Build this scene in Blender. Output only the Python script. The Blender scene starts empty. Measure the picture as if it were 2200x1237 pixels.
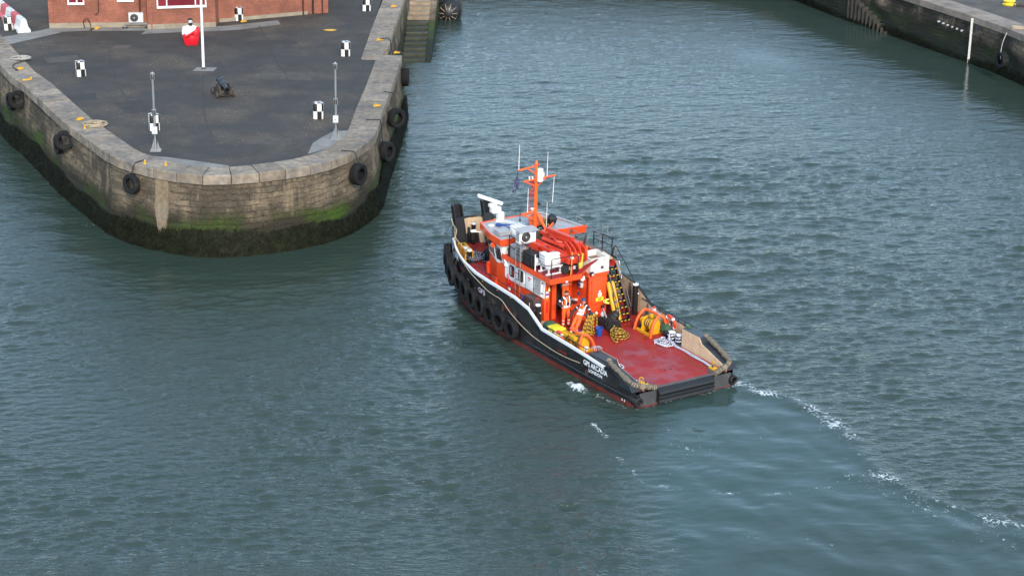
import bpy, bmesh, math, random
import numpy as np
from mathutils import Vector, Matrix, Euler
PI = math.pi; R = math.radians
scene = bpy.context.scene
col = scene.collection
random.seed(7)

# ------------------------------------------------------------------ camera
cam = bpy.data.cameras.new('camera'); cam.lens = 70.0; cam.sensor_width = 36.0
cam.clip_start = 1.0; cam.clip_end = 6000
cam_obj = bpy.data.objects.new('camera', cam); col.objects.link(cam_obj)
_p, _r = R(20.0), R(1.0)
fw = Vector((0, math.cos(_p), -math.sin(_p))); dn = Vector((0, -math.sin(_p), -math.cos(_p))); rt = Vector((1, 0, 0))
r2 = rt*math.cos(_r) - dn*math.sin(_r); d2 = rt*math.sin(_r) + dn*math.cos(_r)
cam_obj.matrix_world = Matrix(((r2.x, -d2.x, -fw.x, 0), (r2.y, -d2.y, -fw.y, 0), (r2.z, -d2.z, -fw.z, 32.0), (0, 0, 0, 1)))
scene.camera = cam_obj

# ------------------------------------------------------------------ sky, sun, exposure
SUN_EL, SUN_AZ = 32.0, 168.0
world = bpy.data.worlds.new('World'); scene.world = world; world.use_nodes = True
wn = world.node_tree.nodes; wl = world.node_tree.links
sky = wn.new('ShaderNodeTexSky'); sky.sky_type = 'NISHITA'; sky.sun_disc = False
sky.sun_elevation = R(SUN_EL); sky.sun_rotation = R(SUN_AZ)
sky.air_density = 1.05; sky.dust_density = 0.8; sky.ozone_density = 1.2; sky.altitude = 0
bg = wn['Background']; bg.inputs[1].default_value = 0.148
# broken cloud: pale grey patches over the clear sky
tc = wn.new('ShaderNodeTexCoord'); mp = wn.new('ShaderNodeMapping'); mp.inputs['Scale'].default_value = (1, 1, 2.6)
cn = wn.new('ShaderNodeTexNoise'); cn.inputs['Scale'].default_value = 2.2; cn.inputs['Detail'].default_value = 6; cn.inputs['Roughness'].default_value = .55
cr = wn.new('ShaderNodeMapRange'); cr.inputs[1].default_value = .40; cr.inputs[2].default_value = .68; cr.inputs[3].default_value = .15; cr.inputs[4].default_value = .48
mx = wn.new('ShaderNodeMixRGB'); mx.inputs[2].default_value = (4.7, 6.8, 8.9, 1)
wl.new(tc.outputs['Generated'], mp.inputs[0]); wl.new(mp.outputs[0], cn.inputs[0]); wl.new(cn.outputs[0], cr.inputs[0])
wl.new(cr.outputs[0], mx.inputs[0]); wl.new(sky.outputs[0], mx.inputs[1]); wl.new(mx.outputs[0], bg.inputs[0])
sun = bpy.data.lights.new('sun', 'SUN'); sun.energy = 2.1; sun.angle = R(14); sun.color = (1.0, .88, .74)
sun_obj = bpy.data.objects.new('sun', sun); col.objects.link(sun_obj)
sd = Vector((math.sin(R(SUN_AZ))*math.cos(R(SUN_EL)), math.cos(R(SUN_AZ))*math.cos(R(SUN_EL)), math.sin(R(SUN_EL))))
sun_obj.rotation_euler = sd.to_track_quat('Z', 'Y').to_euler()
sun_obj.location = (40, -40, 80)
vs = scene.view_settings; vs.view_transform = 'Standard'; vs.look = 'None'; vs.gamma = 1; vs.use_curve_mapping = False
vs.exposure = 0.86

# ------------------------------------------------------------------ materials
MATS = {}
def mat(name, c, rough=.5, metal=0, var=.12, vscale=3.0, bump=0., bscale=40., spec=.5, c2=None, c2amt=.5, c2scale=2., c2lo=.5, c2hi=.62, rvar=0., objrand=0., coat=0., streak=0.):
    m = bpy.data.materials.new(name); m.use_nodes = True; MATS[name] = m
    n = m.node_tree.nodes; l = m.node_tree.links; b = n['Principled BSDF']
    b.inputs['Roughness'].default_value = rough; b.inputs['Metallic'].default_value = metal
    b.inputs['Specular IOR Level'].default_value = spec; b.inputs['Coat Weight'].default_value = coat
    t = n.new('ShaderNodeTexCoord')
    rgb = n.new('ShaderNodeRGB'); rgb.outputs[0].default_value = (*c, 1); cur = rgb.outputs[0]
    if c2:
        nz = n.new('ShaderNodeTexNoise'); nz.inputs['Scale'].default_value = c2scale; nz.inputs['Detail'].default_value = 7; nz.inputs['Roughness'].default_value = .62
        l.new(t.outputs['Object'], nz.inputs[0])
        mr = n.new('ShaderNodeMapRange'); mr.inputs[1].default_value = c2lo; mr.inputs[2].default_value = c2hi; mr.inputs[4].default_value = c2amt
        l.new(nz.outputs[0], mr.inputs[0])
        mm = n.new('ShaderNodeMixRGB'); mm.inputs[2].default_value = (*c2, 1); l.new(mr.outputs[0], mm.inputs[0]); l.new(cur, mm.inputs[1]); cur = mm.outputs[0]
    nz = n.new('ShaderNodeTexNoise'); nz.inputs['Scale'].default_value = vscale; nz.inputs['Detail'].default_value = 6; l.new(t.outputs['Object'], nz.inputs[0])
    mr = n.new('ShaderNodeMapRange'); mr.inputs[1].default_value = .3; mr.inputs[2].default_value = .7; mr.inputs[3].default_value = 1-var; mr.inputs[4].default_value = 1+var
    l.new(nz.outputs[0], mr.inputs[0]); fac = mr.outputs[0]
    if objrand:
        oi = n.new('ShaderNodeObjectInfo'); m2 = n.new('ShaderNodeMapRange'); m2.inputs[3].default_value = 1-objrand; m2.inputs[4].default_value = 1+objrand
        l.new(oi.outputs['Random'], m2.inputs[0]); mu = n.new('ShaderNodeMath'); mu.operation = 'MULTIPLY'; l.new(fac, mu.inputs[0]); l.new(m2.outputs[0], mu.inputs[1]); fac = mu.outputs[0]
    if streak:   # dirt and rust that has run down the surface
        sm = n.new('ShaderNodeMapping'); sm.inputs['Scale'].default_value = (5, 5, .45); l.new(t.outputs['Object'], sm.inputs[0])
        sn = n.new('ShaderNodeTexNoise'); sn.inputs['Scale'].default_value = 1.6; sn.inputs['Detail'].default_value = 8; sn.inputs['Roughness'].default_value = .7; l.new(sm.outputs[0], sn.inputs[0])
        sr = n.new('ShaderNodeMapRange'); sr.inputs[1].default_value = .50; sr.inputs[2].default_value = .72; sr.inputs[4].default_value = streak; l.new(sn.outputs[0], sr.inputs[0])
        sx = n.new('ShaderNodeMixRGB'); sx.inputs[2].default_value = (.10, .05, .03, 1); l.new(sr.outputs[0], sx.inputs[0]); l.new(cur, sx.inputs[1]); cur = sx.outputs[0]
    vm = n.new('ShaderNodeVectorMath'); vm.operation = 'SCALE'; l.new(cur, vm.inputs[0]); l.new(fac, vm.inputs['Scale'])
    l.new(vm.outputs[0], b.inputs['Base Color'])
    if rvar:
        mr = n.new('ShaderNodeMapRange'); mr.inputs[1].default_value = .35; mr.inputs[2].default_value = .65; mr.inputs[3].default_value = max(.03, rough-rvar); mr.inputs[4].default_value = min(1, rough+rvar)
        l.new(nz.outputs[0], mr.inputs[0]); l.new(mr.outputs[0], b.inputs['Roughness'])
    if bump:
        nb = n.new('ShaderNodeTexNoise'); nb.inputs['Scale'].default_value = bscale; nb.inputs['Detail'].default_value = 5; l.new(t.outputs['Object'], nb.inputs[0])
        bp = n.new('ShaderNodeBump'); bp.inputs['Strength'].default_value = bump; bp.inputs['Distance'].default_value = .02
        l.new(nb.outputs[0], bp.inputs['Height']); l.new(bp.outputs[0], b.inputs['Normal'])
    return m

def nt(m): return m.node_tree.nodes, m.node_tree.links
ORANGE = mat('orange_paint', (.80, .085, .018), .38, var=.08, vscale=1.5, c2=(.45, .05, .015), c2amt=.5, c2scale=1.6, c2lo=.52, c2hi=.75, rvar=.1, streak=.35)
ORANGE2 = mat('orange_tube_paint', (.85, .12, .02), .4, var=.08, c2=(.35, .06, .02), c2scale=8, c2lo=.6, c2hi=.72)
CRANE = mat('crane_red_paint', (.56, .042, .015), .4, var=.12, vscale=4, c2=(.2, .03, .015), c2scale=5, c2lo=.58, c2hi=.72)
REDP = mat('red_paint', (.5, .02, .02), .4)
HULLB = mat('hull_black_paint', (.011, .012, .014), .42, var=.3, vscale=2, c2=(.05, .045, .042), c2amt=.55, c2scale=2.2, c2lo=.55, c2hi=.75, rvar=.15, bump=.12, bscale=2.0, streak=.3)
BOOT = mat('boot_topping_red', (.17, .028, .022), .55, var=.25, vscale=2.5, c2=(.05, .04, .035), c2scale=3, c2lo=.5, c2hi=.7, bump=.2, bscale=15)
BLACK = mat('black_paint', (.012, .012, .013), .4, var=.2)
BLACKM = mat('matt_black', (.018, .018, .019), .75, var=.25, bump=.3, bscale=12)
NAVYTOP = mat('worn_black_steel', (.02, .024, .03), .38, var=.3, c2=(.07, .05, .04), c2scale=5, c2lo=.62, c2hi=.72)
WHITE = mat('white_paint', (.78, .79, .8), .4, var=.05, c2=(.45, .40, .33), c2amt=.5, c2scale=3, c2lo=.6, c2hi=.75, streak=.4)
WHITEP = mat('white_plastic', (.8, .8, .79), .35, var=.05)
DIRTYW = mat('dirty_white', (.66, .65, .61), .55, var=.12, vscale=5, c2=(.35, .27, .18), c2scale=4, c2lo=.58, c2hi=.7)
TAN = mat('tan_paint', (.64, .48, .31), .5, var=.09, vscale=3, c2=(.25, .14, .07), c2scale=3.5, c2lo=.62, c2hi=.75, streak=.35)
GREYROOF = mat('grey_roof_paint', (.36, .37, .38), .6, var=.12, vscale=3, c2=(.22, .20, .18), c2scale=2.5, c2lo=.52, c2hi=.7)
GREY = mat('grey_paint', (.3, .31, .32), .5)
LGREY = mat('light_grey_plastic', (.55, .56, .56), .5, var=.06)
DGREY = mat('dark_grey_steel', (.06, .062, .066), .5, var=.2, c2=(.12, .06, .03), c2scale=6, c2lo=.62, c2hi=.72)
GALV = mat('galvanised_steel', (.30, .315, .33), .42, .6, var=.12)
WOOD = mat('weathered_planks', (.16, .13, .11), .8, var=.2, vscale=6, objrand=.15, bump=.3, bscale=20)
BROWNC = mat('brown_cabinet', (.075, .05, .045), .5)
YELLOW = mat('yellow_paint', (.66, .36, .015), .45, var=.1, c2=(.35, .16, .03), c2scale=6, c2lo=.6, c2hi=.72)
YELP = mat('yellow_plastic', (.72, .68, .04), .45, var=.06)
YELPALE = mat('pale_yellow_plastic', (.75, .66, .12), .5)
BLUEP = mat('blue_plastic', (.01, .07, .34), .4)
GREENC = mat('green_canvas', (.035, .10, .055), .8, bump=.5, bscale=15)
TARP = mat('black_tarp', (.012, .014, .016), .55, bump=.7, bscale=9)
RUBBER = mat('tyre_rubber', (.009, .0095, .011), .8, spec=.3, var=.3, vscale=6, c2=(.030, .029, .027), c2scale=3, c2lo=.55, c2hi=.75, bump=.25, bscale=25, objrand=.25)
CHAIN = mat('rusty_chain', (.09, .065, .05), .7, .3, var=.3, vscale=20)
GLASS = mat('window_glass', (.02, .026, .03), .06, spec=.8, var=.05)
GLASSC = mat('curtained_glass', (.16, .03, .03), .1, spec=.7)
REFL = mat('reflective_tape', (.82, .83, .8), .4, var=.03)
HIVIS = mat('hi_vis_orange', (.92, .13, .02), .7, var=.1, vscale=9, bump=.4, bscale=14)
NAVY = mat('navy_cloth', (.016, .02, .032), .8, var=.2)
SKIN = mat('skin', (.5, .26, .18), .5, var=.06)
HAIR = mat('dark_hair', (.04, .028, .02), .7)
CAPB = mat('blue_cap', (.02, .045, .13), .6)
BRASS = mat('brass', (.55, .36, .12), .35, .9)
RED = mat('bright_red_paint', (.62, .012, .022), .32, var=.08)
BUOY = mat('orange_red_ring', (.75, .06, .03), .5)
FLAGM = mat('flag_cloth', (.05, .055, .13), .8, c2=(.4, .38, .42), c2scale=9, c2lo=.55, c2hi=.62)
WOODOLD = mat('old_carriage_wood', (.055, .043, .034), .85, var=.3, vscale=9, bump=.5, bscale=20, c2=(.03, .03, .03), c2scale=4)
IRON = mat('black_iron', (.022, .024, .027), .42, .3, var=.25)
CONC = mat('concrete', (.30, .285, .26), .85, var=.14, vscale=1.4, bump=.35, bscale=25, c2=(.18, .165, .145), c2scale=.8, c2lo=.48, c2hi=.68)
COPING = mat('coping_stone', (.245, .20, .15), .88, var=.3, vscale=3.2, bump=.8, bscale=12, c2=(.13, .12, .11), c2amt=.85, c2scale=.9, c2lo=.44, c2hi=.66, objrand=.22)
COPINGR = mat('coping_stone_brown', (.22, .18, .145), .85, var=.25, vscale=1.2, bump=.5, bscale=14, c2=(.1, .085, .075), c2scale=.7, c2lo=.48, c2hi=.66, objrand=.2)
STEPST = mat('worn_step_stone', (.27, .21, .145), .9, var=.25, vscale=2, bump=.6, bscale=18, objrand=.15)

def two_tone_uv(name, c1, c2, freq, twist, rough=.85, duty=.5, bump=.6):
    """braided rope: stripes that wind round the strand (uses the tube's own UV map)"""
    m = bpy.data.materials.new(name); m.use_nodes = True; n, l = nt(m); b = n['Principled BSDF']; b.inputs['Roughness'].default_value = rough
    uv = n.new('ShaderNodeUVMap'); sp = n.new('ShaderNodeSeparateXYZ'); l.new(uv.outputs[0], sp.inputs[0])
    a = n.new('ShaderNodeMath'); a.operation = 'MULTIPLY'; a.inputs[1].default_value = freq; l.new(sp.outputs[0], a.inputs[0])
    c = n.new('ShaderNodeMath'); c.operation = 'MULTIPLY_ADD'; c.inputs[1].default_value = twist; l.new(sp.outputs[1], c.inputs[0]); l.new(a.outputs[0], c.inputs[2])
    f = n.new('ShaderNodeMath'); f.operation = 'FRACT'; l.new(c.outputs[0], f.inputs[0])
    g = n.new('ShaderNodeMath'); g.operation = 'GREATER_THAN'; g.inputs[1].default_value = duty; l.new(f.outputs[0], g.inputs[0])
    mm = n.new('ShaderNodeMixRGB'); mm.inputs[1].default_value = (*c1, 1); mm.inputs[2].default_value = (*c2, 1); l.new(g.outputs[0], mm.inputs[0])
    nz = n.new('ShaderNodeTexNoise'); nz.inputs['Scale'].default_value = 14; t = n.new('ShaderNodeTexCoord'); l.new(t.outputs['Object'], nz.inputs[0])
    mr = n.new('ShaderNodeMapRange'); mr.inputs[1].default_value = .3; mr.inputs[2].default_value = .7; mr.inputs[3].default_value = .7; mr.inputs[4].default_value = 1.15; l.new(nz.outputs[0], mr.inputs[0])
    vm = n.new('ShaderNodeVectorMath'); vm.operation = 'SCALE'; l.new(mm.outputs[0], vm.inputs[0]); l.new(mr.outputs[0], vm.inputs['Scale']); l.new(vm.outputs[0], b.inputs['Base Color'])
    s = n.new('ShaderNodeMath'); s.operation = 'PINGPONG'; s.inputs[1].default_value = .5; l.new(c.outputs[0], s.inputs[0])
    bp = n.new('ShaderNodeBump'); bp.inputs['Strength'].default_value = bump; bp.inputs['Distance'].default_value = .02; l.new(s.outputs[0], bp.inputs['Height']); l.new(bp.outputs[0], b.inputs['Normal'])
    return m
ROPEYB = two_tone_uv('yellow_black_rope', (.48, .28, .025), (.06, .04, .018), 6, 1, duty=.62)
ROPEWB = two_tone_uv('white_blue_rope', (.62, .64, .68), (.10, .14, .30), 9, 1, duty=.72)
ROPEGB = two_tone_uv('grey_blue_rope', (.35, .36, .40), (.04, .05, .09), 9, 1, duty=.5)
ROPEBG = two_tone_uv('beige_rope', (.48, .40, .28), (.30, .24, .16), 12, 1)
ROPEG = two_tone_uv('pale_rope', (.5, .49, .44), (.32, .30, .26), 12, 1)
ROPEOLD = two_tone_uv('old_fender_rope', (.24, .20, .145), (.06, .05, .04), 13, 1, rough=.95, duty=.62, bump=1.0)
HAZST = two_tone_uv('hazard_stripes', (.75, .55, .03), (.015, .015, .015), 5, 0, rough=.6, bump=0)

# ------------------------------------------------------------------ mesh helpers
class MB:
    def __init__(s): s.v = []; s.f = []; s.uv = {}
    def add(s, vs, fs, uvs=None):
        o = len(s.v); s.v += [tuple(v) for v in vs]
        for i, f in enumerate(fs):
            if uvs: s.uv[len(s.f)] = uvs[i]
            s.f.append(tuple(o+k for k in f))
        return s
    def box(s, c, d, rz=0, rx=0, ry=0, b=0.):
        """box centred on c, edge lengths d, optional chamfer b"""
        M = Matrix.Translation(c) @ Euler((rx, ry, rz)).to_matrix().to_4x4()
        hx, hy, hz = d[0]/2, d[1]/2, d[2]/2
        if b <= 0:
            vs = [M @ Vector((x*hx, y*hy, z*hz)) for z in (-1, 1) for y in (-1, 1) for x in (-1, 1)]
            return s.add(vs, [(0, 2, 3, 1), (4, 5, 7, 6), (0, 1, 5, 4), (2, 6, 7, 3), (0, 4, 6, 2), (1, 3, 7, 5)])
        bm = bmesh.new(); bmesh.ops.create_cube(bm, size=1)
        for v in bm.verts: v.co = Vector((v.co.x*d[0], v.co.y*d[1], v.co.z*d[2]))
        bmesh.ops.bevel(bm, geom=bm.edges[:], offset=min(b, min(d)*.45), segments=2, affect='EDGES', profile=.6)
        bm.verts.index_update()
        s.add([M @ v.co for v in bm.verts], [[v.index for v in f.verts] for f in bm.faces]); bm.free(); return s
    def bar(s, a, b_, w, h=None, up=(0, 0, 1)):
        a = Vector(a); b_ = Vector(b_); h = h or w; d = (b_-a); L = d.length; d.normalize(); u = Vector(up)
        if abs(d.dot(u)) > .98: u = Vector((1, 0, 0))
        x = d.cross(u).normalized(); u = x.cross(d)
        vs = [p + x*sx*w/2 + u*sz*h/2 for p in (a, b_) for sx, sz in ((-1, -1), (1, -1), (1, 1), (-1, 1))]
        return s.add(vs, [(0, 1, 2, 3), (7, 6, 5, 4), (0, 4, 5, 1), (1, 5, 6, 2), (2, 6, 7, 3), (3, 7, 4, 0)])
    def tube(s, pts, r, n=8, closed=False, cap=True, flat=1.0):
        P = [Vector(p) for p in pts]; m = len(P)
        if m < 2: return s
        rs = r if isinstance(r, (list, tuple)) else [r]*m
        T = []
        for i in range(m):
            a = P[i-1] if (i > 0 or closed) else P[0]; b_ = P[(i+1) % m] if (i < m-1 or closed) else P[-1]
            t = (b_-a); T.append(t.normalized() if t.length > 1e-9 else Vector((0, 0, 1)))
        u = Vector((0, 0, 1)) if abs(T[0].z) < .9 else Vector((1, 0, 0))
        u = (u - T[0]*u.dot(T[0])).normalized()
        vs = []; L = [0]
        for i in range(m):
            if i:
                u = (u - T[i]*u.dot(T[i]));
                u = u.normalized() if u.length > 1e-6 else T[i].orthogonal().normalized()
                L.append(L[-1] + (P[i]-P[i-1]).length)
            w = T[i].cross(u)
            for k in range(n):
                a = 2*PI*k/n; vs.append(P[i] + (u*math.cos(a)*flat + w*math.sin(a))*rs[i])
        fs = []; uvs = []
        for i in range(m if closed else m-1):
            j = (i+1) % m; l1 = L[i+1] if i+1 < m else L[-1]+(P[0]-P[-1]).length
            for k in range(n):
                q = (k+1) % n; fs.append((i*n+k, i*n+q, j*n+q, j*n+k))
                uvs.append(((L[i], k/n), (L[i], (k+1)/n), (l1, (k+1)/n), (l1, k/n)))
        if cap and not closed:
            fs.append(tuple(range(n-1, -1, -1))); uvs.append(tuple((0, 0) for _ in range(n)))
            fs.append(tuple((m-1)*n+k for k in range(n))); uvs.append(tuple((L[-1], 0) for _ in range(n)))
        return s.add(vs, fs, uvs)
    def cyl(s, a, b_, r, n=16, r2=None): return s.tube([a, b_], [r, r if r2 is None else r2], n)
    def lathe(s, prof, c=(0, 0, 0), axis='Z', n=24, M=None, closed=False):
        """prof: (radius, height) pairs"""
        Q = {'Z': Matrix.Identity(4), 'X': Matrix.Rotation(PI/2, 4, 'Y'), 'Y': Matrix.Rotation(-PI/2, 4, 'X')}[axis]
        T = Matrix.Translation(c) @ (M or Matrix.Identity(4)) @ Q
        vs = [T @ Vector((r*math.cos(2*PI*k/n), r*math.sin(2*PI*k/n), h)) for r, h in prof for k in range(n)]
        fs = []; m = len(prof)
        for i in range(m if closed else m-1):
            j = (i+1) % m
            for k in range(n): q = (k+1) % n; fs.append((i*n+k, i*n+q, j*n+q, j*n+k))
        if not closed:
            if prof[0][0] > 1e-4: fs.append(tuple(range(n-1, -1, -1)))
            if prof[-1][0] > 1e-4: fs.append(tuple((m-1)*n+k for k in range(n)))
        return s.add(vs, fs)
    def prism(s, poly, lo, hi, plane='xy'):
        """extrude polygon; plane xy -> along z, xz -> along y, yz -> along x"""
        f = {'xy': lambda a, b_, h: (a, b_, h), 'xz': lambda a, b_, h: (a, h, b_), 'yz': lambda a, b_, h: (h, a, b_)}[plane]
        n = len(poly); vs = [f(a, b_, lo) for a, b_ in poly] + [f(a, b_, hi) for a, b_ in poly]
        return s.add(vs, [tuple(range(n-1, -1, -1)), tuple(range(n, 2*n))] + [(i, (i+1) % n, n+(i+1) % n, n+i) for i in range(n)])
    def loft(s, rings, cap=True):
        n = len(rings[0]); vs = [p for r in rings for p in r]; fs = []
        for i in range(len(rings)-1):
            for k in range(n): q = (k+1) % n; fs.append((i*n+k, i*n+q, (i+1)*n+q, (i+1)*n+k))
        if cap: fs += [tuple(range(n-1, -1, -1)), tuple((len(rings)-1)*n+k for k in range(n))]
        return s.add(vs, fs)
    def ball(s, c, r, n=16, m=10, M=None):
        rr = r if isinstance(r, (tuple, list)) else (r, r, r)
        T = Matrix.Translation(c) @ (M or Matrix.Identity(4)) @ Matrix.Diagonal((*rr, 1))
        return s.lathe([(max(1e-5, math.sin(PI*i/m)), -math.cos(PI*i/m)) for i in range(m+1)], (0, 0, 0), n=n, M=T)
    def jitter(s, a, seed=1):
        g = random.Random(seed); s.v = [(x+g.uniform(-a, a), y+g.uniform(-a, a), z+g.uniform(-a, a)) for x, y, z in s.v]; return s
    def mesh(s, name, m, smooth=True, ang=38):
        me = bpy.data.meshes.new(name); me.from_pydata(s.v, [], s.f)
        if s.uv:
            ul = me.uv_layers.new(name='UVMap'); buf = np.zeros(len(me.loops)*2, np.float32)
            for i, p in enumerate(me.polygons):
                if i in s.uv:
                    for k, uvc in enumerate(s.uv[i]): buf[(p.loop_start+k)*2:(p.loop_start+k)*2+2] = uvc
            ul.data.foreach_set('uv', buf)
        bm = bmesh.new(); bm.from_mesh(me); bmesh.ops.recalc_face_normals(bm, faces=bm.faces[:]); bm.to_mesh(me); bm.free()
        if smooth:
            me.polygons.foreach_set('use_smooth', [True]*len(me.polygons)); me.set_sharp_from_angle(angle=R(ang))
        if isinstance(m, (list, tuple)):
            for q in m: me.materials.append(q)
        else: me.materials.append(m)
        return me
    def build(s, name, m, parent=None, smooth=True, ang=38, loc=None, rot=None):
        o = bpy.data.objects.new(name, s.mesh(name, m, smooth, ang)); col.objects.link(o)
        if parent: o.parent = parent
        if loc is not None: o.location = loc
        if rot is not None: o.rotation_euler = rot
        return o
def tag(o, label, cat, group=None):
    o['label'] = label; o['category'] = cat
    if group: o['group'] = group
    return o
def thing(name, label, cat, loc=(0, 0, 0), rz=0, group=None):
    o = bpy.data.objects.new(name, None); o.empty_display_size = .2; col.objects.link(o); o.location = loc; o.rotation_euler = (0, 0, rz)
    return tag(o, label, cat, group)
def struct(o): o['kind'] = 'structure'; return o
def copy_tree(o, parent=None):
    c = o.copy(); col.objects.link(c); c.parent = parent
    for ch in list(o.children): copy_tree(ch, c)
    return c
def inst(src, name, parent, loc=None, rot=None):
    o = bpy.data.objects.new(name, src.data if hasattr(src, 'data') else src); col.objects.link(o); o.parent = parent
    if loc is not None: o.location = loc
    if rot is not None: o.rotation_euler = rot
    return o
def lerp(a, b, t): return a+(b-a)*t
def smooth_path(pts, n=6, closed=False):
    P = [Vector(p) for p in pts]; m = len(P); out = []
    for i in range(m if closed else m-1):
        p0 = P[i-1] if (i > 0 or closed) else P[0]; p1 = P[i]; p2 = P[(i+1) % m]; p3 = P[(i+2) % m] if (i+2 < m or closed) else P[-1]
        for k in range(n):
            t = k/n; out.append(.5*((2*p1) + (p2-p0)*t + (2*p0-5*p1+4*p2-p3)*t*t + (3*p1-p0-3*p2+p3)*t**3))
    if not closed: out.append(P[-1])
    return out
def text_mesh(txt, width, height):
    """letter outlines scaled to width x height, origin lower left"""
    cu = bpy.data.curves.new('lettering', 'FONT'); cu.body = txt; cu.size = 1; cu.resolution_u = 3; cu.offset = .03
    to = bpy.data.objects.new('lettering', cu); col.objects.link(to); bpy.context.view_layer.update()
    me = bpy.data.meshes.new_from_object(to.evaluated_get(bpy.context.evaluated_depsgraph_get()))
    vs = np.array([v.co[:] for v in me.vertices]); fs = [tuple(p.vertices) for p in me.polygons]
    bpy.data.objects.remove(to); bpy.data.curves.remove(cu); bpy.data.meshes.remove(me)
    vs[:, 0] = (vs[:, 0]-vs[:, 0].min())/(np.ptp(vs[:, 0]))*width; vs[:, 1] = (vs[:, 1]-vs[:, 1].min())/(np.ptp(vs[:, 1]))*height
    return vs, fs
# ------------------------------------------------------------------ boat frame (x forward, y port, z up; origin: stern, waterline)
BO = Vector((7.1513, 75.269, 0)); BH = R(122.0788)
BM = Matrix.Translation(BO) @ Matrix.Rotation(BH, 4, 'Z')
def onb(x, y, z): return BM @ Vector((x, y, z))

# ------------------------------------------------------------------ quay plan
QZ = 4.0
OUT = [(-49.4, 155.), (-40.0, 135.), (-30.19, 113.82), (-28.78, 110.78), (-27.62, 108.92), (-23.56, 100.97), (-19.93, 94.88), (-18.78, 93.77), (-17.6, 92.88), (-16.1, 92.13), (-14.85, 91.86), (-13.59, 92.03), (-12.3, 92.45), (-11.04, 93.12), (-9.85, 93.95), (-8.89, 95.03), (-8.25, 96.2), (-7.77, 97.54), (-7.42, 98.8), (-7.26, 100.11), (-7.2, 105.01), (-7.05, 109.52), (-6.92, 116.96), (-6.92, 118.66)]
def polyline(pts, step):
    P = [Vector((*p, 0)) for p in pts]; out = [P[0].copy()]; acc = 0
    for a, b in zip(P[:-1], P[1:]):
        d = (b-a).length; pos = step-acc
        while pos <= d: out.append(a.lerp(b, pos/d)); pos += step
        acc = (acc+d) % step
    return out
def normals(P):
    """unit vectors pointing away from the quay (to the right of travel is inland here, so use the left)"""
    N = []
    for i in range(len(P)):
        t = (P[min(i+1, len(P)-1)]-P[max(i-1, 0)]).normalized(); N.append(Vector((t.y, -t.x, 0)) * -1)
    return N
RQ = [(-14., 163.5), (4., 163.), (14., 162.), (18.6, 160.2), (21.4, 156.5), (24.4, 149.5), (26.8, 144.6), (29.5, 139.2), (31.35, 135.4), (32.55, 132.6), (34.2, 127.8), (37.0, 116.5), (45., 92.)]
RZ = 3.2

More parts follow.
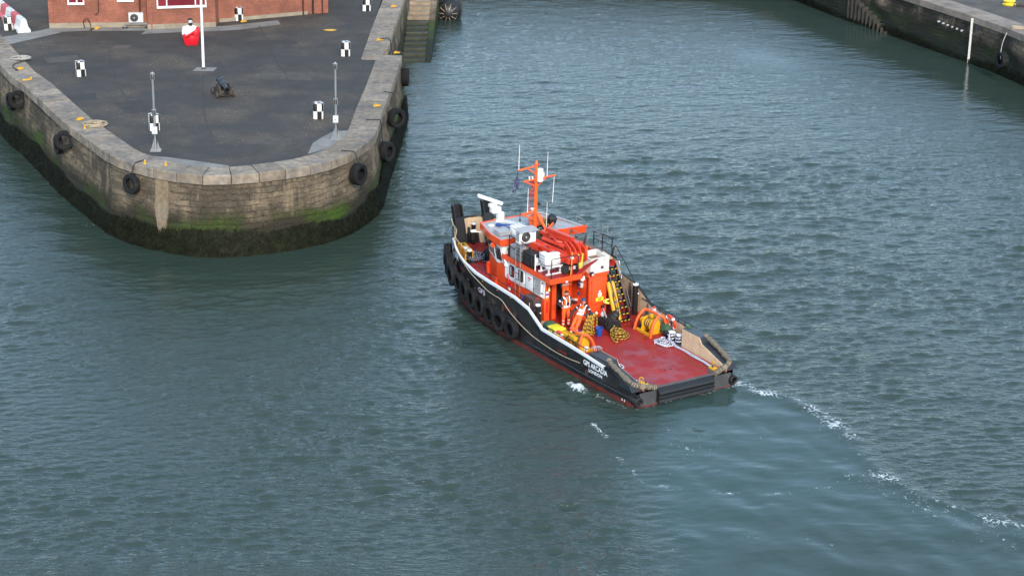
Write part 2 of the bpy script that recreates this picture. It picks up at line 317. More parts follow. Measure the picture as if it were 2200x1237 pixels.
# ------------------------------------------------------------------ water
def seg_dist(X, Y, pts):
    d = np.full(X.shape, 1e9, np.float32); s = np.zeros(X.shape, np.float32); acc = 0.
    for (ax, ay), (bx, by) in zip(pts[:-1], pts[1:]):
        vx, vy = bx-ax, by-ay; L = math.hypot(vx, vy)
        t = np.clip(((X-ax)*vx+(Y-ay)*vy)/(L*L), 0, 1); q = np.hypot(X-ax-t*vx, Y-ay-t*vy)
        m = q < d; d = np.where(m, q, d); s = np.where(m, acc+t*L, s); acc += L
    return d, s
def sstep(a, b, x): t = np.clip((x-a)/(b-a), 0, 1); return t*t*(3-2*t)
def make_water():
    def axis(lo, hi, f0, f1, far):
        core = [lo]
        while core[-1] < hi: core.append(core[-1] + f0 + (f1-f0)*(core[-1]-lo)/(hi-lo))
        st = f1; up = [core[-1]]
        while up[-1] < hi+far: st *= 1.35; up.append(up[-1]+st)
        st = f0; dnn = [lo]
        while dnn[-1] > lo-far: st *= 1.35; dnn.append(dnn[-1]-st)
        return np.array(dnn[:0:-1]+core+up[1:], np.float32)
    xs = axis(-33, 37, .105, .105, 900); ys = axis(61, 157, .095, .19, 900)
    X, Y = np.meshgrid(xs, ys); nx, ny = len(xs), len(ys)
    g = np.random.default_rng(11)
    # patches where the ripples are stronger or weaker
    pat = np.zeros_like(X)
    for _ in range(16):
        k = 2*PI/g.uniform(9, 34); a = g.uniform(0, 2*PI); pat += np.sin(k*(X*math.cos(a)+Y*math.sin(a))+g.uniform(0, 6.28))
    pat = pat/4.0
    amp = .95+.22*pat
    dq, _ = seg_dist(X, Y, OUT[2:]); dr, _ = seg_dist(X, Y, RQ)
    front = sstep(104, 92, Y)*sstep(-4, -8, X)
    amp *= 1-(.62*sstep(9, 2.0, dq)*front)
    amp *= 1-.30*sstep(5, .5, dq)
    amp *= 1-.72*sstep(9.5, 3.0, dr)
    amp *= 1-.45*sstep(100, 118, Y)*(1+.35*pat)
    # wash left by the propellers
    trail = [(9.45, 76.9), (10.1, 76.0), (11.5, 75.3), (12.6, 73.6), (13.4, 71.6), (13.7, 69.6), (14.0, 68.2), (15.3, 66.1), (17.8, 64.3), (21, 61), (24, 56)]
    ty = np.array([p[1] for p in trail][::-1]); txx = np.array([p[0] for p in trail][::-1])
    xr = np.interp(Y, ty, txx); xl = 5.2+.9*pat-sstep(75.5, 70, Y)*.6
    wash = sstep(-2.6, 2.2, X-xl)*sstep(-1.0, .5, xr-X)*sstep(78, 76, Y)
    amp *= 1-.87*wash
    # boat frame coordinates
    ca, sa = math.cos(BH), math.sin(BH); bx = (X-BO.x)*ca+(Y-BO.y)*sa; by = -(X-BO.x)*sa+(Y-BO.y)*ca
    near_port = np.exp(-((by-4.0)/1.3)**2)*sstep(0, 3, bx)*sstep(19, 15, bx); amp *= 1-.25*near_port
    Z = np.zeros_like(X); DX = np.zeros_like(X); DY = np.zeros_like(X)
    N = 130; lng = .62+.5*sstep(74, 96, Y)+.12*pat
    for i in range(N):
        lam = .34*(3.2/.34)**((i+.5)/N)*g.uniform(.94, 1.06); k = 2*PI/lam
        th = R((-70, -98)[i % 2])+g.normal(0, R(20 if lam < 1.0 else 16))
        sl = .040*(1.05 if lam < .46 else 1.0 if lam < .74 else .54 if lam < 1.2 else .30)*g.uniform(.5, 1.4)
        a = sl/k if lam < .95 else sl/k*lng; ph = k*(X*math.cos(th)+Y*math.sin(th))+g.uniform(0, 6.2832)
        Z += a*np.sin(ph); c = a*np.cos(ph); DX += c*math.cos(th); DY += c*math.sin(th)
    fade = sstep(-60, -36, X)*sstep(62, 40, X)*sstep(40, 58, Y)*sstep(200, 160, Y)
    Z *= amp*fade; DX *= amp*fade*.8; DY *= amp*fade*.8
    # boils and slow swirls in the wash, low diverging waves along the hull
    bo = np.zeros_like(X)
    for i in range(30):
        k = 2*PI/g.uniform(.9, 4.5); a = g.uniform(0, 2*PI); bo += .17/k*.06*np.sin(k*(X*math.cos(a)+Y*math.sin(a))+g.uniform(0, 6.28)+1.5*np.sin(.9*X+.7*Y))
    Z += bo*wash
    ds, ss = seg_dist(X, Y, trail)
    Z += .05*np.exp(-(ds/.45)**2)*wash_edge(ss)
    rid = by-3.1-(12-bx)*.16
    Z += .05*np.exp(-(rid/.5)**2)*np.cos(rid*5)*sstep(-4, 2, bx)*sstep(15, 11, bx)
    # splash against the port quarter
    sp = np.exp(-(((bx-2.9)/.75)**2+((by-3.35)/.34)**2)); Z += sp*(.16+.10*np.sin(9*bx+3*by)*np.cos(7*by))
    foam = np.clip(1.0*sp, 0, 1)
    foam = np.maximum(foam, (.44+.18*sstep(3, 0, ss)+.12*np.sin(ss*1.9)+.10*np.sin(ss*4.3+1))*np.exp(-(ds/.42)**2)*sstep(8, 1, ss)+(.34+.16*np.sin(ss*1.3)+.08*np.sin(ss*3.7))*np.exp(-(ds/.95)**2)*sstep(0, 5, ss)*sstep(26, 14, ss))
    streaks = [([(3.55, 75.2), (4.3, 74.4), (5.0, 74.1)], .55, .22), ([(3.3, 72.4), (3.5, 71.7), (3.75, 71.1)], .72, .22), ([(3.9, 70.6), (4.4, 68.6), (5.2, 66.5), (6.2, 64.5)], .40, .35), ([(6.3, 70.5), (6.9, 70.2), (7.2, 69.6)], .5, .2),
               ([(5.6, 66.9), (6.7, 66.6), (9.0, 66.2), (10.6, 66.5), (11.9, 67.0), (13.0, 68.2)], .44, .3), ([(14.4, 67.3), (15.0, 66.6), (16.2, 65.4)], .62, .35), ([(7.6, 62.5), (9.5, 63.0), (12, 62.2)], .30, .4), ([(16.6, 64.9), (18.4, 64.0)], .6, .3),
               ([(4.6, 75.0), (5.9, 73.6), (6.3, 71.9)], .36, .4), ([(5.2, 63.0), (5.9, 61.6)], .35, .3)]
    for pts, w, rad in streaks:
        d, _ = seg_dist(X, Y, pts); foam = np.maximum(foam, (w*.82+.10*np.sin(3.1*X+2.3*Y))*np.exp(-(d/rad)**2))
    foam = np.maximum(foam, (.20+.10*pat)*wash+.16*np.exp(-(ds/1.6)**2)*sstep(24, 16, ss))
    # scum drifting at the foot of the wall
    foam = np.maximum(foam, .27*np.exp(-((dq-.9)/.45)**2)*front*(.4+.6*sstep(-14, -20, X)))
    foam = np.maximum(foam, .42*np.exp(-(((X+21.4)/1.2)**2+((Y-96.3)/.7)**2)))
    hull_edge = np.abs(by)-2.75
    foam = np.maximum(foam, .5*np.exp(-((hull_edge)/.16)**2)*sstep(-.4, .2, bx)*sstep(1.6, .4, bx))
    foam = np.maximum(foam, .45*np.exp(-((bx+.15)/.14)**2)*sstep(2.9, 2.5, np.abs(by)))
    aer = wash*np.clip(.62+.25*pat+.5*np.exp(-((X-9)/5)**2-((Y-68)/7)**2), 0, 1)
    me = bpy.data.meshes.new('water'); nv = nx*ny
    co = np.stack([X+DX, Y+DY, Z], -1).reshape(-1, 3).astype(np.float32)
    idx = np.arange(nv, dtype=np.int32).reshape(ny, nx)
    quads = np.stack([idx[:-1, :-1], idx[:-1, 1:], idx[1:, 1:], idx[1:, :-1]], -1).reshape(-1, 4); nf = len(quads)
    me.vertices.add(nv); me.vertices.foreach_set('co', co.ravel())
    me.loops.add(nf*4); me.loops.foreach_set('vertex_index', quads.ravel())
    me.polygons.add(nf); me.polygons.foreach_set('loop_start', np.arange(0, nf*4, 4, dtype=np.int32)); me.polygons.foreach_set('loop_total', np.full(nf, 4, np.int32))
    me.update(); me.polygons.foreach_set('use_smooth', np.ones(nf, bool))
    for nm, arr in (('foam', foam), ('aer', aer), ('calm', amp)):
        at = me.attributes.new(nm, 'FLOAT', 'POINT'); at.data.foreach_set('value', arr.reshape(-1).astype(np.float32))
    m = bpy.data.materials.new('harbour_water'); m.use_nodes = True; n, l = nt(m); b = n['Principled BSDF']
    b.inputs['Roughness'].default_value = .025; b.inputs['IOR'].default_value = 1.333
    def attr(nm): a = n.new('ShaderNodeAttribute'); a.attribute_name = nm; return a.outputs['Fac']
    t = n.new('ShaderNodeTexCoord')
    big = n.new('ShaderNodeTexNoise'); big.inputs['Scale'].default_value = .07; big.inputs['Detail'].default_value = 4; l.new(t.outputs['Object'], big.inputs[0])
    c0 = n.new('ShaderNodeMixRGB'); c0.inputs[1].default_value = (.026, .047, .040, 1); c0.inputs[2].default_value = (.032, .048, .036, 1); l.new(big.outputs[0], c0.inputs[0])
    c1 = n.new('ShaderNodeMixRGB'); c1.inputs[2].default_value = (.040, .076, .070, 1); l.new(c0.outputs[0], c1.inputs[1])
    an = n.new('ShaderNodeTexNoise'); an.inputs['Scale'].default_value = .55; an.inputs['Detail'].default_value = 5; an.inputs['Distortion'].default_value = 1.2; l.new(t.outputs['Object'], an.inputs[0])
    am = n.new('ShaderNodeMapRange'); am.inputs[1].default_value = .3; am.inputs[2].default_value = .7; am.inputs[3].default_value = .45; l.new(an.outputs[0], am.inputs[0])
    ax = n.new('ShaderNodeMath'); ax.operation = 'MULTIPLY'; l.new(attr('aer'), ax.inputs[0]); l.new(am.outputs[0], ax.inputs[1]); l.new(ax.outputs[0], c1.inputs[0])
    fn = n.new('ShaderNodeTexNoise'); fn.inputs['Scale'].default_value = 4.2; fn.inputs['Detail'].default_value = 8; fn.inputs['Roughness'].default_value = .68; fn.inputs['Distortion'].default_value = .9; l.new(t.outputs['Object'], fn.inputs[0])
    fa = n.new('ShaderNodeMath'); fa.operation = 'MULTIPLY_ADD'; fa.inputs[1].default_value = .62; l.new(attr('foam'), fa.inputs[0])
    rn = n.new('ShaderNodeTexNoise'); rn.inputs['Scale'].default_value = 1.9; rn.inputs['Detail'].default_value = 4; rn.inputs['Distortion'].default_value = 1.6; l.new(t.outputs['Object'], rn.inputs[0])
    ra = n.new('ShaderNodeMath'); ra.operation = 'SUBTRACT'; ra.inputs[1].default_value = .5; l.new(rn.outputs[0], ra.inputs[0]); rb = n.new('ShaderNodeMath'); rb.operation = 'ABSOLUTE'; l.new(ra.outputs[0], rb.inputs[0])
    rc = n.new('ShaderNodeMapRange'); rc.inputs[1].default_value = .09; rc.inputs[2].default_value = 0.; rc.inputs[4].default_value = .22; l.new(rb.outputs[0], rc.inputs[0])
    fb = n.new('ShaderNodeMath'); fb.operation = 'MULTIPLY_ADD'; fb.inputs[1].default_value = .74; l.new(fn.outputs[0], fb.inputs[0]); l.new(rc.outputs[0], fb.inputs[2]); l.new(fb.outputs[0], fa.inputs[2])
    fm = n.new('ShaderNodeMapRange'); fm.inputs[1].default_value = .80; fm.inputs[2].default_value = .95; l.new(fa.outputs[0], fm.inputs[0])
    c2 = n.new('ShaderNodeMixRGB'); c2.inputs[2].default_value = (.62, .66, .66, 1); l.new(fm.outputs[0], c2.inputs[0]); l.new(c1.outputs[0], c2.inputs[1]); l.new(c2.outputs[0], b.inputs['Base Color'])
    rm = n.new('ShaderNodeMapRange'); rm.inputs[3].default_value = .025; rm.inputs[4].default_value = .7; l.new(fm.outputs[0], rm.inputs[0]); l.new(rm.outputs[0], b.inputs['Roughness'])
    # small ripples
    mp_ = n.new('ShaderNodeMapping'); mp_.inputs['Rotation'].default_value = (0, 0, R(-10)); mp_.inputs['Scale'].default_value = (.8, 2.0, 1); l.new(t.outputs['Object'], mp_.inputs[0])
    r1 = n.new('ShaderNodeTexNoise'); r1.inputs['Scale'].default_value = 2.9; r1.inputs['Detail'].default_value = 3; r1.inputs['Roughness'].default_value = .55; r1.inputs['Distortion'].default_value = .25; l.new(mp_.outputs[0], r1.inputs[0])
    cs = n.new('ShaderNodeMath'); cs.operation = 'MULTIPLY'; cs.inputs[1].default_value = .6; l.new(attr('calm'), cs.inputs[0])
    bp = n.new('ShaderNodeBump'); bp.inputs['Distance'].default_value = .12; l.new(cs.outputs[0], bp.inputs['Strength']); l.new(r1.outputs[0], bp.inputs['Height'])
    r2_ = n.new('ShaderNodeTexNoise'); r2_.inputs['Scale'].default_value = 8.5; r2_.inputs['Detail'].default_value = 3; l.new(mp_.outputs[0], r2_.inputs[0])
    c2_ = n.new('ShaderNodeMath'); c2_.operation = 'MULTIPLY'; c2_.inputs[1].default_value = .6; l.new(attr('calm'), c2_.inputs[0])
    b2_ = n.new('ShaderNodeBump'); b2_.inputs['Distance'].default_value = .035; l.new(c2_.outputs[0], b2_.inputs['Strength']); l.new(r2_.outputs[0], b2_.inputs['Height']); l.new(bp.outputs[0], b2_.inputs['Normal']); l.new(b2_.outputs[0], b.inputs['Normal'])
    me.materials.append(m)
    o = bpy.data.objects.new('water', me); col.objects.link(o); struct(o)
def wash_edge(s): return sstep(0, 2, s)*sstep(26, 10, s)
make_water()

# ------------------------------------------------------------------ quay wall material: stains, weed line and algae by height
def wall_mat(name, stone, stone2, dark, algae_hi, algae=1.):
    m = bpy.data.materials.new(name); m.use_nodes = True; n, l = nt(m); b = n['Principled BSDF']; b.inputs['Roughness'].default_value = .88; b.inputs['Specular IOR Level'].default_value = .25
    t = n.new('ShaderNodeTexCoord'); sp = n.new('ShaderNodeSeparateXYZ'); l.new(t.outputs['Object'], sp.inputs[0])
    def noise(sc, det=6, src=None, scl=None, rough=.6):
        q = n.new('ShaderNodeTexNoise'); q.inputs['Scale'].default_value = sc; q.inputs['Detail'].default_value = det; q.inputs['Roughness'].default_value = rough
        if scl:
            mp = n.new('ShaderNodeMapping'); mp.inputs['Scale'].default_value = scl; l.new(t.outputs['Object'], mp.inputs[0]); l.new(mp.outputs[0], q.inputs[0])
        else: l.new(t.outputs['Object'], q.inputs[0])
        return q.outputs[0]
    def rng(s, a, b_, c=0, d=1):
        q = n.new('ShaderNodeMapRange'); q.inputs[1].default_value = a; q.inputs[2].default_value = b_; q.inputs[3].default_value = c; q.inputs[4].default_value = d; l.new(s, q.inputs[0]); return q.outputs[0]
    def mixc(f, a, b_):
        q = n.new('ShaderNodeMixRGB'); l.new(f, q.inputs[0])
        for i, v in ((1, a), (2, b_)):
            if isinstance(v, tuple): q.inputs[i].default_value = (*v, 1)
            else: l.new(v, q.inputs[i])
        return q.outputs[0]
    def mth(op, a, b_):
        q = n.new('ShaderNodeMath'); q.operation = op
        for i, v in ((0, a), (1, b_)):
            if isinstance(v, (int, float)): q.inputs[i].default_value = v
            else: l.new(v, q.inputs[i])
        return q.outputs[0]
    lay = noise(1.0, 7, scl=(.5, .5, 3.2), rough=.7)
    c = mixc(rng(lay, .38, .62), stone, stone2)
    # rough courses of stone, worn and partly rendered over
    uv = n.new('ShaderNodeUVMap'); nd = n.new('ShaderNodeTexNoise'); nd.inputs['Scale'].default_value = 1.7; nd.inputs['Detail'].default_value = 4; l.new(t.outputs['Object'], nd.inputs[0])
    ma = n.new('ShaderNodeVectorMath'); ma.operation = 'MULTIPLY_ADD'; ma.inputs[1].default_value = (.5, .34, 0); l.new(nd.outputs['Color'], ma.inputs[0]); l.new(uv.outputs[0], ma.inputs[2])
    bk = n.new('ShaderNodeTexBrick'); bk.inputs['Scale'].default_value = 1; bk.inputs['Brick Width'].default_value = 1.15; bk.inputs['Row Height'].default_value = .29; bk.inputs['Mortar Size'].default_value = .022; bk.inputs['Mortar Smooth'].default_value = .5
    bk.inputs['Color1'].default_value = (1.25, 1.22, 1.15, 1); bk.inputs['Color2'].default_value = (.62, .62, .64, 1); bk.inputs['Mortar'].default_value = (.30, .29, .28, 1); l.new(ma.outputs[0], bk.inputs[0])
    bm_ = n.new('ShaderNodeMixRGB'); bm_.blend_type = 'MULTIPLY'; bm_.inputs[0].default_value = .5; l.new(c, bm_.inputs[1]); l.new(bk.outputs[0], bm_.inputs[2]); c = bm_.outputs[0]
    c = mixc(rng(noise(.42, 7, rough=.68), .44, .56, 0, .88), c, dark)
    c = mixc(rng(noise(1.0, 5, scl=(1.1, 1.1, .12)), .58, .68, 0, .55), c, (stone[0]*1.35, stone[1]*1.33, stone[2]*1.28))
    nh = noise(.42, 5); z = mth('ADD', sp.outputs[2], mth('MULTIPLY', mth('SUBTRACT', nh, .5), -2.0))
    c = mixc(rng(z, 2.45, 1.5), c, (dark[0]*.5, dark[1]*.52, dark[2]*.45))
    band = mth('MULTIPLY', rng(z, .6, 1.1), rng(z, algae_hi, algae_hi-.55))
    c = mixc(mth('MULTIPLY', band, rng(noise(.18, 4), .47, .62, 0, algae)), c, (.045, .085, .010))
    c = mixc(rng(z, 1.15, .7), c, (.016, .02, .010))
    fine = rng(noise(9, 8), .3, .7, .72, 1.25)
    vm = n.new('ShaderNodeVectorMath'); vm.operation = 'SCALE'; l.new(c, vm.inputs[0]); l.new(fine, vm.inputs['Scale']); l.new(vm.outputs[0], b.inputs['Base Color'])
    bh = mth('ADD', mth('MULTIPLY', noise(2.2, 9, scl=(1, 1, 3.4), rough=.72), 1.0), mth('SUBTRACT', mth('MULTIPLY', noise(11, 6), .35), mth('MULTIPLY', bk.outputs['Fac'], .5)))
    bp = n.new('ShaderNodeBump'); bp.inputs['Strength'].default_value = .9; bp.inputs['Distance'].default_value = .11; l.new(bh, bp.inputs['Height']); l.new(bp.outputs[0], b.inputs['Normal'])
    rr = rng(z, .9, 1.6, .55, .9); l.new(rr, b.inputs['Roughness'])
    return m
WALL = wall_mat('quay_wall_stone', (.27, .21, .14), (.13, .105, .078), (.07, .058, .044), 2.1)
WALLR = wall_mat('dock_wall_stone', (.21, .165, .12), (.105, .085, .066), (.04, .036, .03), 1.9, .3)

def ground_mat():
    m = mat('asphalt', (.039, .0355, .032), .88, var=.2, vscale=.8, bump=.6, bscale=30, c2=(.070, .056, .041), c2amt=1.0, c2scale=.22, c2lo=.47, c2hi=.62)
    n, l = nt(m); b = n['Principled BSDF']; t = n.new('ShaderNodeTexCoord'); src = b.inputs['Base Color'].links[0].from_socket
    # pale shell chips and grit
    v = n.new('ShaderNodeTexVoronoi'); v.inputs['Scale'].default_value = 5.2; v.inputs['Randomness'].default_value = 1; l.new(t.outputs['Object'], v.inputs[0])
    mr = n.new('ShaderNodeMapRange'); mr.inputs[1].default_value = .20; mr.inputs[2].default_value = .12; l.new(v.outputs['Distance'], mr.inputs[0])
    z = n.new('ShaderNodeTexNoise'); z.inputs['Scale'].default_value = .22; z.inputs['Detail'].default_value = 4; l.new(t.outputs['Object'], z.inputs[0])
    m2 = n.new('ShaderNodeMapRange'); m2.inputs[1].default_value = .42; m2.inputs[2].default_value = .62; m2.inputs[4].default_value = .75; l.new(z.outputs[0], m2.inputs[0])
    sepc = n.new('ShaderNodeSeparateXYZ'); l.new(v.outputs['Color'], sepc.inputs[0]); gt = n.new('ShaderNodeMath'); gt.operation = 'GREATER_THAN'; gt.inputs[1].default_value = .55; l.new(sepc.outputs[0], gt.inputs[0])
    mu = n.new('ShaderNodeMath'); mu.operation = 'MULTIPLY'; l.new(mr.outputs[0], mu.inputs[0]); l.new(m2.outputs[0], mu.inputs[1])
    mu2 = n.new('ShaderNodeMath'); mu2.operation = 'MULTIPLY'; l.new(mu.outputs[0], mu2.inputs[0]); l.new(gt.outputs[0], mu2.inputs[1])
    mc = n.new('ShaderNodeMixRGB'); mc.inputs[2].default_value = (.36, .32, .26, 1); l.new(mu2.outputs[0], mc.inputs[0]); l.new(src, mc.inputs[1]); 
    # cracks
    vc = n.new('ShaderNodeTexVoronoi'); vc.feature = 'DISTANCE_TO_EDGE'; vc.inputs['Scale'].default_value = .22; nd = n.new('ShaderNodeTexNoise'); nd.inputs['Scale'].default_value = 1.1; nd.inputs['Detail'].default_value = 5
    l.new(t.outputs['Object'], nd.inputs[0]); mvx = n.new('ShaderNodeVectorMath'); mvx.operation = 'MULTIPLY_ADD'; mvx.inputs[1].default_value = (1.6, 1.6, 1.6); l.new(nd.outputs['Color'], mvx.inputs[0]); l.new(t.outputs['Object'], mvx.inputs[2]); l.new(mvx.outputs[0], vc.inputs[0])
    mk = n.new('ShaderNodeMapRange'); mk.inputs[1].default_value = .012; mk.inputs[2].default_value = .004; mk.inputs[4].default_value = .30; l.new(vc.outputs['Distance'], mk.inputs[0])
    md = n.new('ShaderNodeMixRGB'); md.inputs[2].default_value = (.02, .02, .02, 1); l.new(mk.outputs[0], md.inputs[0]); l.new(mc.outputs[0], md.inputs[1]); l.new(md.outputs[0], b.inputs['Base Color'])
    return m
ASPH = ground_mat()

def wall_sheet(P, N, ztop, zbot, material, batter=.10, amp=.05, seed=3, rows=14):
    g = random.Random(seed); vs = []; fs = []; m = len(P)
    ph = [(g.uniform(.3, 2.5), g.uniform(1, 6), g.uniform(0, 6)) for _ in range(9)]
    for j in range(rows+1):
        z = lerp(ztop, zbot, j/rows); s = 0
        for i in range(m):
            if i: s += (P[i]-P[i-1]).length
            d = sum(math.sin(a*s+b*z+c) for a, b, c in ph)/9*amp*1.7 + g.uniform(-.3, .3)*amp
            ledge = .05*math.tanh(6*(math.sin(z*4.2+.4*math.sin(s*.5))))*.5
            off = -.10 + batter*(ztop-z) + (0 if j == 0 else d+ledge)
            vs.append((P[i].x+N[i].x*off, P[i].y+N[i].y*off, z))
    for j in range(rows):
        for i in range(m-1): fs.append((j*m+i, j*m+i+1, (j+1)*m+i+1, (j+1)*m+i))
    S = [0]
    for a, b in zip(P[:-1], P[1:]): S.append(S[-1]+(b-a).length)
    uvs = [tuple((S[k % m], vs[k][2]) for k in f) for f in fs]
    mb = MB(); mb.add(vs, fs, uvs); return mb
def coping(root, P, N, ztop, w, th, material, skip=1, over=.06, seed=5, gap=.02, width_fn=None):
    g = random.Random(seed)
    for i in range(0, len(P)-1):
        a, b = P[i], P[i+1]; na, nb = N[i], N[i+1]; t = (b-a).normalized(); dz = g.uniform(-.012, .012); ww = width_fn(a) if width_fn else w
        e0 = over+g.uniform(-.012, .012); c = .035
        def pt(base, nn, off, z): return (base.x+nn.x*off, base.y+nn.y*off, z)
        a2 = a+t*gap; b2 = b-t*gap; top = ztop+.05+dz; bot = ztop-th
        vs = [pt(a2, na, e0, bot), pt(b2, nb, e0, bot), pt(b2, nb, e0, top-c), pt(a2, na, e0, top-c), pt(a2, na, e0-c, top), pt(b2, nb, e0-c, top), pt(b2, nb, -ww, top), pt(a2, na, -ww, top), pt(b2, nb, -ww, bot), pt(a2, na, -ww, bot)]
        fs = [(0, 1, 2, 3), (3, 2, 5, 4), (4, 5, 6, 7), (7, 6, 8, 9), (9, 8, 1, 0), (0, 3, 4, 7, 9), (1, 8, 6, 5, 2)]
        mb = MB(); mb.add(vs, fs); mb.build('coping_stone', material, root, smooth=False)

P1 = polyline(OUT, 1.35); N1 = normals(P1)
if (N1[len(N1)//2]).y > 0: N1 = [-v for v in N1]
qroot = thing('harbour_wall', 'rounded stone harbour wall with pale coping stones and weed at its foot', 'wall', (0, 0, 0))
Pf = polyline(OUT, .45); Nf = normals(Pf)
if Nf[len(Nf)//2].y > 0: Nf = [-v for v in Nf]
wall_sheet(Pf, Nf, QZ-.36, -1.2, WALL).build('wall_face', WALL, qroot)
coping(qroot, P1, N1, QZ, 1.42, .42, COPING)
# step back of the wall beside the landing stairs
R2 = [(-6.92, 118.66), (-7.88, 118.72), (-7.86, 124.), (-7.75, 132.), (-7.55, 150.), (-7.4, 165.)]
P2 = [Vector((*p, 0)) for p in R2]; 
Pr = polyline(R2, .5); Nr = [Vector((0, 1, 0)) if p.x > -7.86 and p.y < 118.8 else Vector((1, 0, 0)) for p in Pr]
wall_sheet(Pr, Nr, QZ-.36, -1.2, WALL, batter=.02, seed=8).build('wall_face', WALL, qroot)
Pc = polyline(R2[1:], 1.5); coping(qroot, Pc, [Vector((1, 0, 0))]*len(Pc), QZ, 1.35, .4, COPING, seed=9)
# corner slab that closes the wider coping
MB().box((-8.62, 117.35, QZ-.15), (1.25, 2.2, .42), b=.03).build('coping_stone', COPING, qroot)
# repaired strip in the wall and a bolted plate
def wall_at(px_i): return Pf[px_i], Nf[px_i]
i0 = min(range(len(Pf)), key=lambda i: (Pf[i]-Vector((-17.0, 92.5, 0))).length); pw, nw = Pf[i0], Nf[i0]; tw = Vector((-nw.y, nw.x, 0))
mb = MB(); g = random.Random(4); rows = 12; rings = []
for j in range(rows+1):
    z = lerp(QZ-.45, .75, j/rows); wl_ = .42*(1 if j < 7 else lerp(1, .42, (j-6)/6))+g.uniform(-.025, .025); sh = 0; off = .02+.10*(QZ-z)
    c = pw+nw*(-.10+off)
    rings.append([c-tw*(wl_-sh)+nw*.04+Vector((0, 0, z)), c+tw*(wl_+sh*-1)*.9+nw*.05+Vector((0, 0, z)), c+tw*wl_*.9-nw*.2+Vector((0, 0, z)), c-tw*wl_-nw*.2+Vector((0, 0, z))])
REPAIR = mat('repair_mortar', (.19, .145, .092), .9, var=.25, vscale=5, bump=.8, bscale=14, c2=(.22, .19, .15), c2scale=1.2)
mb.loft(rings); mb.build('repair_strip', REPAIR, qroot, smooth=False)
# ground behind the coping
inner = [(p.x-n.x*1.40, p.y-n.y*1.40) for p, n in zip(P1, N1)]
inner = [q for q in inner if q[1] < 160]
poly = [(-60, 165)] + inner + [(-8.45, 116.0), (-8.45, 118.7), (-9.2, 118.8), (-9.15, 150), (-8.8, 165)]
mb = MB(); mb.add([(x, y, QZ) for x, y in poly], [tuple(range(len(poly)))]); struct(mb.build('quay_ground', ASPH, smooth=False))
def patch(pts, z, m, name='concrete_slab'):
    mb = MB(); mb.add([(x, y, z) for x, y in pts], [tuple(range(len(pts)))]); return struct(mb.build(name, m, smooth=False))
SLAB = mat('concrete_slab', (.20, .195, .18), .88, var=.18, vscale=1.3, bump=.4, bscale=28, c2=(.12, .115, .105), c2scale=.9, c2lo=.5, c2hi=.65)
patch([(-10.35, 96.0), (-10.3, 98.0), (-9.95, 99.1), (-9.45, 100.35), (-8.6, 100.5), (-8.66, 99.4), (-8.9, 98.2), (-9.3, 97.25)], QZ+.004, SLAB)
patch([(-18.2, 95.2), (-17.2, 95.0), (-15.6, 94.4), (-14.0, 93.75), (-13.9, 93.40), (-15.0, 93.35), (-16.6, 93.75), (-18.0, 94.75)], QZ+.004, SLAB)
patch([(-33, 119.3), (-30.6, 121.6), (-29.3, 123.2), (-26.8, 123.4), (-26.8, 122.7), (-28.3, 122.2), (-31.0, 118.3)], QZ+.004, SLAB)
patch([(-26.6, 122.6), (-26.6, 123.5), (-22.8, 124.0), (-22.7, 123.0)], QZ+.0045, SLAB)
patch([(-23.4, 122.0), (-23.2, 123.6), (-18.5, 124.7), (-15.4, 126.6), (-15.1, 125.4), (-17.6, 123.6)], QZ+.004, SLAB)
patch([(-18.75, 112.75), (-17.55, 112.75), (-17.45, 113.65), (-18.65, 113.65)], QZ+.006, SLAB)
patch([(-24.4, 118.0), (-23.5, 118.0), (-23.5, 118.9), (-24.4, 118.9)], QZ+.004, mat('rust_patch', (.09, .07, .06), .9))
# repairs and joints in the asphalt
APATCH = mat('asphalt_repair', (.034, .031, .029), .9, var=.2, vscale=2, bump=.5, bscale=30); APATCH2 = mat('worn_asphalt', (.066, .058, .048), .9, var=.25, vscale=2, bump=.5, bscale=30)
for k, (x, y, w, h, a) in enumerate([(-24.3, 106.2, 2.6, 1.5, .3), (-13.2, 112.0, 3.2, 1.8, -.1), (-20.6, 104.5, 1.6, 2.6, .5), (-12.6, 98.2, 2.4, 1.1, .1), (-15.2, 120.2, 3.4, 1.3, .25), (-26.8, 115.0, 2.0, 1.6, .4)]):
    c, s_ = math.cos(a), math.sin(a); patch([(x+c*u*w/2-s_*v*h/2, y+s_*u*w/2+c*v*h/2) for u, v in ((-1, -.9), (.2, -1), (1, -.95), (.97, .3), (1, 1), (-.1, .94), (-1, 1), (-.96, .1))], QZ+.003+.0006*k, (APATCH, APATCH2)[k % 2], 'asphalt_patch')
for pts in ([(-25.0, 119.4), (-23.2, 112.0), (-20.45, 103.2)], [(-16.4, 125.0), (-13.8, 114.0), (-11.2, 105.3)], [(-18.0, 111.7), (-16.6, 103.0), (-15.2, 97.6)], [(-8.95, 115.6), (-9.2, 110.0), (-9.75, 103.2)]):
    g = random.Random(len(pts)*7+int(pts[0][1])); mb = MB(); q = [p.xy for p in smooth_path([(*p, 0) for p in pts], 14)]
    vs = []; fs = []
    for i, p in enumerate(q):
        w = g.uniform(.012, .045); j = g.uniform(-.05, .05); vs += [(p[0]-w+j, p[1], QZ+.0075), (p[0]+w+j, p[1], QZ+.0075)]
        if i: fs.append((2*i-2, 2*i-1, 2*i+1, 2*i))
    struct(mb.add(vs, fs).build('paving_joint', APATCH, smooth=False))
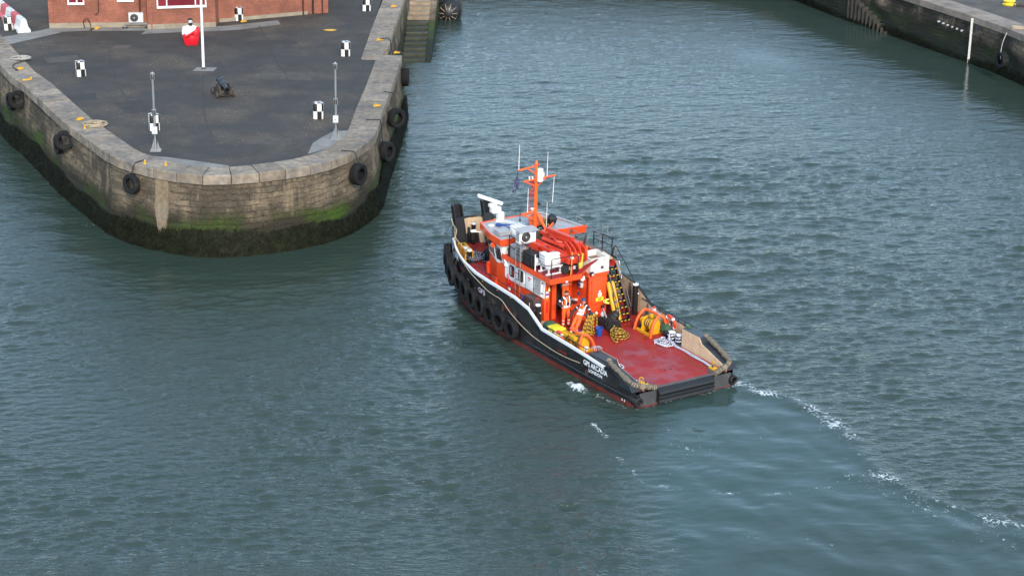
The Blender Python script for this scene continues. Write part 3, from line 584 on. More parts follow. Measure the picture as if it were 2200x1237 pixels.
# landing stairs
st = thing('landing_stairs', 'worn stone landing stairs going down into the water beside the wall', 'stairs', (0, 0, 0))
WETST = mat('wet_weedy_step', (.03, .034, .02), .5, var=.4, vscale=3, bump=.7, bscale=14, objrand=.2)
for i in range(24):
    z = 3.95-i*.19; y = 149.0-i*.80
    mb = MB(); mb.box((-6.97, y, z-.25), (1.56, .84, .5), b=.03); mb.jitter(.012, i); mb.build('step', STEPST if z > 1.6 else WETST, st, smooth=False)
for i in range(12):
    ya, yb = 149.5-i*1.6, 149.5-(i+1)*1.6-.0; za, zb = 4.1-i*.38, 4.1-(i+1)*.38
    mb = MB(); mb.prism([(ya, -1.5), (yb+.02, -1.5), (yb+.02, zb), (ya, za)], -6.18, -5.78, 'yz'); mb.build('stringer_block', WALL, st, smooth=False)

# opposite dock wall
PR = polyline(RQ, .5); NR = normals(PR)
if NR[len(NR)//2].x > 0: NR = [-v for v in NR]
rroot = thing('dock_wall', 'dark stained stone dock wall opposite with broken brown coping', 'wall', (0, 0, 0))
wall_sheet(PR, NR, RZ-.38, -1.2, WALLR, batter=.05, amp=.09, seed=21).build('wall_face', WALLR, rroot)
PRc = polyline(RQ, 1.9); NRc = normals(PRc); NRc = [-v for v in NRc] if NRc[len(NRc)//2].x > 0 else NRc
coping(rroot, PRc, NRc, RZ, 1.6, .42, COPINGR, seed=31, gap=.02, width_fn=lambda p: 1.7 if p.y > 133 else 2.2)
rin = [(p.x-n.x*1.5, p.y-n.y*1.5) for p, n in zip(PRc, NRc)]
mb = MB(); pts = [(70, 170)] + rin + [(70, 92)]; mb.add([(x, y, RZ) for x, y in pts], [tuple(range(len(pts)))])
struct(mb.build('dock_ground', mat('dock_ground', (.085, .075, .065), .9, var=.3, vscale=.8, bump=.6, bscale=20, c2=(.045, .045, .042), c2scale=.5), smooth=False))
# stairs cut into the dock wall
s2 = thing('dock_stairs', 'dark weedy steps let into the dock wall opposite', 'stairs', (0, 0, 0))
DST = mat('dark_step', (.040, .034, .027), .85, var=.4, vscale=3, bump=1, bscale=10)
for i in range(11):
    f = i/10; c = Vector((25.0, 148.2, 0)).lerp(Vector((27.05, 143.6, 0)), f)
    mb = MB(); mb.box((c.x+.42, c.y, .75-f*1.3), (1.0, .55, 3.0-f*1.5), rz=R(-24), b=.04).jitter(.02, i); mb.build('step', DST, s2, smooth=False)
# patch of new concrete and weep pipes
pt = [(29.75, 138.65), (31.05, 136.0)]
wp = Vector((pt[0][0], pt[0][1], 0)); wq = Vector((pt[1][0], pt[1][1], 0)); dt = (wq-wp).normalized(); nn = Vector((dt.y, -dt.x, 0)); nn = nn if nn.x < 0 else -nn
for i in range(6):
    c = wp.lerp(wq, (i+.2)/5.6)
    o = MB(); a = c+nn*.0+Vector((0, 0, 2.10-i*.02)); o.cyl(a-nn*.2, a+nn*.10, .06, 10); o.cyl(a+nn*.09, a+nn*.115, .075, 10)
    tag(o.build('drain_pipe', LGREY), ['white weep pipe in the dock wall, farthest from the tide gauge', 'second white weep pipe counted from the dock stairs', 'third white weep pipe counted from the dock stairs', 'third white weep pipe counted from the tide gauge', 'second white weep pipe counted from the tide gauge', 'white weep pipe in the dock wall, nearest the tide gauge'][i], 'pipe', 'weep pipes in the dock wall')

# seaweed hanging on the foot of both walls
def weed(P, N, zfun, count, m, seed, batter=.1, name='seaweed'):
    g = random.Random(seed); vs = []; fs = []; S = [0]
    for a, b in zip(P[:-1], P[1:]): S.append(S[-1]+(b-a).length)
    for _ in range(count):
        i = g.randrange(len(P)-1); f = g.random(); p = P[i].lerp(P[i+1], f); n = N[i]
        t = Vector((-n.y, n.x, 0)); zt = zfun(p, S[i]+f)*g.uniform(.0, 1.0)**.75+g.uniform(-.05, .12); L = g.uniform(.2, .55); w = g.uniform(.012, .034)
        off = -.10+batter*(3.6-zt)+g.uniform(.02, .14); k = g.uniform(-.12, .12); o = len(vs)
        a = p+n*off
        for q, (dz, ww, oo) in enumerate(((0, .7, 0), (-.5*L, 1, .07), (-L, .35, .04+g.uniform(0, .05)))):
            c = a+n*oo+t*k*q*.6
            vs += [(c.x-t.x*w*ww, c.y-t.y*w*ww, zt+dz), (c.x+t.x*w*ww, c.y+t.y*w*ww, zt+dz+g.uniform(-.02, .02))]
        fs += [(o, o+1, o+3, o+2), (o+2, o+3, o+5, o+4)]
    mb = MB(); mb.v = vs; mb.f = fs
    ob = mb.build(name, m, smooth=False); ob['kind'] = 'stuff'; return ob
WEED = mat('dark_seaweed', (.008, .010, .004), .7, var=.5, vscale=2.2, c2=(.018, .020, .008), c2scale=3.0, spec=.15)
def zf(p, s): return 1.12+.16*math.sin(s*.35)+.1*math.sin(s*1.3)+(.30 if p.y > 98 and p.x > -10 else 0)
ob = weed([p for p in Pf if p.y < 142], [n for p, n in zip(Pf, Nf) if p.y < 142], zf, 60000, WEED, 5); tag(ob, 'dark bladder weed hanging along the waterline of the rounded wall', 'seaweed')
ob = weed(PR, NR, lambda p, s: .5+.25*math.sin(s*.5), 9000, WEED, 6, .05); tag(ob, 'dark weed along the waterline of the dock wall opposite', 'seaweed')
# ------------------------------------------------------------------ things on the quay
def Q(x, y, z=0.): return Vector((x*1.00719, y*1.00719, QZ+z))
def set_mats(o, fn, mats):
    o.data.materials.clear()
    for m in mats: o.data.materials.append(m)
    for p in o.data.polygons: p.material_index = fn(p)
def make_bollard():
    n = 24; prof = [(1, 0), (1.0, .43), (1.0, .44), (1.0, .80), (.95, .85), (.72, .88), (0.001, .885)]
    mb = MB(); vs = []; fs = []
    for r, h in prof:
        for k in range(n):
            a = 2*PI*(k+.5)/n; c, s_ = math.cos(a), math.sin(a); q = .275/((abs(c)**5+abs(s_)**5)**.2); vs.append((q*r*c, q*r*s_, h))
    for i in range(len(prof)-1):
        for k in range(n): fs.append((i*n+k, i*n+(k+1) % n, (i+1)*n+(k+1) % n, (i+1)*n+k))
    mb.add(vs, fs); o = mb.build('bollard', WHITEB, ang=50)
    def pick(p):
        seg = int(((math.atan2(p.center.y, p.center.x)/(2*PI)) % 1)*8); row = 1 if p.center.z > .435 else 0
        if p.center.z > .84: return 0 if seg % 2 else 1
        return (seg+row+1) % 2
    set_mats(o, pick, [WHITEB, BLACKB]); return o
WHITEB = mat('white_gloss_post', (.74, .73, .70), .45, var=.1, c2=(.3, .27, .22), c2scale=5, c2lo=.55, c2hi=.72, streak=.35); BLACKB = mat('black_gloss_post', (.012, .012, .013), .35)
bspots = [(-31.62, 121.75, 20, 'chequered bollard beside the white end of the barrier row'), (-24.72, 110.4, 22, 'chequered bollard standing alone between pale rope and left signal mast'),
          (-18.61, 99.3, 20, 'chequered bollard half hidden by the left signal mast'), (-10.41, 102.15, 0, 'chequered bollard next to the right signal mast'),
          (-10.17, 116.4, 0, 'chequered bollard near the notch in the coping'), (-17.75, 125.55, 0, 'chequered bollard against the brick wall right of the bay window'), (-9.87, 129.15, 0, 'chequered bollard at the top edge beside the stairs')]
b0 = None
for x, y, a, lab in bspots:
    o = b0.copy() if b0 else make_bollard()
    if b0: col.objects.link(o)
    b0 = b0 or o
    o.location = Q(x, y, -.012); o.rotation_euler = (R(random.uniform(-1.6, 1.6)), R(random.uniform(-1.6, 1.6)), R(a)); tag(o, lab, 'bollard', 'chequered bollards on the quay')

def signal_mast(x, y, lab, rz):
    t = thing('signal_mast', lab, 'signal mast', Q(x, y), rz, 'signal masts on the quay')
    mb = MB(); mb.box((0, 0, .015), (.55, .5, .03), b=.008); mb.build('base_plate', GALV, t)
    for dx, dy in ((-.22, -.2), (.22, -.2), (-.22, .2), (.22, .2)): MB().cyl((dx, dy, .03), (dx, dy, .07), .022, 6).build('bolt', GALV, t)
    for a in range(4):
        mb = MB(); mb.prism([(.05, .03), (.24, .03), (.07, .62), (.05, .62)], -.008, .008, 'xz'); mb.build('gusset', GALV, t, rot=(0, 0, a*PI/2))
    MB().tube([(0, 0, .03), (0, 0, 1.95), (0, 0, 3.7)], [.068, .062, .055], 12).build('pole', GALV, t)
    b = MB().box((0, -.10, 1.08), (.27, .18, .36), b=.02).build('control_box', LGREY, t); MB().box((0, -.196, 1.08), (.06, .012, .06)).build('latch', GREY, b)
    MB().tube([(.05, -.1, .92), (.08, -.1, .6), (.06, -.02, .3)], .015, 6).build('cable', BLACK, t)
    for z in (1.98, 3.82):
        h = MB().box((0, 0, z), (.20, .17, .33), b=.03).build('lamp_housing', GALV, t)
        for sx in (-.045, .045): MB().box((sx, -.088, z), (.06, .014, .24)).build('lens_slot', BLACK, h)
        MB().box((0, -.093, z+.145), (.23, .05, .018)).build('hood', GALV, h)
        for sx in (-.045, .045): MB().box((sx, .088, z), (.06, .014, .24)).build('lens_slot', BLACK, h)
    MB().lathe([(.06, 3.98), (.045, 4.03), (.001, 4.05)], n=10).build('cap', GALV, t)
    return t
signal_mast(-17.86, 95.45, 'grey signal mast standing on the left of the rounded quay', R(4)); signal_mast(-9.11, 98.15, 'grey signal mast on the pale slab at the right curve', R(-4))

t = thing('flagpole', 'tall white flagpole rising out of frame beside the bust', 'flagpole', Q(-18.06, 112.45))
MB().lathe([(.16, 0), (.16, .03), (.10, .04), (.09, .12)], n=16).build('foot', DGREY, t); MB().tube([(0, 0, .03), (0, 0, 4), (0, 0, 9.5)], [.085, .075, .05], 14).build('pole', WHITE, t)

# cannon on a ship's carriage
t = thing('cannon', 'old black cannon on a wooden truck carriage', 'cannon', Q(-16.05, 106.45), R(-68))
M = Matrix.Translation((-.1, 0, .66)) @ Matrix.Rotation(R(7), 4, 'Y')
br = MB().lathe([(.001, -.95), (.05, -.93), (.07, -.88), (.04, -.82), (.10, -.80), (.20, -.76), (.21, -.70), (.195, -.66), (.19, -.40), (.205, -.38), (.205, -.34), (.185, -.33), (.165, .15), (.18, .17), (.18, .21), (.16, .22), (.125, .82), (.13, .86), (.165, .96), (.16, 1.0), (.085, 1.0), (.075, .6), (.001, .58)], axis='X', n=24, M=M)
bo = br.build('barrel', IRON, t); MB().tube([M @ Vector((.0, -.36, -.03)), M @ Vector((0, .36, -.03))], .055, 10).build('trunnion', IRON, bo)
for sy in (-1, 1):
    mb = MB(); mb.prism([(-.85, .18), (.55, .18), (.55, .62), (.22, .66), (.05, .58), (-.1, .58), (-.12, .50), (-.4, .50), (-.42, .40), (-.66, .40), (-.68, .30), (-.85, .30)], sy*.32-.06, sy*.32+.06, 'xz')
    ck = mb.build('cheek', WOODOLD, t, smooth=False)
    for z, x in ((.52, .35), (.35, -.2)): MB().cyl((x, sy*.37, z), (x, sy*.40, z), .035, 8).build('bolt', IRON, ck)
for x in (.38, -.62):
    MB().box((x, 0, .16), (.15, 1.0, .14), b=.02).build('axle', WOODOLD, t)
    for sy in (-1, 1):
        w = MB().lathe([(.04, -.06), (.17, -.06), (.18, -.04), (.18, .04), (.17, .06), (.04, .06)], (x, sy*.46, .18), 'Y', 18).build('truck_wheel', WOODOLD, t)
        MB().cyl((x, sy*.5, .18), (x, sy*.56, .18), .04, 8).build('axle_pin', IRON, w)
MB().box((.5, 0, .33), (.1, .56, .22), b=.02).build('transom', WOODOLD, t); MB().box((-.35, 0, .24), (.9, .5, .06), b=.01).build('bed', WOODOLD, t)
MB().prism([(-.75, .34), (-.3, .34), (-.75, .46)], -.09, .09, 'xz').build('quoin', WOODOLD, t)

# painted bust of a bearded man in a red robe
t = thing('bust_statue', 'painted bust of a bearded man in a red robe', 'statue', Q(-19.72, 118.5), R(-90))
BUSTW = mat('bust_white', (.78, .76, .74), .45, var=.05); BUSTK = mat('bust_black', (.014, .014, .015), .5, bump=.6, bscale=16)
def ell(cx, cy, z, rx, ry, n=28, sq=2.3, ph=0., wob=0.):
    out = []
    for k in range(n):
        a = 2*PI*k/n; c, s_ = math.cos(a), math.sin(a); q = 1/((abs(c)**sq+abs(s_)**sq)**(1/sq)); q *= 1+wob*math.sin(6*a+ph)
        out.append((cx+rx*q*c, cy+ry*q*s_, z))
    return out
# torso: chest forward is +x
MB().loft([ell(0, 0, .45, .23, .36), ell(.02, 0, .7, .26, .41), ell(.05, 0, .92, .27, .46), ell(.03, 0, 1.05, .23, .50), ell(.0, 0, 1.14, .17, .42), ell(0, 0, 1.19, .11, .2), ell(.02, 0, 1.22, .085, .095)]).build('torso', BUSTW, t)
for sy in (-1, 1):
    MB().ball((.2, sy*.17, .93), (.12, .18, .12)).build('chest_muscle', BUSTW, t)
    MB().tube([(0, sy*.36, 1.05), (-.03, sy*.42, .88), (-.0, sy*.43, .62)], [.15, .14, .12], 14).build('upper_arm', BUSTW if sy < 0 else RED, t)
MB().loft([ell(0, 0, 0, .23, .38, wob=.08), ell(0, 0, .15, .27, .43, wob=.09, ph=.5), ell(0, .0, .38, .29, .49, wob=.06, ph=1.), ell(0, .0, .56, .285, .50, wob=.05, ph=1.6), ell(0, 0, .68, .25, .47, wob=.03, ph=2.)]).build('robe', RED, t)
for k in range(6):   # folds that cross the chest to the left shoulder
    f = k/5; MB().tube(smooth_path([(.10-.0*f, -.42+.10*f, .50+.06*f), (.30, -.12+.16*f, .60+.12*f), (.27, .18+.12*f, .86+.07*f), (.10, .36+.05*f, 1.06+.04*f), (-.12, .38, 1.08)], 5), [.05+.03*math.sin(i*.3) for i in range(21)], 8).build('robe_fold', RED, t)
MB().loft([ell(0, .26, .60, .31, .28, wob=.05), ell(.01, .28, .80, .31, .27, wob=.05, ph=1), ell(.0, .32, 1.0, .25, .22, wob=.04), ell(-.02, .32, 1.12, .16, .14), ell(-.04, .32, 1.16, .05, .05)]).build('shoulder_drape', RED, t)
hd = MB().loft([ell(.03, 0, 1.18, .085, .085), ell(.04, 0, 1.26, .10, .095), ell(.05, 0, 1.33, .145, .12), ell(.045, 0, 1.42, .155, .13), ell(.03, 0, 1.52, .14, .125), ell(.01, 0, 1.58, .09, .08), ell(0, 0, 1.60, .02, .02)]).build('head', BUSTW, t)
MB().ball((.20, 0, 1.42), (.03, .022, .05)).build('nose', BUSTW, hd)
for sy in (-1, 1): MB().ball((.175, sy*.055, 1.455), (.02, .03, .014)).build('eye', BUSTK, hd); MB().ball((.17, sy*.06, 1.485), (.03, .045, .014)).build('eyebrow', BUSTK, hd)
mb = MB(); g = random.Random(2)
for _ in range(70):
    a = g.uniform(R(60), R(300)); e = g.uniform(.0, 1.3); mb.ball((.0+.15*math.cos(a)*math.cos(e), .135*math.sin(a)*math.cos(e), 1.47+.14*math.sin(e)), g.uniform(.03, .05), 6, 4)
for _ in range(20): a = g.uniform(0, 6.28); mb.ball((.05+.1*math.cos(a), .09*math.sin(a), 1.59+g.uniform(-.02, .02)), g.uniform(.035, .05), 6, 4)
mb.build('hair', BUSTK, hd)
mb = MB()
for _ in range(60):
    a = g.uniform(R(-75), R(75)); z = g.uniform(1.22, 1.385); r = lerp(.10, .165, (z-1.2)/.19); mb.ball((.04+r*math.cos(a), r*.8*math.sin(a), z), g.uniform(.025, .042), 6, 4)
mb.build('beard', BUSTK, hd)

# yellow mooring rings, studs and plate
def ring(x, y, rz, lab, dz=.055):
    t = thing('mooring_ring', lab, 'mooring ring', Q(x, y, dz), rz, 'yellow mooring rings on the quay')
    MB().box((0, 0, .02), (.22, .22, .04), b=.01).build('eye_plate', YELLOW, t); MB().tube([(math.cos(a)*.06, 0, .04+math.sin(a)*.07) for a in [PI*k/8 for k in range(9)]], .022, 6).build('staple', YELLOW, t)
    MB().tube([(.13+.15*math.cos(2*PI*k/20), .15*math.sin(2*PI*k/20), .05) for k in range(20)], .027, 8, closed=True).build('ring', YELLOW, t)
for x, y, a, lab, dz in [(-28.49, 111.4, 40, 'yellow ring at the end of the pale rope on the coping', .055), (-22.81, 100.75, 50, 'yellow ring beside the beige coiled rope', .055), (-7.56, 104.55, 10, 'yellow ring whose strap holds the big tyre on the right wall', .055), (-7.22, 117.0, 0, 'yellow ring on the projecting corner of the coping', .055), (-8.49, 120.31, 0, 'yellow ring holding a black strap over the recessed coping', .055),
                      (-8.24, 130.16, 0, 'yellow ring farthest up the right coping, by the stairs', .055), (-26.25, 122.3, 70, 'small yellow ring on the paving before the brick wall', .01), (-17.49, 125.0, 20, 'small yellow ring at the foot of the bollard by the bay window', .01)]:
    ring(x, y, R(a), lab, dz)
def stud(x, y, lab, long=False):
    mb = MB()
    if long: mb.box((0, 0, .03), (.55, .09, .06), rz=R(35), b=.01); mb.cyl((.2, .14, .06), (.2, .14, .16), .05, 8)
    else: mb.box((0, 0, .02), (.12, .12, .04)); mb.cyl((0, 0, .04), (0, 0, .15), .04, 8); mb.ball((0, 0, .15), .05, 8, 6)
    o = mb.build('mooring_stud', YELLOW); o.location = Q(x, y, .05); tag(o, lab, 'stud')
stud(-27.45, 108.95, 'yellow bar lying on the coping between rope and tyres', True); stud(-22.15, 99.1, 'tiny yellow stud in front of the beige coil'); stud(-17.95, 92.95, 'yellow stud above the single tyre on the front wall'); stud(-16.9, 92.75, 'yellow stud on the front coping above the repaired strip')
o = MB().prism([(-.42, 0), (-.15, -.22), (.2, -.2), (.42, .05), (.15, .24), (-.2, .2)], 0, .02).build('manhole_cover', YELLOW, smooth=False); o.location = Q(-11.73, 123.1, .004); tag(o, 'flat yellow lozenge plate on the asphalt', 'plate')

# ropes left on the quay
def coil_pts(rx, ry, turns, rise, seed, n=22, jit=.06, r0=.55):
    g = random.Random(seed); out = []
    for i in range(int(turns*n)+1):
        a = 2*PI*i/n; f = i/(turns*n); q = lerp(r0, 1, (math.sin(f*turns*1.9)*.5+.5)); w = 1+jit*math.sin(a*.37+seed)+jit*.7*math.sin(a*.71)
        out.append((rx*q*w*math.cos(a)+.05*math.sin(i*.05), ry*q*w*math.sin(a), .03+rise*f+.012*math.sin(i*1.3)))
    return out
def rope_obj(name, pts, r, m, lab, loc, rz=0, cat='rope', n=6):
    o = MB().tube(pts, r, n).build(name, m, loc=loc, rot=(0, 0, rz)); return tag(o, lab, cat)
rope_obj('coiled_rope', coil_pts(.55, .40, 6, .14, 3, jit=.30, r0=.3) , .028, ROPEG, 'pale grey rope heaped on the left coping', Q(-28.75, 113.75, .06), R(20))
rope_obj('tail_rope', smooth_path([(0, 0, .02), (-.45, -.9, .02), (-.35, -1.7, .03), (.1, -2.35, .03), (-.05, -2.5, .05)]), .026, BLACKM, 'dark strap running from the pale rope heap to its yellow ring', Q(-28.55, 113.4, .07), 0)
rope_obj('coiled_rope', coil_pts(.55, .42, 6, .12, 5, jit=.26, r0=.3), .032, ROPEBG, 'beige rope coiled on the coping above the tyre pair', Q(-21.7, 99.75, .06), R(25))
rope_obj('mooring_strap', smooth_path([(0, 0, .05), (.35, .1, .12), (.62, .0, .06), (.72, -.1, -.4), (.95, -.35, -1.4)]), .035, BLACKM, 'black strap hanging over the edge of the recessed coping', Q(-8.4, 120.3, .06), 0)
rope_obj('mooring_strap', smooth_path([(0, 0, .06), (.3, -.1, .07), (.40, -.25, -.05), (.42, -.6, -.8)]), .032, BLACKM, 'black strap from the corner ring down to the weedy tyre', Q(-7.15, 117.0, .05), 0)

# tyres hung on the walls
def tyre_mesh(Rm, wd, name='tyre'):
    r_in = Rm*.54; prof = []
    for k in range(15):
        a = PI*k/14; prof.append((r_in+(Rm-r_in)*(.5-.5*math.cos(a))**.62 if False else lerp(r_in, Rm, min(1, (k/3)**.8) if k <= 7 else min(1, ((14-k)/3)**.8)), lerp(-wd/2, wd/2, k/14)))
    # outer: rounded shoulders, then the hollow inside
    H = wd/2
    prof = [(r_in, -H*.78), (r_in+.03, -H*.92), (lerp(r_in, Rm, .55), -H), (Rm*.93, -H*.93), (Rm*.985, -H*.72), (Rm, -H*.52)]
    for q in (-.34, 0, .34): prof += [(Rm, H*(q-.10)), (Rm*.975, H*(q-.07)), (Rm*.975, H*(q+.07)), (Rm, H*(q+.10))]
    prof += [(Rm, H*.52), (Rm*.985, H*.72), (Rm*.93, H*.93), (lerp(r_in, Rm, .55), H), (r_in+.03, H*.92), (r_in, H*.78), (r_in+.02, H*.6), (Rm*.9, H*.5), (Rm*.93, 0), (Rm*.9, -H*.5), (r_in+.02, -H*.6)]
    return MB().lathe(prof, axis='Y', n=32, closed=True).mesh(name, RUBBER)
TY = tyre_mesh(.52, .32); TYW = tyre_mesh(.56, .46)
def hang_tyre(x, y, z, ang, lab, mesh=TY, tilt=0., strap=None, off=.0, grp='tyres hung along the quay wall'):
    t = thing('tyre_fender', lab, 'tyre', (x, y, z), R(ang), grp)
    o = inst(mesh, 'tyre', t, rot=(R(tilt), 0, 0))
    if strap: MB().tube(smooth_path(strap), .025, 6).build('hanging_strap', BLACKM, t)
    return t
def wall_near(x, y):
    i = min(range(len(Pf)), key=lambda i: (Pf[i]-Vector((x, y, 0))).length); n = Nf[i]; return Pf[i], n, math.degrees(math.atan2(n.x, -n.y))
for x, y, z, da, off, mesh, lab, st_ in [
    (-28.34, 110.1, 2.72, 0, .36, TY, 'lower tyre of the pair on the left wall below the pale rope', None), (-27.85, 109.2, 3.02, 62, .25, TY, 'turned tyre of the pair on the left wall below the pale rope', 1),
    (-23.75, 101.55, 2.75, 0, .34, TY, 'lower tyre of the pair under the beige coil', None), (-23.2, 100.5, 3.2, 62, .25, TY, 'turned tyre of the pair under the beige coil', 1),
    (-18.45, 93.75, 3.08, 0, .28, TY, 'single thin tyre on the front wall beside the repaired strip', 1), (-8.16, 96.43, 2.95, -6, .40, TYW, 'fat tyre on the right of the front wall above the green algae', 1),
    (-6.98, 107.9, 2.72, -46, .46, TYW, 'big wide tyre strapped to the yellow ring on the right wall', 1), (-7.25, 102.4, 2.35, 0, .25, TY, 'narrow tyre of the pair low on the right wall', 1), (-7.13, 103.6, 2.05, -30, .34, TYW, 'mossy tyre of the pair low on the right wall', None),
    (-6.85, 117.9, 2.6, 0, .22, TYW, 'dark weedy tyre below the projecting corner', None)]:
    p, n, a = wall_near(x, y); q = p+n*off
    hang_tyre(q.x, q.y, z, a+da, lab, mesh, strap=([(0, 0, .45), (.02, .1, .7), (.03, .16, QZ-z-.05), (.0, .34, QZ-z+.085), (-.12, .95, QZ-z+.075)] if st_ and da < 50 else None))
p = Vector((33.0, 129.6, 0)); t = hang_tyre(32.35, 129.9, 1.45, -73+0, 'tyre hanging on a white rope against the dock wall opposite', TYW, grp=None)
MB().tube(smooth_path([(0, -.12, .05), (0, -.16, .55), (.02, -.1, 1.2), (0, .15, 1.85)]), .03, 6).build('hanging_rope', ROPEG, t)

# floating fender
t = thing('floating_fender', 'big black floating fender wrapped in chain beside the stairs', 'fender', (-5.1, 146.6, .55))
body = MB().ball((0, 0, 0), (1.0, 1.25, 1.0), 28, 18).build('body', mat('fender_black', (.014, .015, .017), .45, bump=.3, bscale=8), t)
for k in range(10):
    a = 2*PI*k/10; pts = [(1.03*math.sin(e)*math.cos(a), -1.28*math.cos(e), 1.03*math.sin(e)*math.sin(a)) for e in [.18+.12*i for i in range(14)]]
    MB().tube(pts[1:6], .022, 6).build('lashing', ROPEBG, t)
for e in (.75, 1.2, 1.6):
    n_ = 36; mb = MB()
    for k in range(n_): a = 2*PI*k/n_; c = Vector((1.03*math.sin(e)*math.cos(a), -1.28*math.cos(e), 1.03*math.sin(e)*math.sin(a))); mb.ball(c, (.06, .045, .045), 6, 4)
    mb.build('chain_net', IRON, t)
mb = MB()
for k in range(40): a = -1.0+k*.07; mb.ball((.75*math.cos(a)+.25, -.4+.02*k, .95*math.sin(a)+.15), (.06, .05, .05), 6, 4)
mb.build('chain_net', IRON, t)

# tide gauge, yellow bollard, chain on the dock
t = thing('tide_gauge', 'white graduated tide board on the dock wall', 'tide gauge', (31.32, 135.1, -.3), R(-24)); bw = MB().box((0, 0, 1.75), (.15, .06, 3.3)).build('board', DIRTYW, t)
for k in range(22): MB().box((-.03 if k % 2 else .03, -.033, .3+k*.14), (.06, .008, .03)).build('graduation', GREY, bw)
MB().tube([(.35, .1, 1.6), (.33, .1, 3.1)], .03, 6).build('blue_hose', BLUEP, t)
o = MB().lathe([(.46, 0), (.48, .06), (.36, .10), (.32, .18), (.42, .25), (.44, .30), (.38, .35), (.001, .36)], n=24).build('mooring_bollard', mat('dock_yellow', (.75, .55, .02), .5)); o.location = (34.8, 139.4, RZ); tag(o, 'squat yellow mooring bollard on the dock opposite', 'bollard')
mb = MB(); g = random.Random(9)
for k in range(60): a = k*.5; r = .3+.012*k*g.uniform(.6, 1.2); mb.ball((r*math.cos(a), r*.7*math.sin(a), .05+.02*(k % 3)), (.09, .05, .045), 6, 4, Matrix.Rotation(a+1.2, 4, 'Z'))
o = mb.build('chain_heap', CHAIN); o.location = (35.9, 139.0, RZ); tag(o, 'rusty chain heaped beside the yellow dock bollard', 'chain')
o = MB().tube(coil_pts(.45, .3, 4, .1, 8), .05, 6).build('old_hawser', ROPEBG); o.location = (33.55, 131.4, RZ+.05); tag(o, 'old hawser lying on the coping above the dock tyre', 'rope')

# brick office
def brick_mat():
    m = bpy.data.materials.new('red_brick'); m.use_nodes = True; n, l = nt(m); b = n['Principled BSDF']; b.inputs['Roughness'].default_value = .88
    t = n.new('ShaderNodeTexCoord'); sp = n.new('ShaderNodeSeparateXYZ'); l.new(t.outputs['Object'], sp.inputs[0])
    ad = n.new('ShaderNodeMath'); ad.operation = 'ADD'; l.new(sp.outputs[0], ad.inputs[0]); l.new(sp.outputs[1], ad.inputs[1])
    cb = n.new('ShaderNodeCombineXYZ'); l.new(ad.outputs[0], cb.inputs[0]); l.new(sp.outputs[2], cb.inputs[1])
    br = n.new('ShaderNodeTexBrick'); br.inputs['Scale'].default_value = 1; br.inputs['Brick Width'].default_value = .225; br.inputs['Row Height'].default_value = .075; br.inputs['Mortar Size'].default_value = .007; br.inputs['Mortar Smooth'].default_value = .3; br.inputs['Bias'].default_value = -.1
    br.inputs['Color1'].default_value = (.30, .085, .045, 1); br.inputs['Color2'].default_value = (.20, .055, .032, 1); br.inputs['Mortar'].default_value = (.25, .19, .15, 1); l.new(cb.outputs[0], br.inputs[0])
    nz = n.new('ShaderNodeTexNoise'); nz.inputs['Scale'].default_value = .9; nz.inputs['Detail'].default_value = 6; l.new(t.outputs['Object'], nz.inputs[0]); mr = n.new('ShaderNodeMapRange'); mr.inputs[1].default_value = .3; mr.inputs[2].default_value = .7; mr.inputs[3].default_value = .72; mr.inputs[4].default_value = 1.2; l.new(nz.outputs[0], mr.inputs[0])
    vm = n.new('ShaderNodeVectorMath'); vm.operation = 'SCALE'; l.new(br.outputs[0], vm.inputs[0]); l.new(mr.outputs[0], vm.inputs['Scale']); l.new(vm.outputs[0], b.inputs['Base Color'])
    bp = n.new('ShaderNodeBump'); bp.invert = True; bp.inputs['Strength'].default_value = .5; bp.inputs['Distance'].default_value = .01; l.new(br.outputs['Fac'], bp.inputs['Height']); l.new(bp.outputs[0], b.inputs['Normal'])
    return m
BRICK = brick_mat()
bt = thing('brick_office', 'red brick office with white framed windows and a projecting bay', 'building', (0, 0, QZ))
# wall line (front), from the left corner to the right end
W = [(-29.40, 123.19), (-23.24, 124.05), (-23.24, 123.42), (-19.10, 124.42), (-19.10, 125.75), (-13.73, 128.61), (-12.40, 129.14)]
PLINTH = mat('plinth_render', (.27, .23, .17), .9, var=.2, vscale=2, bump=.4, bscale=20)
def wall_run(a, b, h, m, name, th, z0=0., push=0., holes=()):
    a = Vector((*a, 0)); b = Vector((*b, 0)); d = (b-a); L = d.length; d.normalize(); nrm = Vector((d.y, -d.x, 0))
    mb = MB(); cuts = sorted(holes); x = 0
    def seg(x0, x1, za, zb):
        if x1-x0 < .01 or zb-za < .01: return
        p0 = a+d*x0+nrm*push; p1 = a+d*x1+nrm*push
        q0 = p0-nrm*th; q1 = p1-nrm*th
        vs = [(*p.xy, z) for z in (za, zb) for p in (p0, p1, q1, q0)]
        mb.add(vs, [(3, 2, 1, 0), (4, 5, 6, 7), (0, 1, 5, 4), (1, 2, 6, 5), (2, 3, 7, 6), (3, 0, 4, 7)])
    for hx0, hx1, hz0, hz1 in cuts: seg(x, hx0, z0, h); seg(hx0, hx1, z0, hz0); seg(hx0, hx1, hz1, h); x = hx1
    seg(x, L, z0, h); mb.build(name, m, bt, smooth=False)
    return a, d, nrm
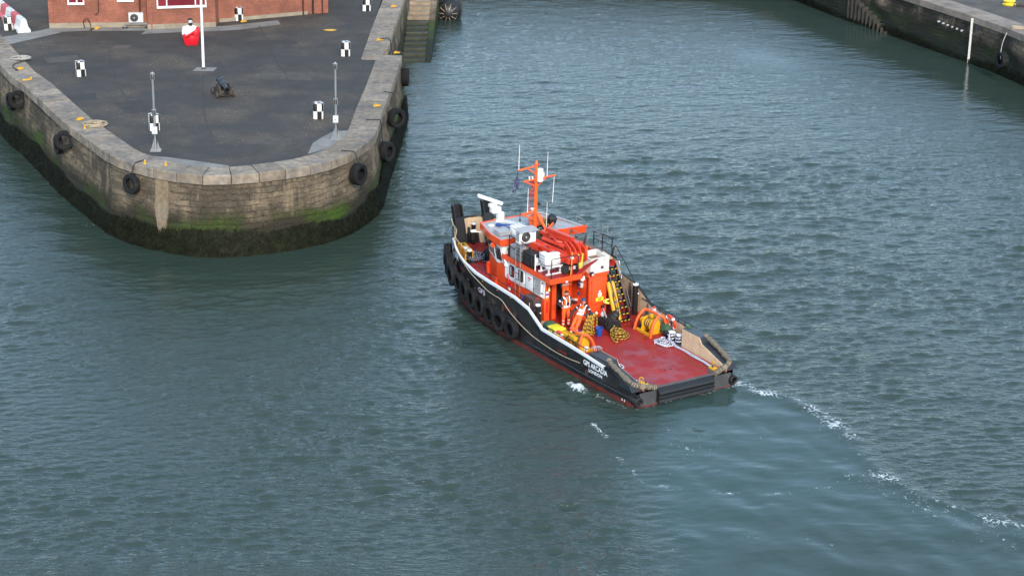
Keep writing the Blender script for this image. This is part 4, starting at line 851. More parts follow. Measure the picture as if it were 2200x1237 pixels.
def window(a, d, nrm, x0, x1, z0, z1, panes, blind=None):
    c = a+d*((x0+x1)/2); ang = math.atan2(d.y, d.x); w = x1-x0; fr = .08
    f = bpy.data.objects.new('window', None); 
    mb = MB(); mb.box((0, .02, z0+fr/2), (w, .10, fr)); mb.box((0, .02, z1-fr/2), (w, .10, fr)); mb.box((-w/2+fr/2, .02, (z0+z1)/2), (fr, .10, z1-z0-2*fr)); mb.box((w/2-fr/2, .02, (z0+z1)/2), (fr, .10, z1-z0-2*fr))
    for q in panes[1:-1]: mb.box((-w/2+w*q, .02, (z0+z1)/2), (.07, .098, z1-z0-2*fr))
    f = mb.build('window', WHITEP, bt, smooth=False); f.location = (c.x, c.y, 0); f.rotation_euler = (0, 0, ang)
    MB().box((0, -.04, z0-.02), (w+.02, .13, .05)).build('sill', WHITEP, f)
    for q0, q1 in zip(panes[:-1], panes[1:]):
        xa, xb = -w/2+w*q0+.05, -w/2+w*q1-.05; MB().box(((xa+xb)/2, .045, (z0+z1)/2), (xb-xa, .012, z1-z0-2*fr)).build('pane', GLASST, f)
        if blind and q1-q0 > .3: 
            k = int((xb-xa)/.09)
            for j in range(k): MB().box((xa+(j+.5)*(xb-xa)/k, .14, (z0+z1)/2), (.075, .012, z1-z0-.1), rz=.35).build('blind_slat', blind, f)
        elif blind: MB().box(((xa+xb)/2, .14, (z0+z1)/2), (xb-xa, .02, z1-z0-.1)).build('blind', blind, f)
    MB().box((0, .30, (z0+z1)/2), (w, .02, z1-z0)).build('dark_interior', BLACKM, f)
    return f
GLASST = bpy.data.materials.new('clear_pane'); GLASST.use_nodes = True; _n, _l = nt(GLASST); _b = _n['Principled BSDF']; _b.inputs['Alpha'].default_value = .18; _b.inputs['Base Color'].default_value = (.02, .025, .03, 1); _b.inputs['Roughness'].default_value = .05
BLINDR = mat('dark_red_blind', (.42, .02, .045), .6); BLINDP = mat('purple_blind', (.13, .04, .055), .7)
a, d, nr = wall_run(W[0], W[1], 3.4, BRICK, 'wall', .3, .32, holes=[(1.22, 2.24, 1.52, 2.7), (4.28, 5.30, 1.68, 2.8)])
window(a, d, nr, 1.22, 2.24, 1.52, 2.7, (0, .55, 1), BLINDR); window(a, d, nr, 4.28, 5.30, 1.68, 2.8, (0, .5, 1), BLINDP)
wall_run(W[0], W[1], .32, PLINTH, 'plinth', .36, 0, .05)
wall_run(W[1], W[2], 3.4, BRICK, 'wall', .3, 0); 
L2 = math.hypot(W[3][0]-W[2][0], W[3][1]-W[2][1])
a, d, nr = wall_run(W[2], W[3], 3.4, BRICK, 'wall', .3, .30, holes=[(.62, L2-.55, 1.34, 2.75)])
window(a, d, nr, .62, L2-.55, 1.34, 2.75, (0, .2, .78, 1), BLINDR); wall_run(W[2], W[3], .30, PLINTH, 'plinth', .36, 0, .05)
wall_run(W[3], W[4], 3.4, BRICK, 'wall', .3, 0); wall_run(W[4], W[5], 3.4, BRICK, 'wall', .3, .22); wall_run(W[4], W[5], .22, PLINTH, 'plinth', .4, 0, .10); wall_run(W[5], W[6], 3.4, BRICK, 'wall', .3, 0)
wall_run((-29.40+.01, 132.), W[0], 3.4, BRICK, 'wall', .3, 0); wall_run(W[6], (-13.0, 135), 3.4, BRICK, 'wall', .3, 0)
mb = MB(); rp = [(-29.7, 122.9), (-23.3, 123.8), (-23.4, 123.1), (-18.8, 124.2), (-18.8, 125.5), (-13.6, 128.3), (-12.0, 128.9), (-12.7, 135.2), (-29.7, 132.3)]; mb.prism(rp, 3.4, 3.62); mb.build('flat_roof', mat('roof_felt', (.1, .1, .1), .9), bt, smooth=False)
for x, y, r, h in [(-13.95, 128.35, .05, 3.3), (-13.35, 128.70, .055, 3.3), (-12.75, 128.9, .045, 3.3)]:
    MB().cyl((x, y, .0), (x, y, h), r, 10).build('downpipe', mat('dark_red_pipe', (.05, .02, .018), .5) if x < -13.9 else BLACK if x < -13 else MATS['dark_red_pipe'], bt)
MB().box((-12.75, 128.78, 1.5), (.28, .16, .3), b=.02).build('meter_box', LGREY, bt)
MB().tube([(-26.3, 123.50, 3.3), (-26.3, 123.50, 1.1), (-26.4, 123.50, .9), (-26.55, 123.46, .85)], .022, 6).build('cable', BLACK, bt)
MB().tube([(-23.75, 123.78, 3.3), (-23.75, 123.78, 1.0)], .05, 8).build('downpipe', MATS['dark_red_pipe'], bt)
MB().tube(smooth_path([(-27.2, 123.35, 0), (-27.25, 123.3, .45), (-27.0, 123.3, .62), (-26.85, 123.35, .3), (-26.8, 123.3, 0)]), .025, 6).build('cable', BLACK, bt)

def ac_unit(parent, x, y, z, w, h, dp, logo=True, face=LGREY):
    """fan faces -y in the unit's own frame"""
    b = MB().box((0, 0, h/2), (w, dp, h), b=.025).build('casing', face, parent); b.location = (x, y, z)
    cx, cz, r = -w*.12, h*.5, h*.41
    MB().lathe([(r, 0), (r, -.012), (r*.98, -.014), (.001, -.014)], (cx, -dp/2, cz), 'Y', 28).build('fan_well', DGREY, b)
    for k in range(7): rr = r*(.28+.11*k); MB().tube([(cx+rr*math.cos(q), -dp/2-.022, cz+rr*math.sin(q)) for q in [2*PI*i/24 for i in range(24)]], .005, 4, closed=True).build('guard_ring', DGREY, b)
    for k in range(8): q = 2*PI*k/8; MB().bar((cx, -dp/2-.025, cz), (cx+r*math.cos(q), -dp/2-.025, cz+r*math.sin(q)), .008).build('guard_spoke', DGREY, b)
    MB().cyl((cx, -dp/2-.02, cz), (cx, -dp/2-.035, cz), r*.16, 12).build('fan_hub', LGREY, b)
    if logo: lg = MB().box((w*.36, -dp/2-.004, h*.83), (w*.16, .008, h*.15)).build('badge', mat('badge_blue', (.02, .35, .75), .4) if 'badge_blue' not in MATS else MATS['badge_blue'], b); MB().box((w*.36, -dp/2-.011, h*.83), (w*.10, .004, h*.04)).build('badge_mark', WHITEP, lg)
    return b
t = thing('air_conditioner', 'pale outdoor air conditioning unit on a bracket by the brick bay', 'air conditioner', (-24.05, 123.95, QZ), R(8)); ac_unit(t, 0, -.1, .34, .92, .62, .36, logo=False)
for sx in (-.35, .4): MB().box((sx, -.1, .30), (.06, .5, .05)).build('rail', GALV, t)
MB().bar((-.75, -.32, .27), (.75, -.32, .27), .06).build('crossbar', GALV, t)
for sx in (-.7, .7):
    MB().box((sx, -.32, .16), (.06, .06, .22)).build('leg', GALV, t); MB().box((sx, -.30, .03), (.36, .3, .06), b=.02).build('rubber_foot', BLACK, t)

# barrier row
BRED = mat('barrier_red', (.55, .09, .1), .55, var=.12); BWHT = mat('barrier_white', (.62, .63, .62), .6, var=.12, vscale=4)
base = Q(-30.42, 120.9); dirb = Vector((-.46, .888, 0)); ang = math.atan2(dirb.y, dirb.x)
labs = ['white end barrier nearest the corner of the brick office', 'red plastic barrier joined to the white end barrier', 'white barrier between two red ones at the left edge', 'second red barrier of the row at the left edge', 'white barrier farthest up at the left edge', 'red barrier farthest up at the left edge']
for k in range(6):
    L = 1.25; p = base+dirb*(k*1.3+.6)
    t = thing('traffic_barrier', labs[k], 'barrier', p, ang, 'interlocking barriers at the left edge'); m = BWHT if k % 2 == 0 else BRED
    prof = [(-.40, 0), (.40, 0), (.40, .16), (.26, .36), (.17, .78), (.12, .88), (-.12, .88), (-.17, .78), (-.26, .36), (-.40, .16)]
    mb = MB(); mb.prism(prof, -L/2, L/2, 'yz'); mb.build('body', m, t, smooth=False)
    for s_ in (-1, 1):
        mb = MB(); mb.box((0, s_*.405, .07), (.4, .03, .10)); mb.build('forklift_slot', BLACKM, t)
    mb = MB(); mb.prism([(-.05, .05), (.05, .05), (.05, .80), (-.05, .80)], -L/2-.04, -L/2, 'yz'); mb.build('interlock', m, t, smooth=False)
    for j in range(5): MB().cyl((-L*.4+j*L*.2, 0, .88), (-L*.4+j*L*.2, 0, .893), .05, 8).build('filler_cap', DGREY if j % 2 else m, t)
# ------------------------------------------------------------------ tug
tug = thing('tugboat', 'black hulled tug with orange superstructure and red deck under way', 'tugboat', BO, BH)
ST = [(0, 2.40, 0, 2.46, .72), (.35, 2.58, .35, 2.60, .82), (1.2, 2.66, 1.2, 2.70, 1.02), (1.9, 2.70, 1.9, 2.74, 1.18), (3.1, 2.76, 3.1, 2.80, 1.27), (4.2, 2.82, 4.2, 2.85, 1.33), (5.4, 2.86, 5.4, 2.88, 1.36), (6.42, 2.9, 6.42, 2.9, 1.38),
      (7.5, 2.93, 7.5, 2.92, 1.95), (8.6, 2.95, 8.6, 2.93, 2.12), (9.7, 2.94, 9.7, 2.93, 2.15), (10.7, 2.90, 10.7, 2.93, 2.17), (11.7, 2.78, 12.0, 2.9, 2.2), (12.9, 2.62, 13.3, 2.70, 2.24), (13.7, 2.40, 14.2, 2.47, 2.31), (14.55, 2.14, 15.0, 2.20, 2.42),
      (15.3, 1.84, 15.7, 1.90, 2.53), (16.1, 1.40, 16.5, 1.45, 2.66), (16.6, .98, 17.05, 1.05, 2.75), (16.95, .52, 17.42, .55, 2.76), (17.05, 0, 17.55, 0, 2.76)]
dense = []
for a, b in zip(ST[:-1], ST[1:]):
    for k in range(3): dense.append(tuple(lerp(p, q, k/3) for p, q in zip(a, b)))
dense.append(ST[-1])
BOOTZ = .20
def hp(s, z):
    xw, yw, xg, yg, zg = s; t = max(0, z)/zg
    x = lerp(xw, xg, t); y = lerp(yw, yg, t**.8 if xw < 12 else t)
    if z < 0: y *= 1+.16*z; x = lerp(xw, xw*.985, -z)
    return x, max(0, y), z
def hull_y(x, z):
    best = min(dense_fine, key=lambda s: abs(hp(s, min(z, s[4]))[0]-x)); return hp(best, min(z, best[4]))
dense_fine = []
for a, b in zip(ST[:-1], ST[1:]):
    for k in range(24): dense_fine.append(tuple(lerp(p, q, k/24) for p, q in zip(a, b)))
def deck_z(x): return float(np.interp(x, [0, 6.6, 9, 12, 15, 18], [.70, .70, .92, 1.15, 1.42, 1.52]))
def shell(zlo, zhi_fn, rows, off=0.):
    """plating on both sides, joined at the stem"""
    mb = MB()
    ring = [s for s in dense] + [None]*0
    for sy in (1, -1):
        vs = []; fs = []
        for s in dense:
            zh = zhi_fn(s)
            for r in range(rows+1):
                x, y, z = hp(s, lerp(zlo, zh, r/rows)); vs.append((x, sy*(y+off), z))
        m = rows+1
        for i in range(len(dense)-1):
            for r in range(rows):
                q = (i*m+r, (i+1)*m+r, (i+1)*m+r+1, i*m+r+1); fs.append(q if sy < 0 else q[::-1])
        mb.add(vs, fs)
    return mb
hull = shell(BOOTZ, lambda s: s[4], 5).build('hull', HULLB, tug, ang=30)
shell(-.8, lambda s: BOOTZ, 3, .004).build('boot_topping', BOOT, tug, ang=30)
# hull plating lines and rubbing strake
for sy in (1, -1):
    pts = []
    for s in dense:
        if 7.0 < s[0] < 15.8: x, y, z = hp(s, lerp(.95, 1.45, (s[0]-7)/8.8)); pts.append((x, sy*(y+.03), z))
    MB().tube(pts, .045, 8).build('rubbing_strake', HULLB, tug)
    pts = [(*hp(s, .42)[:1], sy*(hp(s, .42)[1]+.02), .42) for s in dense if s[0] < 7.6]
    MB().tube(pts, .05, 8).build('rubbing_strake', HULLB, tug)
# white gunwale: outer band and top of the cap
WSTR = mat('white_gunwale', (.74, .77, .82), .45, var=.06, c2=(.4, .38, .36), c2scale=4, c2lo=.62, c2hi=.74)
for sy in (1, -1):
    vs = []; fs = []; S = [s for s in dense if 1.85 <= s[2] <= 15.9]
    for s in S:
        x0, y0, z0 = hp(s, s[4]-.10); x1, y1, z1 = hp(s, s[4])
        nx = 0
        for (x, y, z) in ((x0, y0+.012, z0), (x1, y1+.014, z1+.012), (x1, y1-.085, z1+.012), (x1, y1-.085, z1-.02)): vs.append((x, sy*y, z))
    for i in range(len(S)-1):
        for r in range(3): fs.append((i*4+r, (i+1)*4+r, (i+1)*4+r+1, i*4+r+1))
    MB().add(vs, fs).build('gunwale', WSTR if sy > 0 else BLACK, tug, ang=30)
S = [s for s in dense if s[2] > 15.6]; pts = [(s[2], s[3]-.03, s[4]+.01) for s in S]; pts += [(x, -y, z) for x, y, z in pts[::-1]]
MB().tube(pts, .055, 8).build('bow_rail', BLACK, tug)
# inner bulwark plating, with its stiffeners
for sy in (1, -1):
    vs = []; fs = []; S = [s for s in dense if s[2] >= 3.0]
    for s in S:
        x, y, z = s[2], s[3]-.075, s[4]-.01; zd = deck_z(x); xd, yd, _ = hp(s, min(zd, s[4])); yd = max(0, min(y, yd-.06))
        vs += [(x, sy*y, z), (lerp(x, xd, .9), sy*yd, zd-.02)]
    for i in range(len(S)-1): fs.append((i*2, (i+1)*2, (i+1)*2+1, i*2+1))
    MB().add(vs, fs).build('inner_bulwark', TAN, tug, ang=30)
    for x in (3.75, 4.75, 5.7, 6.6, 8.0, 9.2, 10.4):
        s = min(dense_fine, key=lambda q: abs(q[2]-x)); y = s[3]-.08; mb = MB(); mb.prism([(y, deck_z(x)), (y-.20, deck_z(x)), (y-.05, s[4]-.05), (y, s[4]-.05)], x-.012, x+.012, 'yz')
        o = mb.build('stiffener', DGREY if sy < 0 else TAN, tug, smooth=False)
        if sy < 0: o.scale = (1, -1, 1)
# decks
vs = []; fs = []; S = [s for s in dense]
for s in S:
    x = s[2]; zd = deck_z(x); xd, yd, _ = hp(s, min(zd, s[4]-.02)); yd = max(.0, yd-.05); vs += [(xd, yd, zd), (xd, yd*.33, zd+.015), (xd, -yd*.33, zd+.015), (xd, -yd, zd)]
for i in range(len(S)-1):
    for r in range(3): fs.append((i*4+r, (i+1)*4+r, (i+1)*4+r+1, i*4+r+1))
DECK = mat('red_deck_paint', (.34, .021, .019), .42, var=.22, vscale=1.6, c2=(.26, .018, .02), c2amt=.85, c2scale=.8, c2lo=.45, c2hi=.62, rvar=.26, bump=.06, bscale=3, streak=.4)
DECK.node_tree.nodes['Principled BSDF'].inputs['Specular IOR Level'].default_value = .22
MB().add(vs, fs).build('main_deck', DECK, tug, ang=20)
for i in range(3): MB().box((1.55+i*2.1, 0, .7195), (.006, 4.2, .003)).build('plate_seam', mat('seam', (.24, .025, .024), .4) if 'seam' not in MATS else MATS['seam'], tug)
for x, y in ((1.35, .05), (1.32, -.22), (3.3, .3), (2.7, -.35)): MB().cyl((x, y, .71), (x, y, .725), .05, 8).build('deck_socket', BLACK, tug)

# stern: transom plate, rubber block, quarter boxes, corner tubes, rope-wound fenders
MB().prism([(2.44, -.5), (2.44, .55), (1.45, .62), (-1.45, .62), (-2.44, .55), (-2.44, -.5)], -.03, .06, 'yz').build('transom', NAVYTOP, tug, smooth=False)
MB().prism([(2.42, -.4), (2.42, .10), (-2.42, .10), (-2.42, -.4)], -.045, -.03, 'yz').build('transom_boot', BOOT, tug, smooth=False)
rb = MB(); rb.prism([(-.30, .13), (-.06, .13), (-.06, .60), (.10, .66), (.10, .70), (-.10, .70), (-.26, .60), (-.30, .50), (-.26, .42), (-.26, .38), (-.30, .34), (-.30, .28), (-.26, .24)], -1.3, 1.48, 'xz'); rb.build('stern_fender', BLACK, tug, ang=25)
MB().tube([(.02, 1.6, .70), (-.02, 0, .70), (.02, -1.42, .70)], .06, 10).build('stern_roller', DGREY, tug)
for sy in (1, -1):
    MB().box((-.04, sy*1.72, .33), (.012, .18, .16)).build('draught_plate', REDP, tug)
    MB().prism([(sy*1.45, .62), (sy*2.3, .62), (sy*2.3, .05), (sy*1.45, .05)], -.06, -.03, 'yz').build('stern_plate', DGREY, tug, smooth=False)
    mb = MB(); mb.lathe([(.001, .4), (.115, .4), (.115, -.02), (.14, -.035), (.20, -.02), (.215, .03), (.20, .10), (.20, 1.0), (.001, 1.0)], (-.16, sy*2.40, .30), 'X', 20); mb.build('corner_tube', HULLB, tug)
    MB().lathe([(.001, .2), (.112, .2), (.112, .21)], (-.165, sy*2.40, .30), 'X', 16).build('tube_bore', BLACKM, tug)
    # box section quarter bulwark
    ho = 1.54 if sy < 0 else 1.40
    prof = [(3.12, .69), (3.12, ho-.02), (1.88, ho), (1.72, ho-.22), (.22, .92), (.02, .70)]
    lo, hi = sorted((sy*2.12, sy*2.66)); q = MB(); q.prism(prof, lo, hi, 'xz'); q.build('quarter_box', NAVYTOP, tug, smooth=False)
    lo, hi = sorted((sy*2.085, sy*2.12)); q = MB(); q.prism([(3.12, .69), (3.10, ho-.03), (1.90, ho-.01), (1.74, ho-.235), (.24, .90), (-.02, .69)], lo, hi, 'xz'); q.build('quarter_lining', TAN, tug, smooth=False)
    MB().prism([(.32, .70), (-.03, .70), (-.03, .08), (.0, .08)], min(sy*2.0, sy*2.12), max(sy*2.0, sy*2.12), 'xz').build('stern_bracket', NAVYTOP, tug, smooth=False)
    dz = .12 if sy < 0 else 0.
    path = smooth_path([(1.98, sy*2.47, 1.40+dz), (1.78, sy*2.50, 1.34+dz), (1.25, sy*2.50, 1.20+dz), (.6, sy*2.48, 1.03+dz*.8), (.24, sy*2.42, .94+dz*.5), (.14, sy*2.22, .86), (.10, sy*1.95, .80), (.02, sy*1.7, .76), (-.02, sy*1.50, .73)], 8)
    n_ = len(path); rs = [.108 + .012*math.sin(i*1.7)+.008*math.sin(i*.61) for i in range(n_)]
    f = MB().tube(path, rs, 14).jitter(.010, 5).build('rope_wound_fender', ROPEOLD, tug)
    for k in (2, 9, 23, 38, 52, n_-3): MB().tube([(path[k] + (Vector((0, math.cos(a), math.sin(a)*.9)) if k > 40 else Vector((math.sin(a)*.35, math.cos(a), math.sin(a))))*(rs[k]+.004)) for a in [2*PI*i/10 for i in range(10)]], .012, 5, closed=True).build('lashing', ROPEOLD, f)
    MB().ball(path[44], (.16, .15, .13), 12, 8).jitter(.012, 3).build('rope_knot', ROPEOLD, f)
    # quick hook / tow pin near the corner
    MB().tube(smooth_path([(.62, sy*1.86, .70), (.62, sy*1.86, .95), (.55, sy*1.80, 1.02), (.42, sy*1.80, .98)]), .022, 6).build('pin_handle', YELLOW, tug)
    tp = MB().box((.45, sy*1.75, .76), (.34, .26, .08), b=.02).build('tow_pin', YELLOW, tug); MB().cyl((.40, sy*1.70, .8), (.40, sy*1.70, .93), .035, 8).build('pin', DGREY, tp); MB().cyl((.55, sy*1.82, .8), (.55, sy*1.82, .90), .035, 8).build('pin', YELLOW, tp)
    MB().prism([(.0, 1.45), (.55, 1.95), (.75, 1.7), (.25, 1.35)] if sy > 0 else [(.0, -1.45), (.55, -1.95), (.75, -1.7), (.25, -1.35)], .722, .732).build('wear_plate', DGREY, tug, smooth=False)
# rails on the after bulwark
for sy in (1, -1):
    pts = []
    for x in np.linspace(3.15, 7.1 if sy < 0 else 6.25, 12): s = min(dense_fine, key=lambda q: abs(q[2]-x)); pts.append((x, sy*(s[3]-.10), 1.50))
    r = MB().tube(pts, .022, 6).build('bulwark_rail', BLACK, tug)
    for x in np.linspace(3.3, 6.2, 7): s = min(dense_fine, key=lambda q: abs(q[2]-x)); MB().bar((x, sy*(s[3]-.10), s[4]-.02), (x, sy*(s[3]-.10), 1.50), .022).build('stanchion', BLACK, r)
# side rails inside the forward bulwark
for sy in (1, -1):
    pts = []
    for x in np.linspace(8.3, 14.3, 16): s = min(dense_fine, key=lambda q: abs(q[2]-x)); pts.append((x, sy*(s[3]-.34), s[4]+.05))
    r = MB().tube(pts, .02, 6).build('side_rail', BLACK, tug)
    for x in np.linspace(8.6, 14.1, 6): s = min(dense_fine, key=lambda q: abs(q[2]-x)); MB().bar((x, sy*(s[3]-.34), s[4]+.05), (x-.15, sy*(s[3]-.1), s[4]-.25), .02).build('stanchion', BLACK, r)

# lettering on the hull
LETW = mat('white_lettering', (.82, .84, .86), .5, var=.03); LETP = mat('pinkish_lettering', (.55, .5, .58), .5, c2=(.4, .05, .08), c2scale=5, c2lo=.5, c2hi=.56)
def hull_text(txt, xa, xb, z0, h, m, name, off=.012, dzdx=0., sub=0):
    vs, fs = text_mesh(txt, abs(xa-xb), h); out = []
    if sub:
        bm = bmesh.new(); bv = [bm.verts.new(v) for v in vs]
        for f in fs:
            try: bm.faces.new([bv[i] for i in f])
            except ValueError: pass
        bmesh.ops.subdivide_edges(bm, edges=[e for e in bm.edges if e.calc_length() > .12], cuts=1, use_grid_fill=False); bmesh.ops.triangulate(bm, faces=bm.faces[:]); bm.verts.index_update()
        vs = [v.co[:] for v in bm.verts]; fs = [[v.index for v in f.verts] for f in bm.faces]; bm.free()
    for u, v, _ in vs:
        x = xa-u; z = z0+v+dzdx*u; q = hull_y(x, z); out.append((x, q[1]+off, z))
    MB().add(out, fs).build(name, m, tug, smooth=False)
hull_text('GPS ARCADIA', 3.30, 1.66, .83, .235, LETW, 'ship_name')
hull_text('LONDON', 2.93, 2.02, .62, .15, LETW, 'port_name')
hull_text('GPS ARCADIA', 15.75, 14.15, 1.86, .32, LETW, 'ship_name', off=.03, dzdx=.06, sub=1)
hull_text('GPS', 11.72, 11.05, 1.36, .24, LETP, 'company_logo', off=.015)
hull_text('11', .72, .52, .12, .10, LETW, 'draught_mark', off=.02)
# freeing ports, fairleads, fastenings
for x, z, w, h in ((9.2, 1.42, .62, .18), (13.62, 1.80, .55, .18), (4.85, .86, .62, .13)):
    q = hull_y(x, z); q2 = hull_y(x+.3, z); a = math.atan2(q2[1]-q[1], .3); fp = MB().box((0, 0, 0), (w, .02, h), b=.008).build('freeing_port', mat('port_red', (.16, .016, .014), .6) if 'port_red' not in MATS else MATS['port_red'], tug); fp.location = (x, q[1]+.004, z); fp.rotation_euler = (0, 0, a)
    for k in range(3): MB().box((-w*.3+k*w*.3, .014, 0), (.02, .012, h)).build('bar', BLACK, fp)
    MB().box((0, .012, h/2+.015), (w+.06, .03, .03)).build('frame', BLACK, fp); MB().box((0, .012, -h/2-.015), (w+.06, .03, .03)).build('frame', BLACK, fp)
for x, z in ((3.45, .68), (3.05, .55)):
    q = hull_y(x, z); MB().lathe([(.07, .0), (.105, .0), (.11, .02), (.10, .035), (.07, .02)], (x, q[1]+.005, z), 'Y', 16, closed=True).build('fairlead', CHAIN if x < 3.3 else BLACK, tug); MB().lathe([(.075, .008), (.001, .008)], (x, q[1]+.004, z), 'Y', 12).build('fairlead_hole', BLACKM, tug)
for x in (12.4, 11.3, 10.0, 8.9): q = hull_y(x, 1.97); MB().ball((x, q[1], 1.97), .028, 8, 6).build('fastening', BRASS, tug)
# paint-worn streak beneath the knuckle
# pusher posts at the bow
for sy in (1, -1):
    pr = MB()
    f0, f1 = 17.42, 16.75
    for dy in (-.22, .22): pr.prism([(16.48, 1.45), (16.72, 1.45), (17.28, 3.56), (17.12, 3.56)], min(sy*.8+dy-.03, sy*.8+dy+.03), max(sy*.8+dy-.03, sy*.8+dy+.03), 'xz')
    po = pr.build('pusher_post', BLACK, tug, smooth=False)
    MB().prism([(17.10, 2.80), (17.16, 2.80), (17.36, 3.56), (17.285, 3.56)], sy*.8-.25, sy*.8+.25, 'xz').build('rubber_pad', RUBBER, po, smooth=False)
    MB().prism([(16.53, 1.45), (16.60, 1.45), (17.02, 3.02), (16.96, 3.02)], sy*.8-.19, sy*.8+.19, 'xz').build('web_plate', BLACK, po, smooth=False)
    for k in range(3): MB().bar((16.86+.11*k, sy*.8-.2, 2.0+k*.42), (16.86+.11*k, sy*.8+.2, 2.0+k*.42), .03).build('rung', BLACK, po)
def bitt(x, y, z, h, r, name='bitt', lipr=.0, cr=True):
    b = MB().lathe([(r, 0), (r, h), (r*.9, h+.012), (.001, h+.012)], (x, y, z), n=20).build(name, BLACK, tug)
    MB().lathe([(r*1.02, h-.03), (r*1.02, h+.014), (r*.95, h+.03), (.001, h+.03)], (x, y, z), n=20).build('white_cap', WHITE, b)
    if cr: MB().tube([(x-r*1.7, y, z+h*.75), (x+r*1.7, y, z+h*.75)], .03, 8).build('cross_pin', BLACK, b); 
    for s_ in ((-1, 1) if cr else ()): MB().ball((x+s_*r*1.75, y, z+h*.75), .035, 8, 6).build('pin_end', WHITE, b)
    return b
bitt(17.1, -.07, 1.48, 1.05, .105, cr=False); bitt(15.58, 1.28, 1.44, .56, .13, cr=False); bitt(15.17, 1.30, 1.44, .56, .13, cr=False)
MB().box((15.38, 1.29, 1.46), (.95, .42, .05), b=.01).build('bitt_base', BLACK, tug)
bitt(7.62, 2.32, .72, 1.22, .115); bitt(7.23, -2.54, .70, 1.46, .125); bitt(3.87, -2.13, .70, .42, .135, cr=False); bitt(3.42, -2.2, .70, .42, .135, cr=False)
MB().box((3.64, -2.16, .715), (1.0, .46, .05), b=.01).build('bitt_base', DGREY, tug)
# yellow winch box at the bow
w = MB().box((15.85, 1.12, 1.70), (1.3, .42, .46), b=.02, rz=R(-14)).build('anchor_winch_box', YELLOW, tug)
for x, y in ((16.2, 1.02), (16.15, 1.2), (15.75, 1.15)): MB().box((x, y, 1.94), (.16, .1, .012), rz=R(-14)).build('slot', BLACK, w)

# ---- deckhouse
UD = 3.05
hs = MB(); hs.prism([(9.0, -1.8), (11.6, -1.8), (11.6, 1.8), (9.0, 1.8)], .70, UD-.06); house = hs.build('deckhouse', ORANGE, tug, smooth=False)
MB().box((8.47, 1.71, 1.86), (1.06, .18, 2.34)).build('side_wall', ORANGE, house, smooth=False)      # wing of the port wall
MB().box((7.98, 1.66, 1.86), (.10, .27, 2.34), b=.01).build('corner_pillar', ORANGE, house)
MB().box((8.3, 1.10, 1.86), (.16, .22, 2.34), b=.01).build('pillar', ORANGE, house)
MB().box((8.55, 1.38, 1.75), (.05, .42, 2.0), b=.01).build('locker_door', ORANGE, house)
MB().box((9.0-.02, .35, 1.72), (.03, .72, 1.86), b=.01).build('doorway', BLACKM, house)
MB().box((8.96, 1.0, 1.72), (.03, .42, 1.86), b=.01).build('inner_door', ORANGE, house)
# upper deck slab with fascia
rf = MB(); rf.prism([(7.30, 1.92), (11.3, 1.92), (11.3, -1.92), (8.0, -1.92), (8.0, -.35), (7.30, .35)], UD-.14, UD); ud = rf.build('upper_deck', DECK, tug, smooth=False)
for a, b in (((7.28, 1.93), (11.25, 1.93)), ((7.28, 1.93), (7.28, .33)), ((7.28, .33), (7.98, -.36)), ((11.2, -1.93), (7.98, -1.93))):
    MB().bar((*a, UD-.03), (*b, UD-.03), .03, .24).build('fascia', ORANGE, ud, smooth=False)
# port side: white panel, windows, doors
wp_ = MB(); wp_.prism([(7.93, 2.04), (11.12, 2.04), (11.16, 2.10), (11.16, 2.90), (7.80, 2.90), (7.86, 2.80), (7.93, 2.30)], 1.80, 1.83, 'xz'); pn = wp_.build('white_side_panel', WHITE, tug, smooth=False)
def round_rect(cx, cz, w, h, r, n=5):
    out = []
    for sx, sz, a0 in ((1, 1, 0), (-1, 1, PI/2), (-1, -1, PI), (1, -1, 1.5*PI)):
        for k in range(n+1): a = a0+PI/2*k/n; out.append((cx+sx*(w/2-r)+r*math.cos(a), cz+sz*(h/2-r)+r*math.sin(a)))
    return out
for cx, cz in ((10.54, 2.50), (9.81, 2.50)):
    fr = MB(); fr.prism(round_rect(cx, cz, .58, .68, .14), 1.83, 1.856, 'xz'); wf = fr.build('window', WHITEP, tug, smooth=False)
    MB().prism(round_rect(cx, cz, .44, .54, .11), 1.856, 1.862, 'xz').build('pane', GLASS, wf, smooth=False); MB().box((cx+.09, 1.866, cz), (.13, .006, .40)).build('curtain', GREY, wf); MB().prism(round_rect(cx-.13, cz-.08, .08, .30, .02), 1.862, 1.868, 'xz').build('reflection_strip', REDP if cx > 10 else DGREY, wf, smooth=False)
dr = MB().box((9.09, 1.842, 2.48), (.62, .03, .80), b=.01).build('door', WHITE, tug); MB().box((9.09, 1.86, 2.62), (.24, .006, .06)).build('red_notice', RED, dr); MB().box((9.09, 1.86, 2.52), (.10, .006, .05)).build('symbol', BLACK, dr)
for a, b in (((8.77, 2.07), (8.77, 2.90)), ((9.41, 2.07), (9.41, 2.90)), ((8.77, 2.90), (9.41, 2.90)), ((8.77, 2.07), (9.41, 2.07))): MB().bar((a[0], 1.838, a[1]), (b[0], 1.838, b[1]), .02).build('door_seal', BLACK, dr)
g2 = MB().box((8.38, 1.842, 2.48), (.60, .03, .82), b=.01).build('door', WHITE, tug); MB().box((8.40, 1.862, 2.48), (.46, .01, .68)).build('grey_panel', mat('mesh_panel', (.33, .34, .33), .6, bump=.5, bscale=60), g2)
for z in (2.25, 2.72): MB().box((8.04, 1.862, z), (.10, .03, .04)).build('hinge', DGREY, g2); MB().box((8.70, 1.862, z), (.05, .03, .08)).build('hinge', DGREY, dr)
MB().cyl((11.02, 1.86, 2.62), (11.02, 1.86, 2.86), .09, 14).build('horn', WHITE, tug); MB().ball((11.02, 1.86, 2.86), .11, 12, 8).build('horn_cap', WHITE, tug)
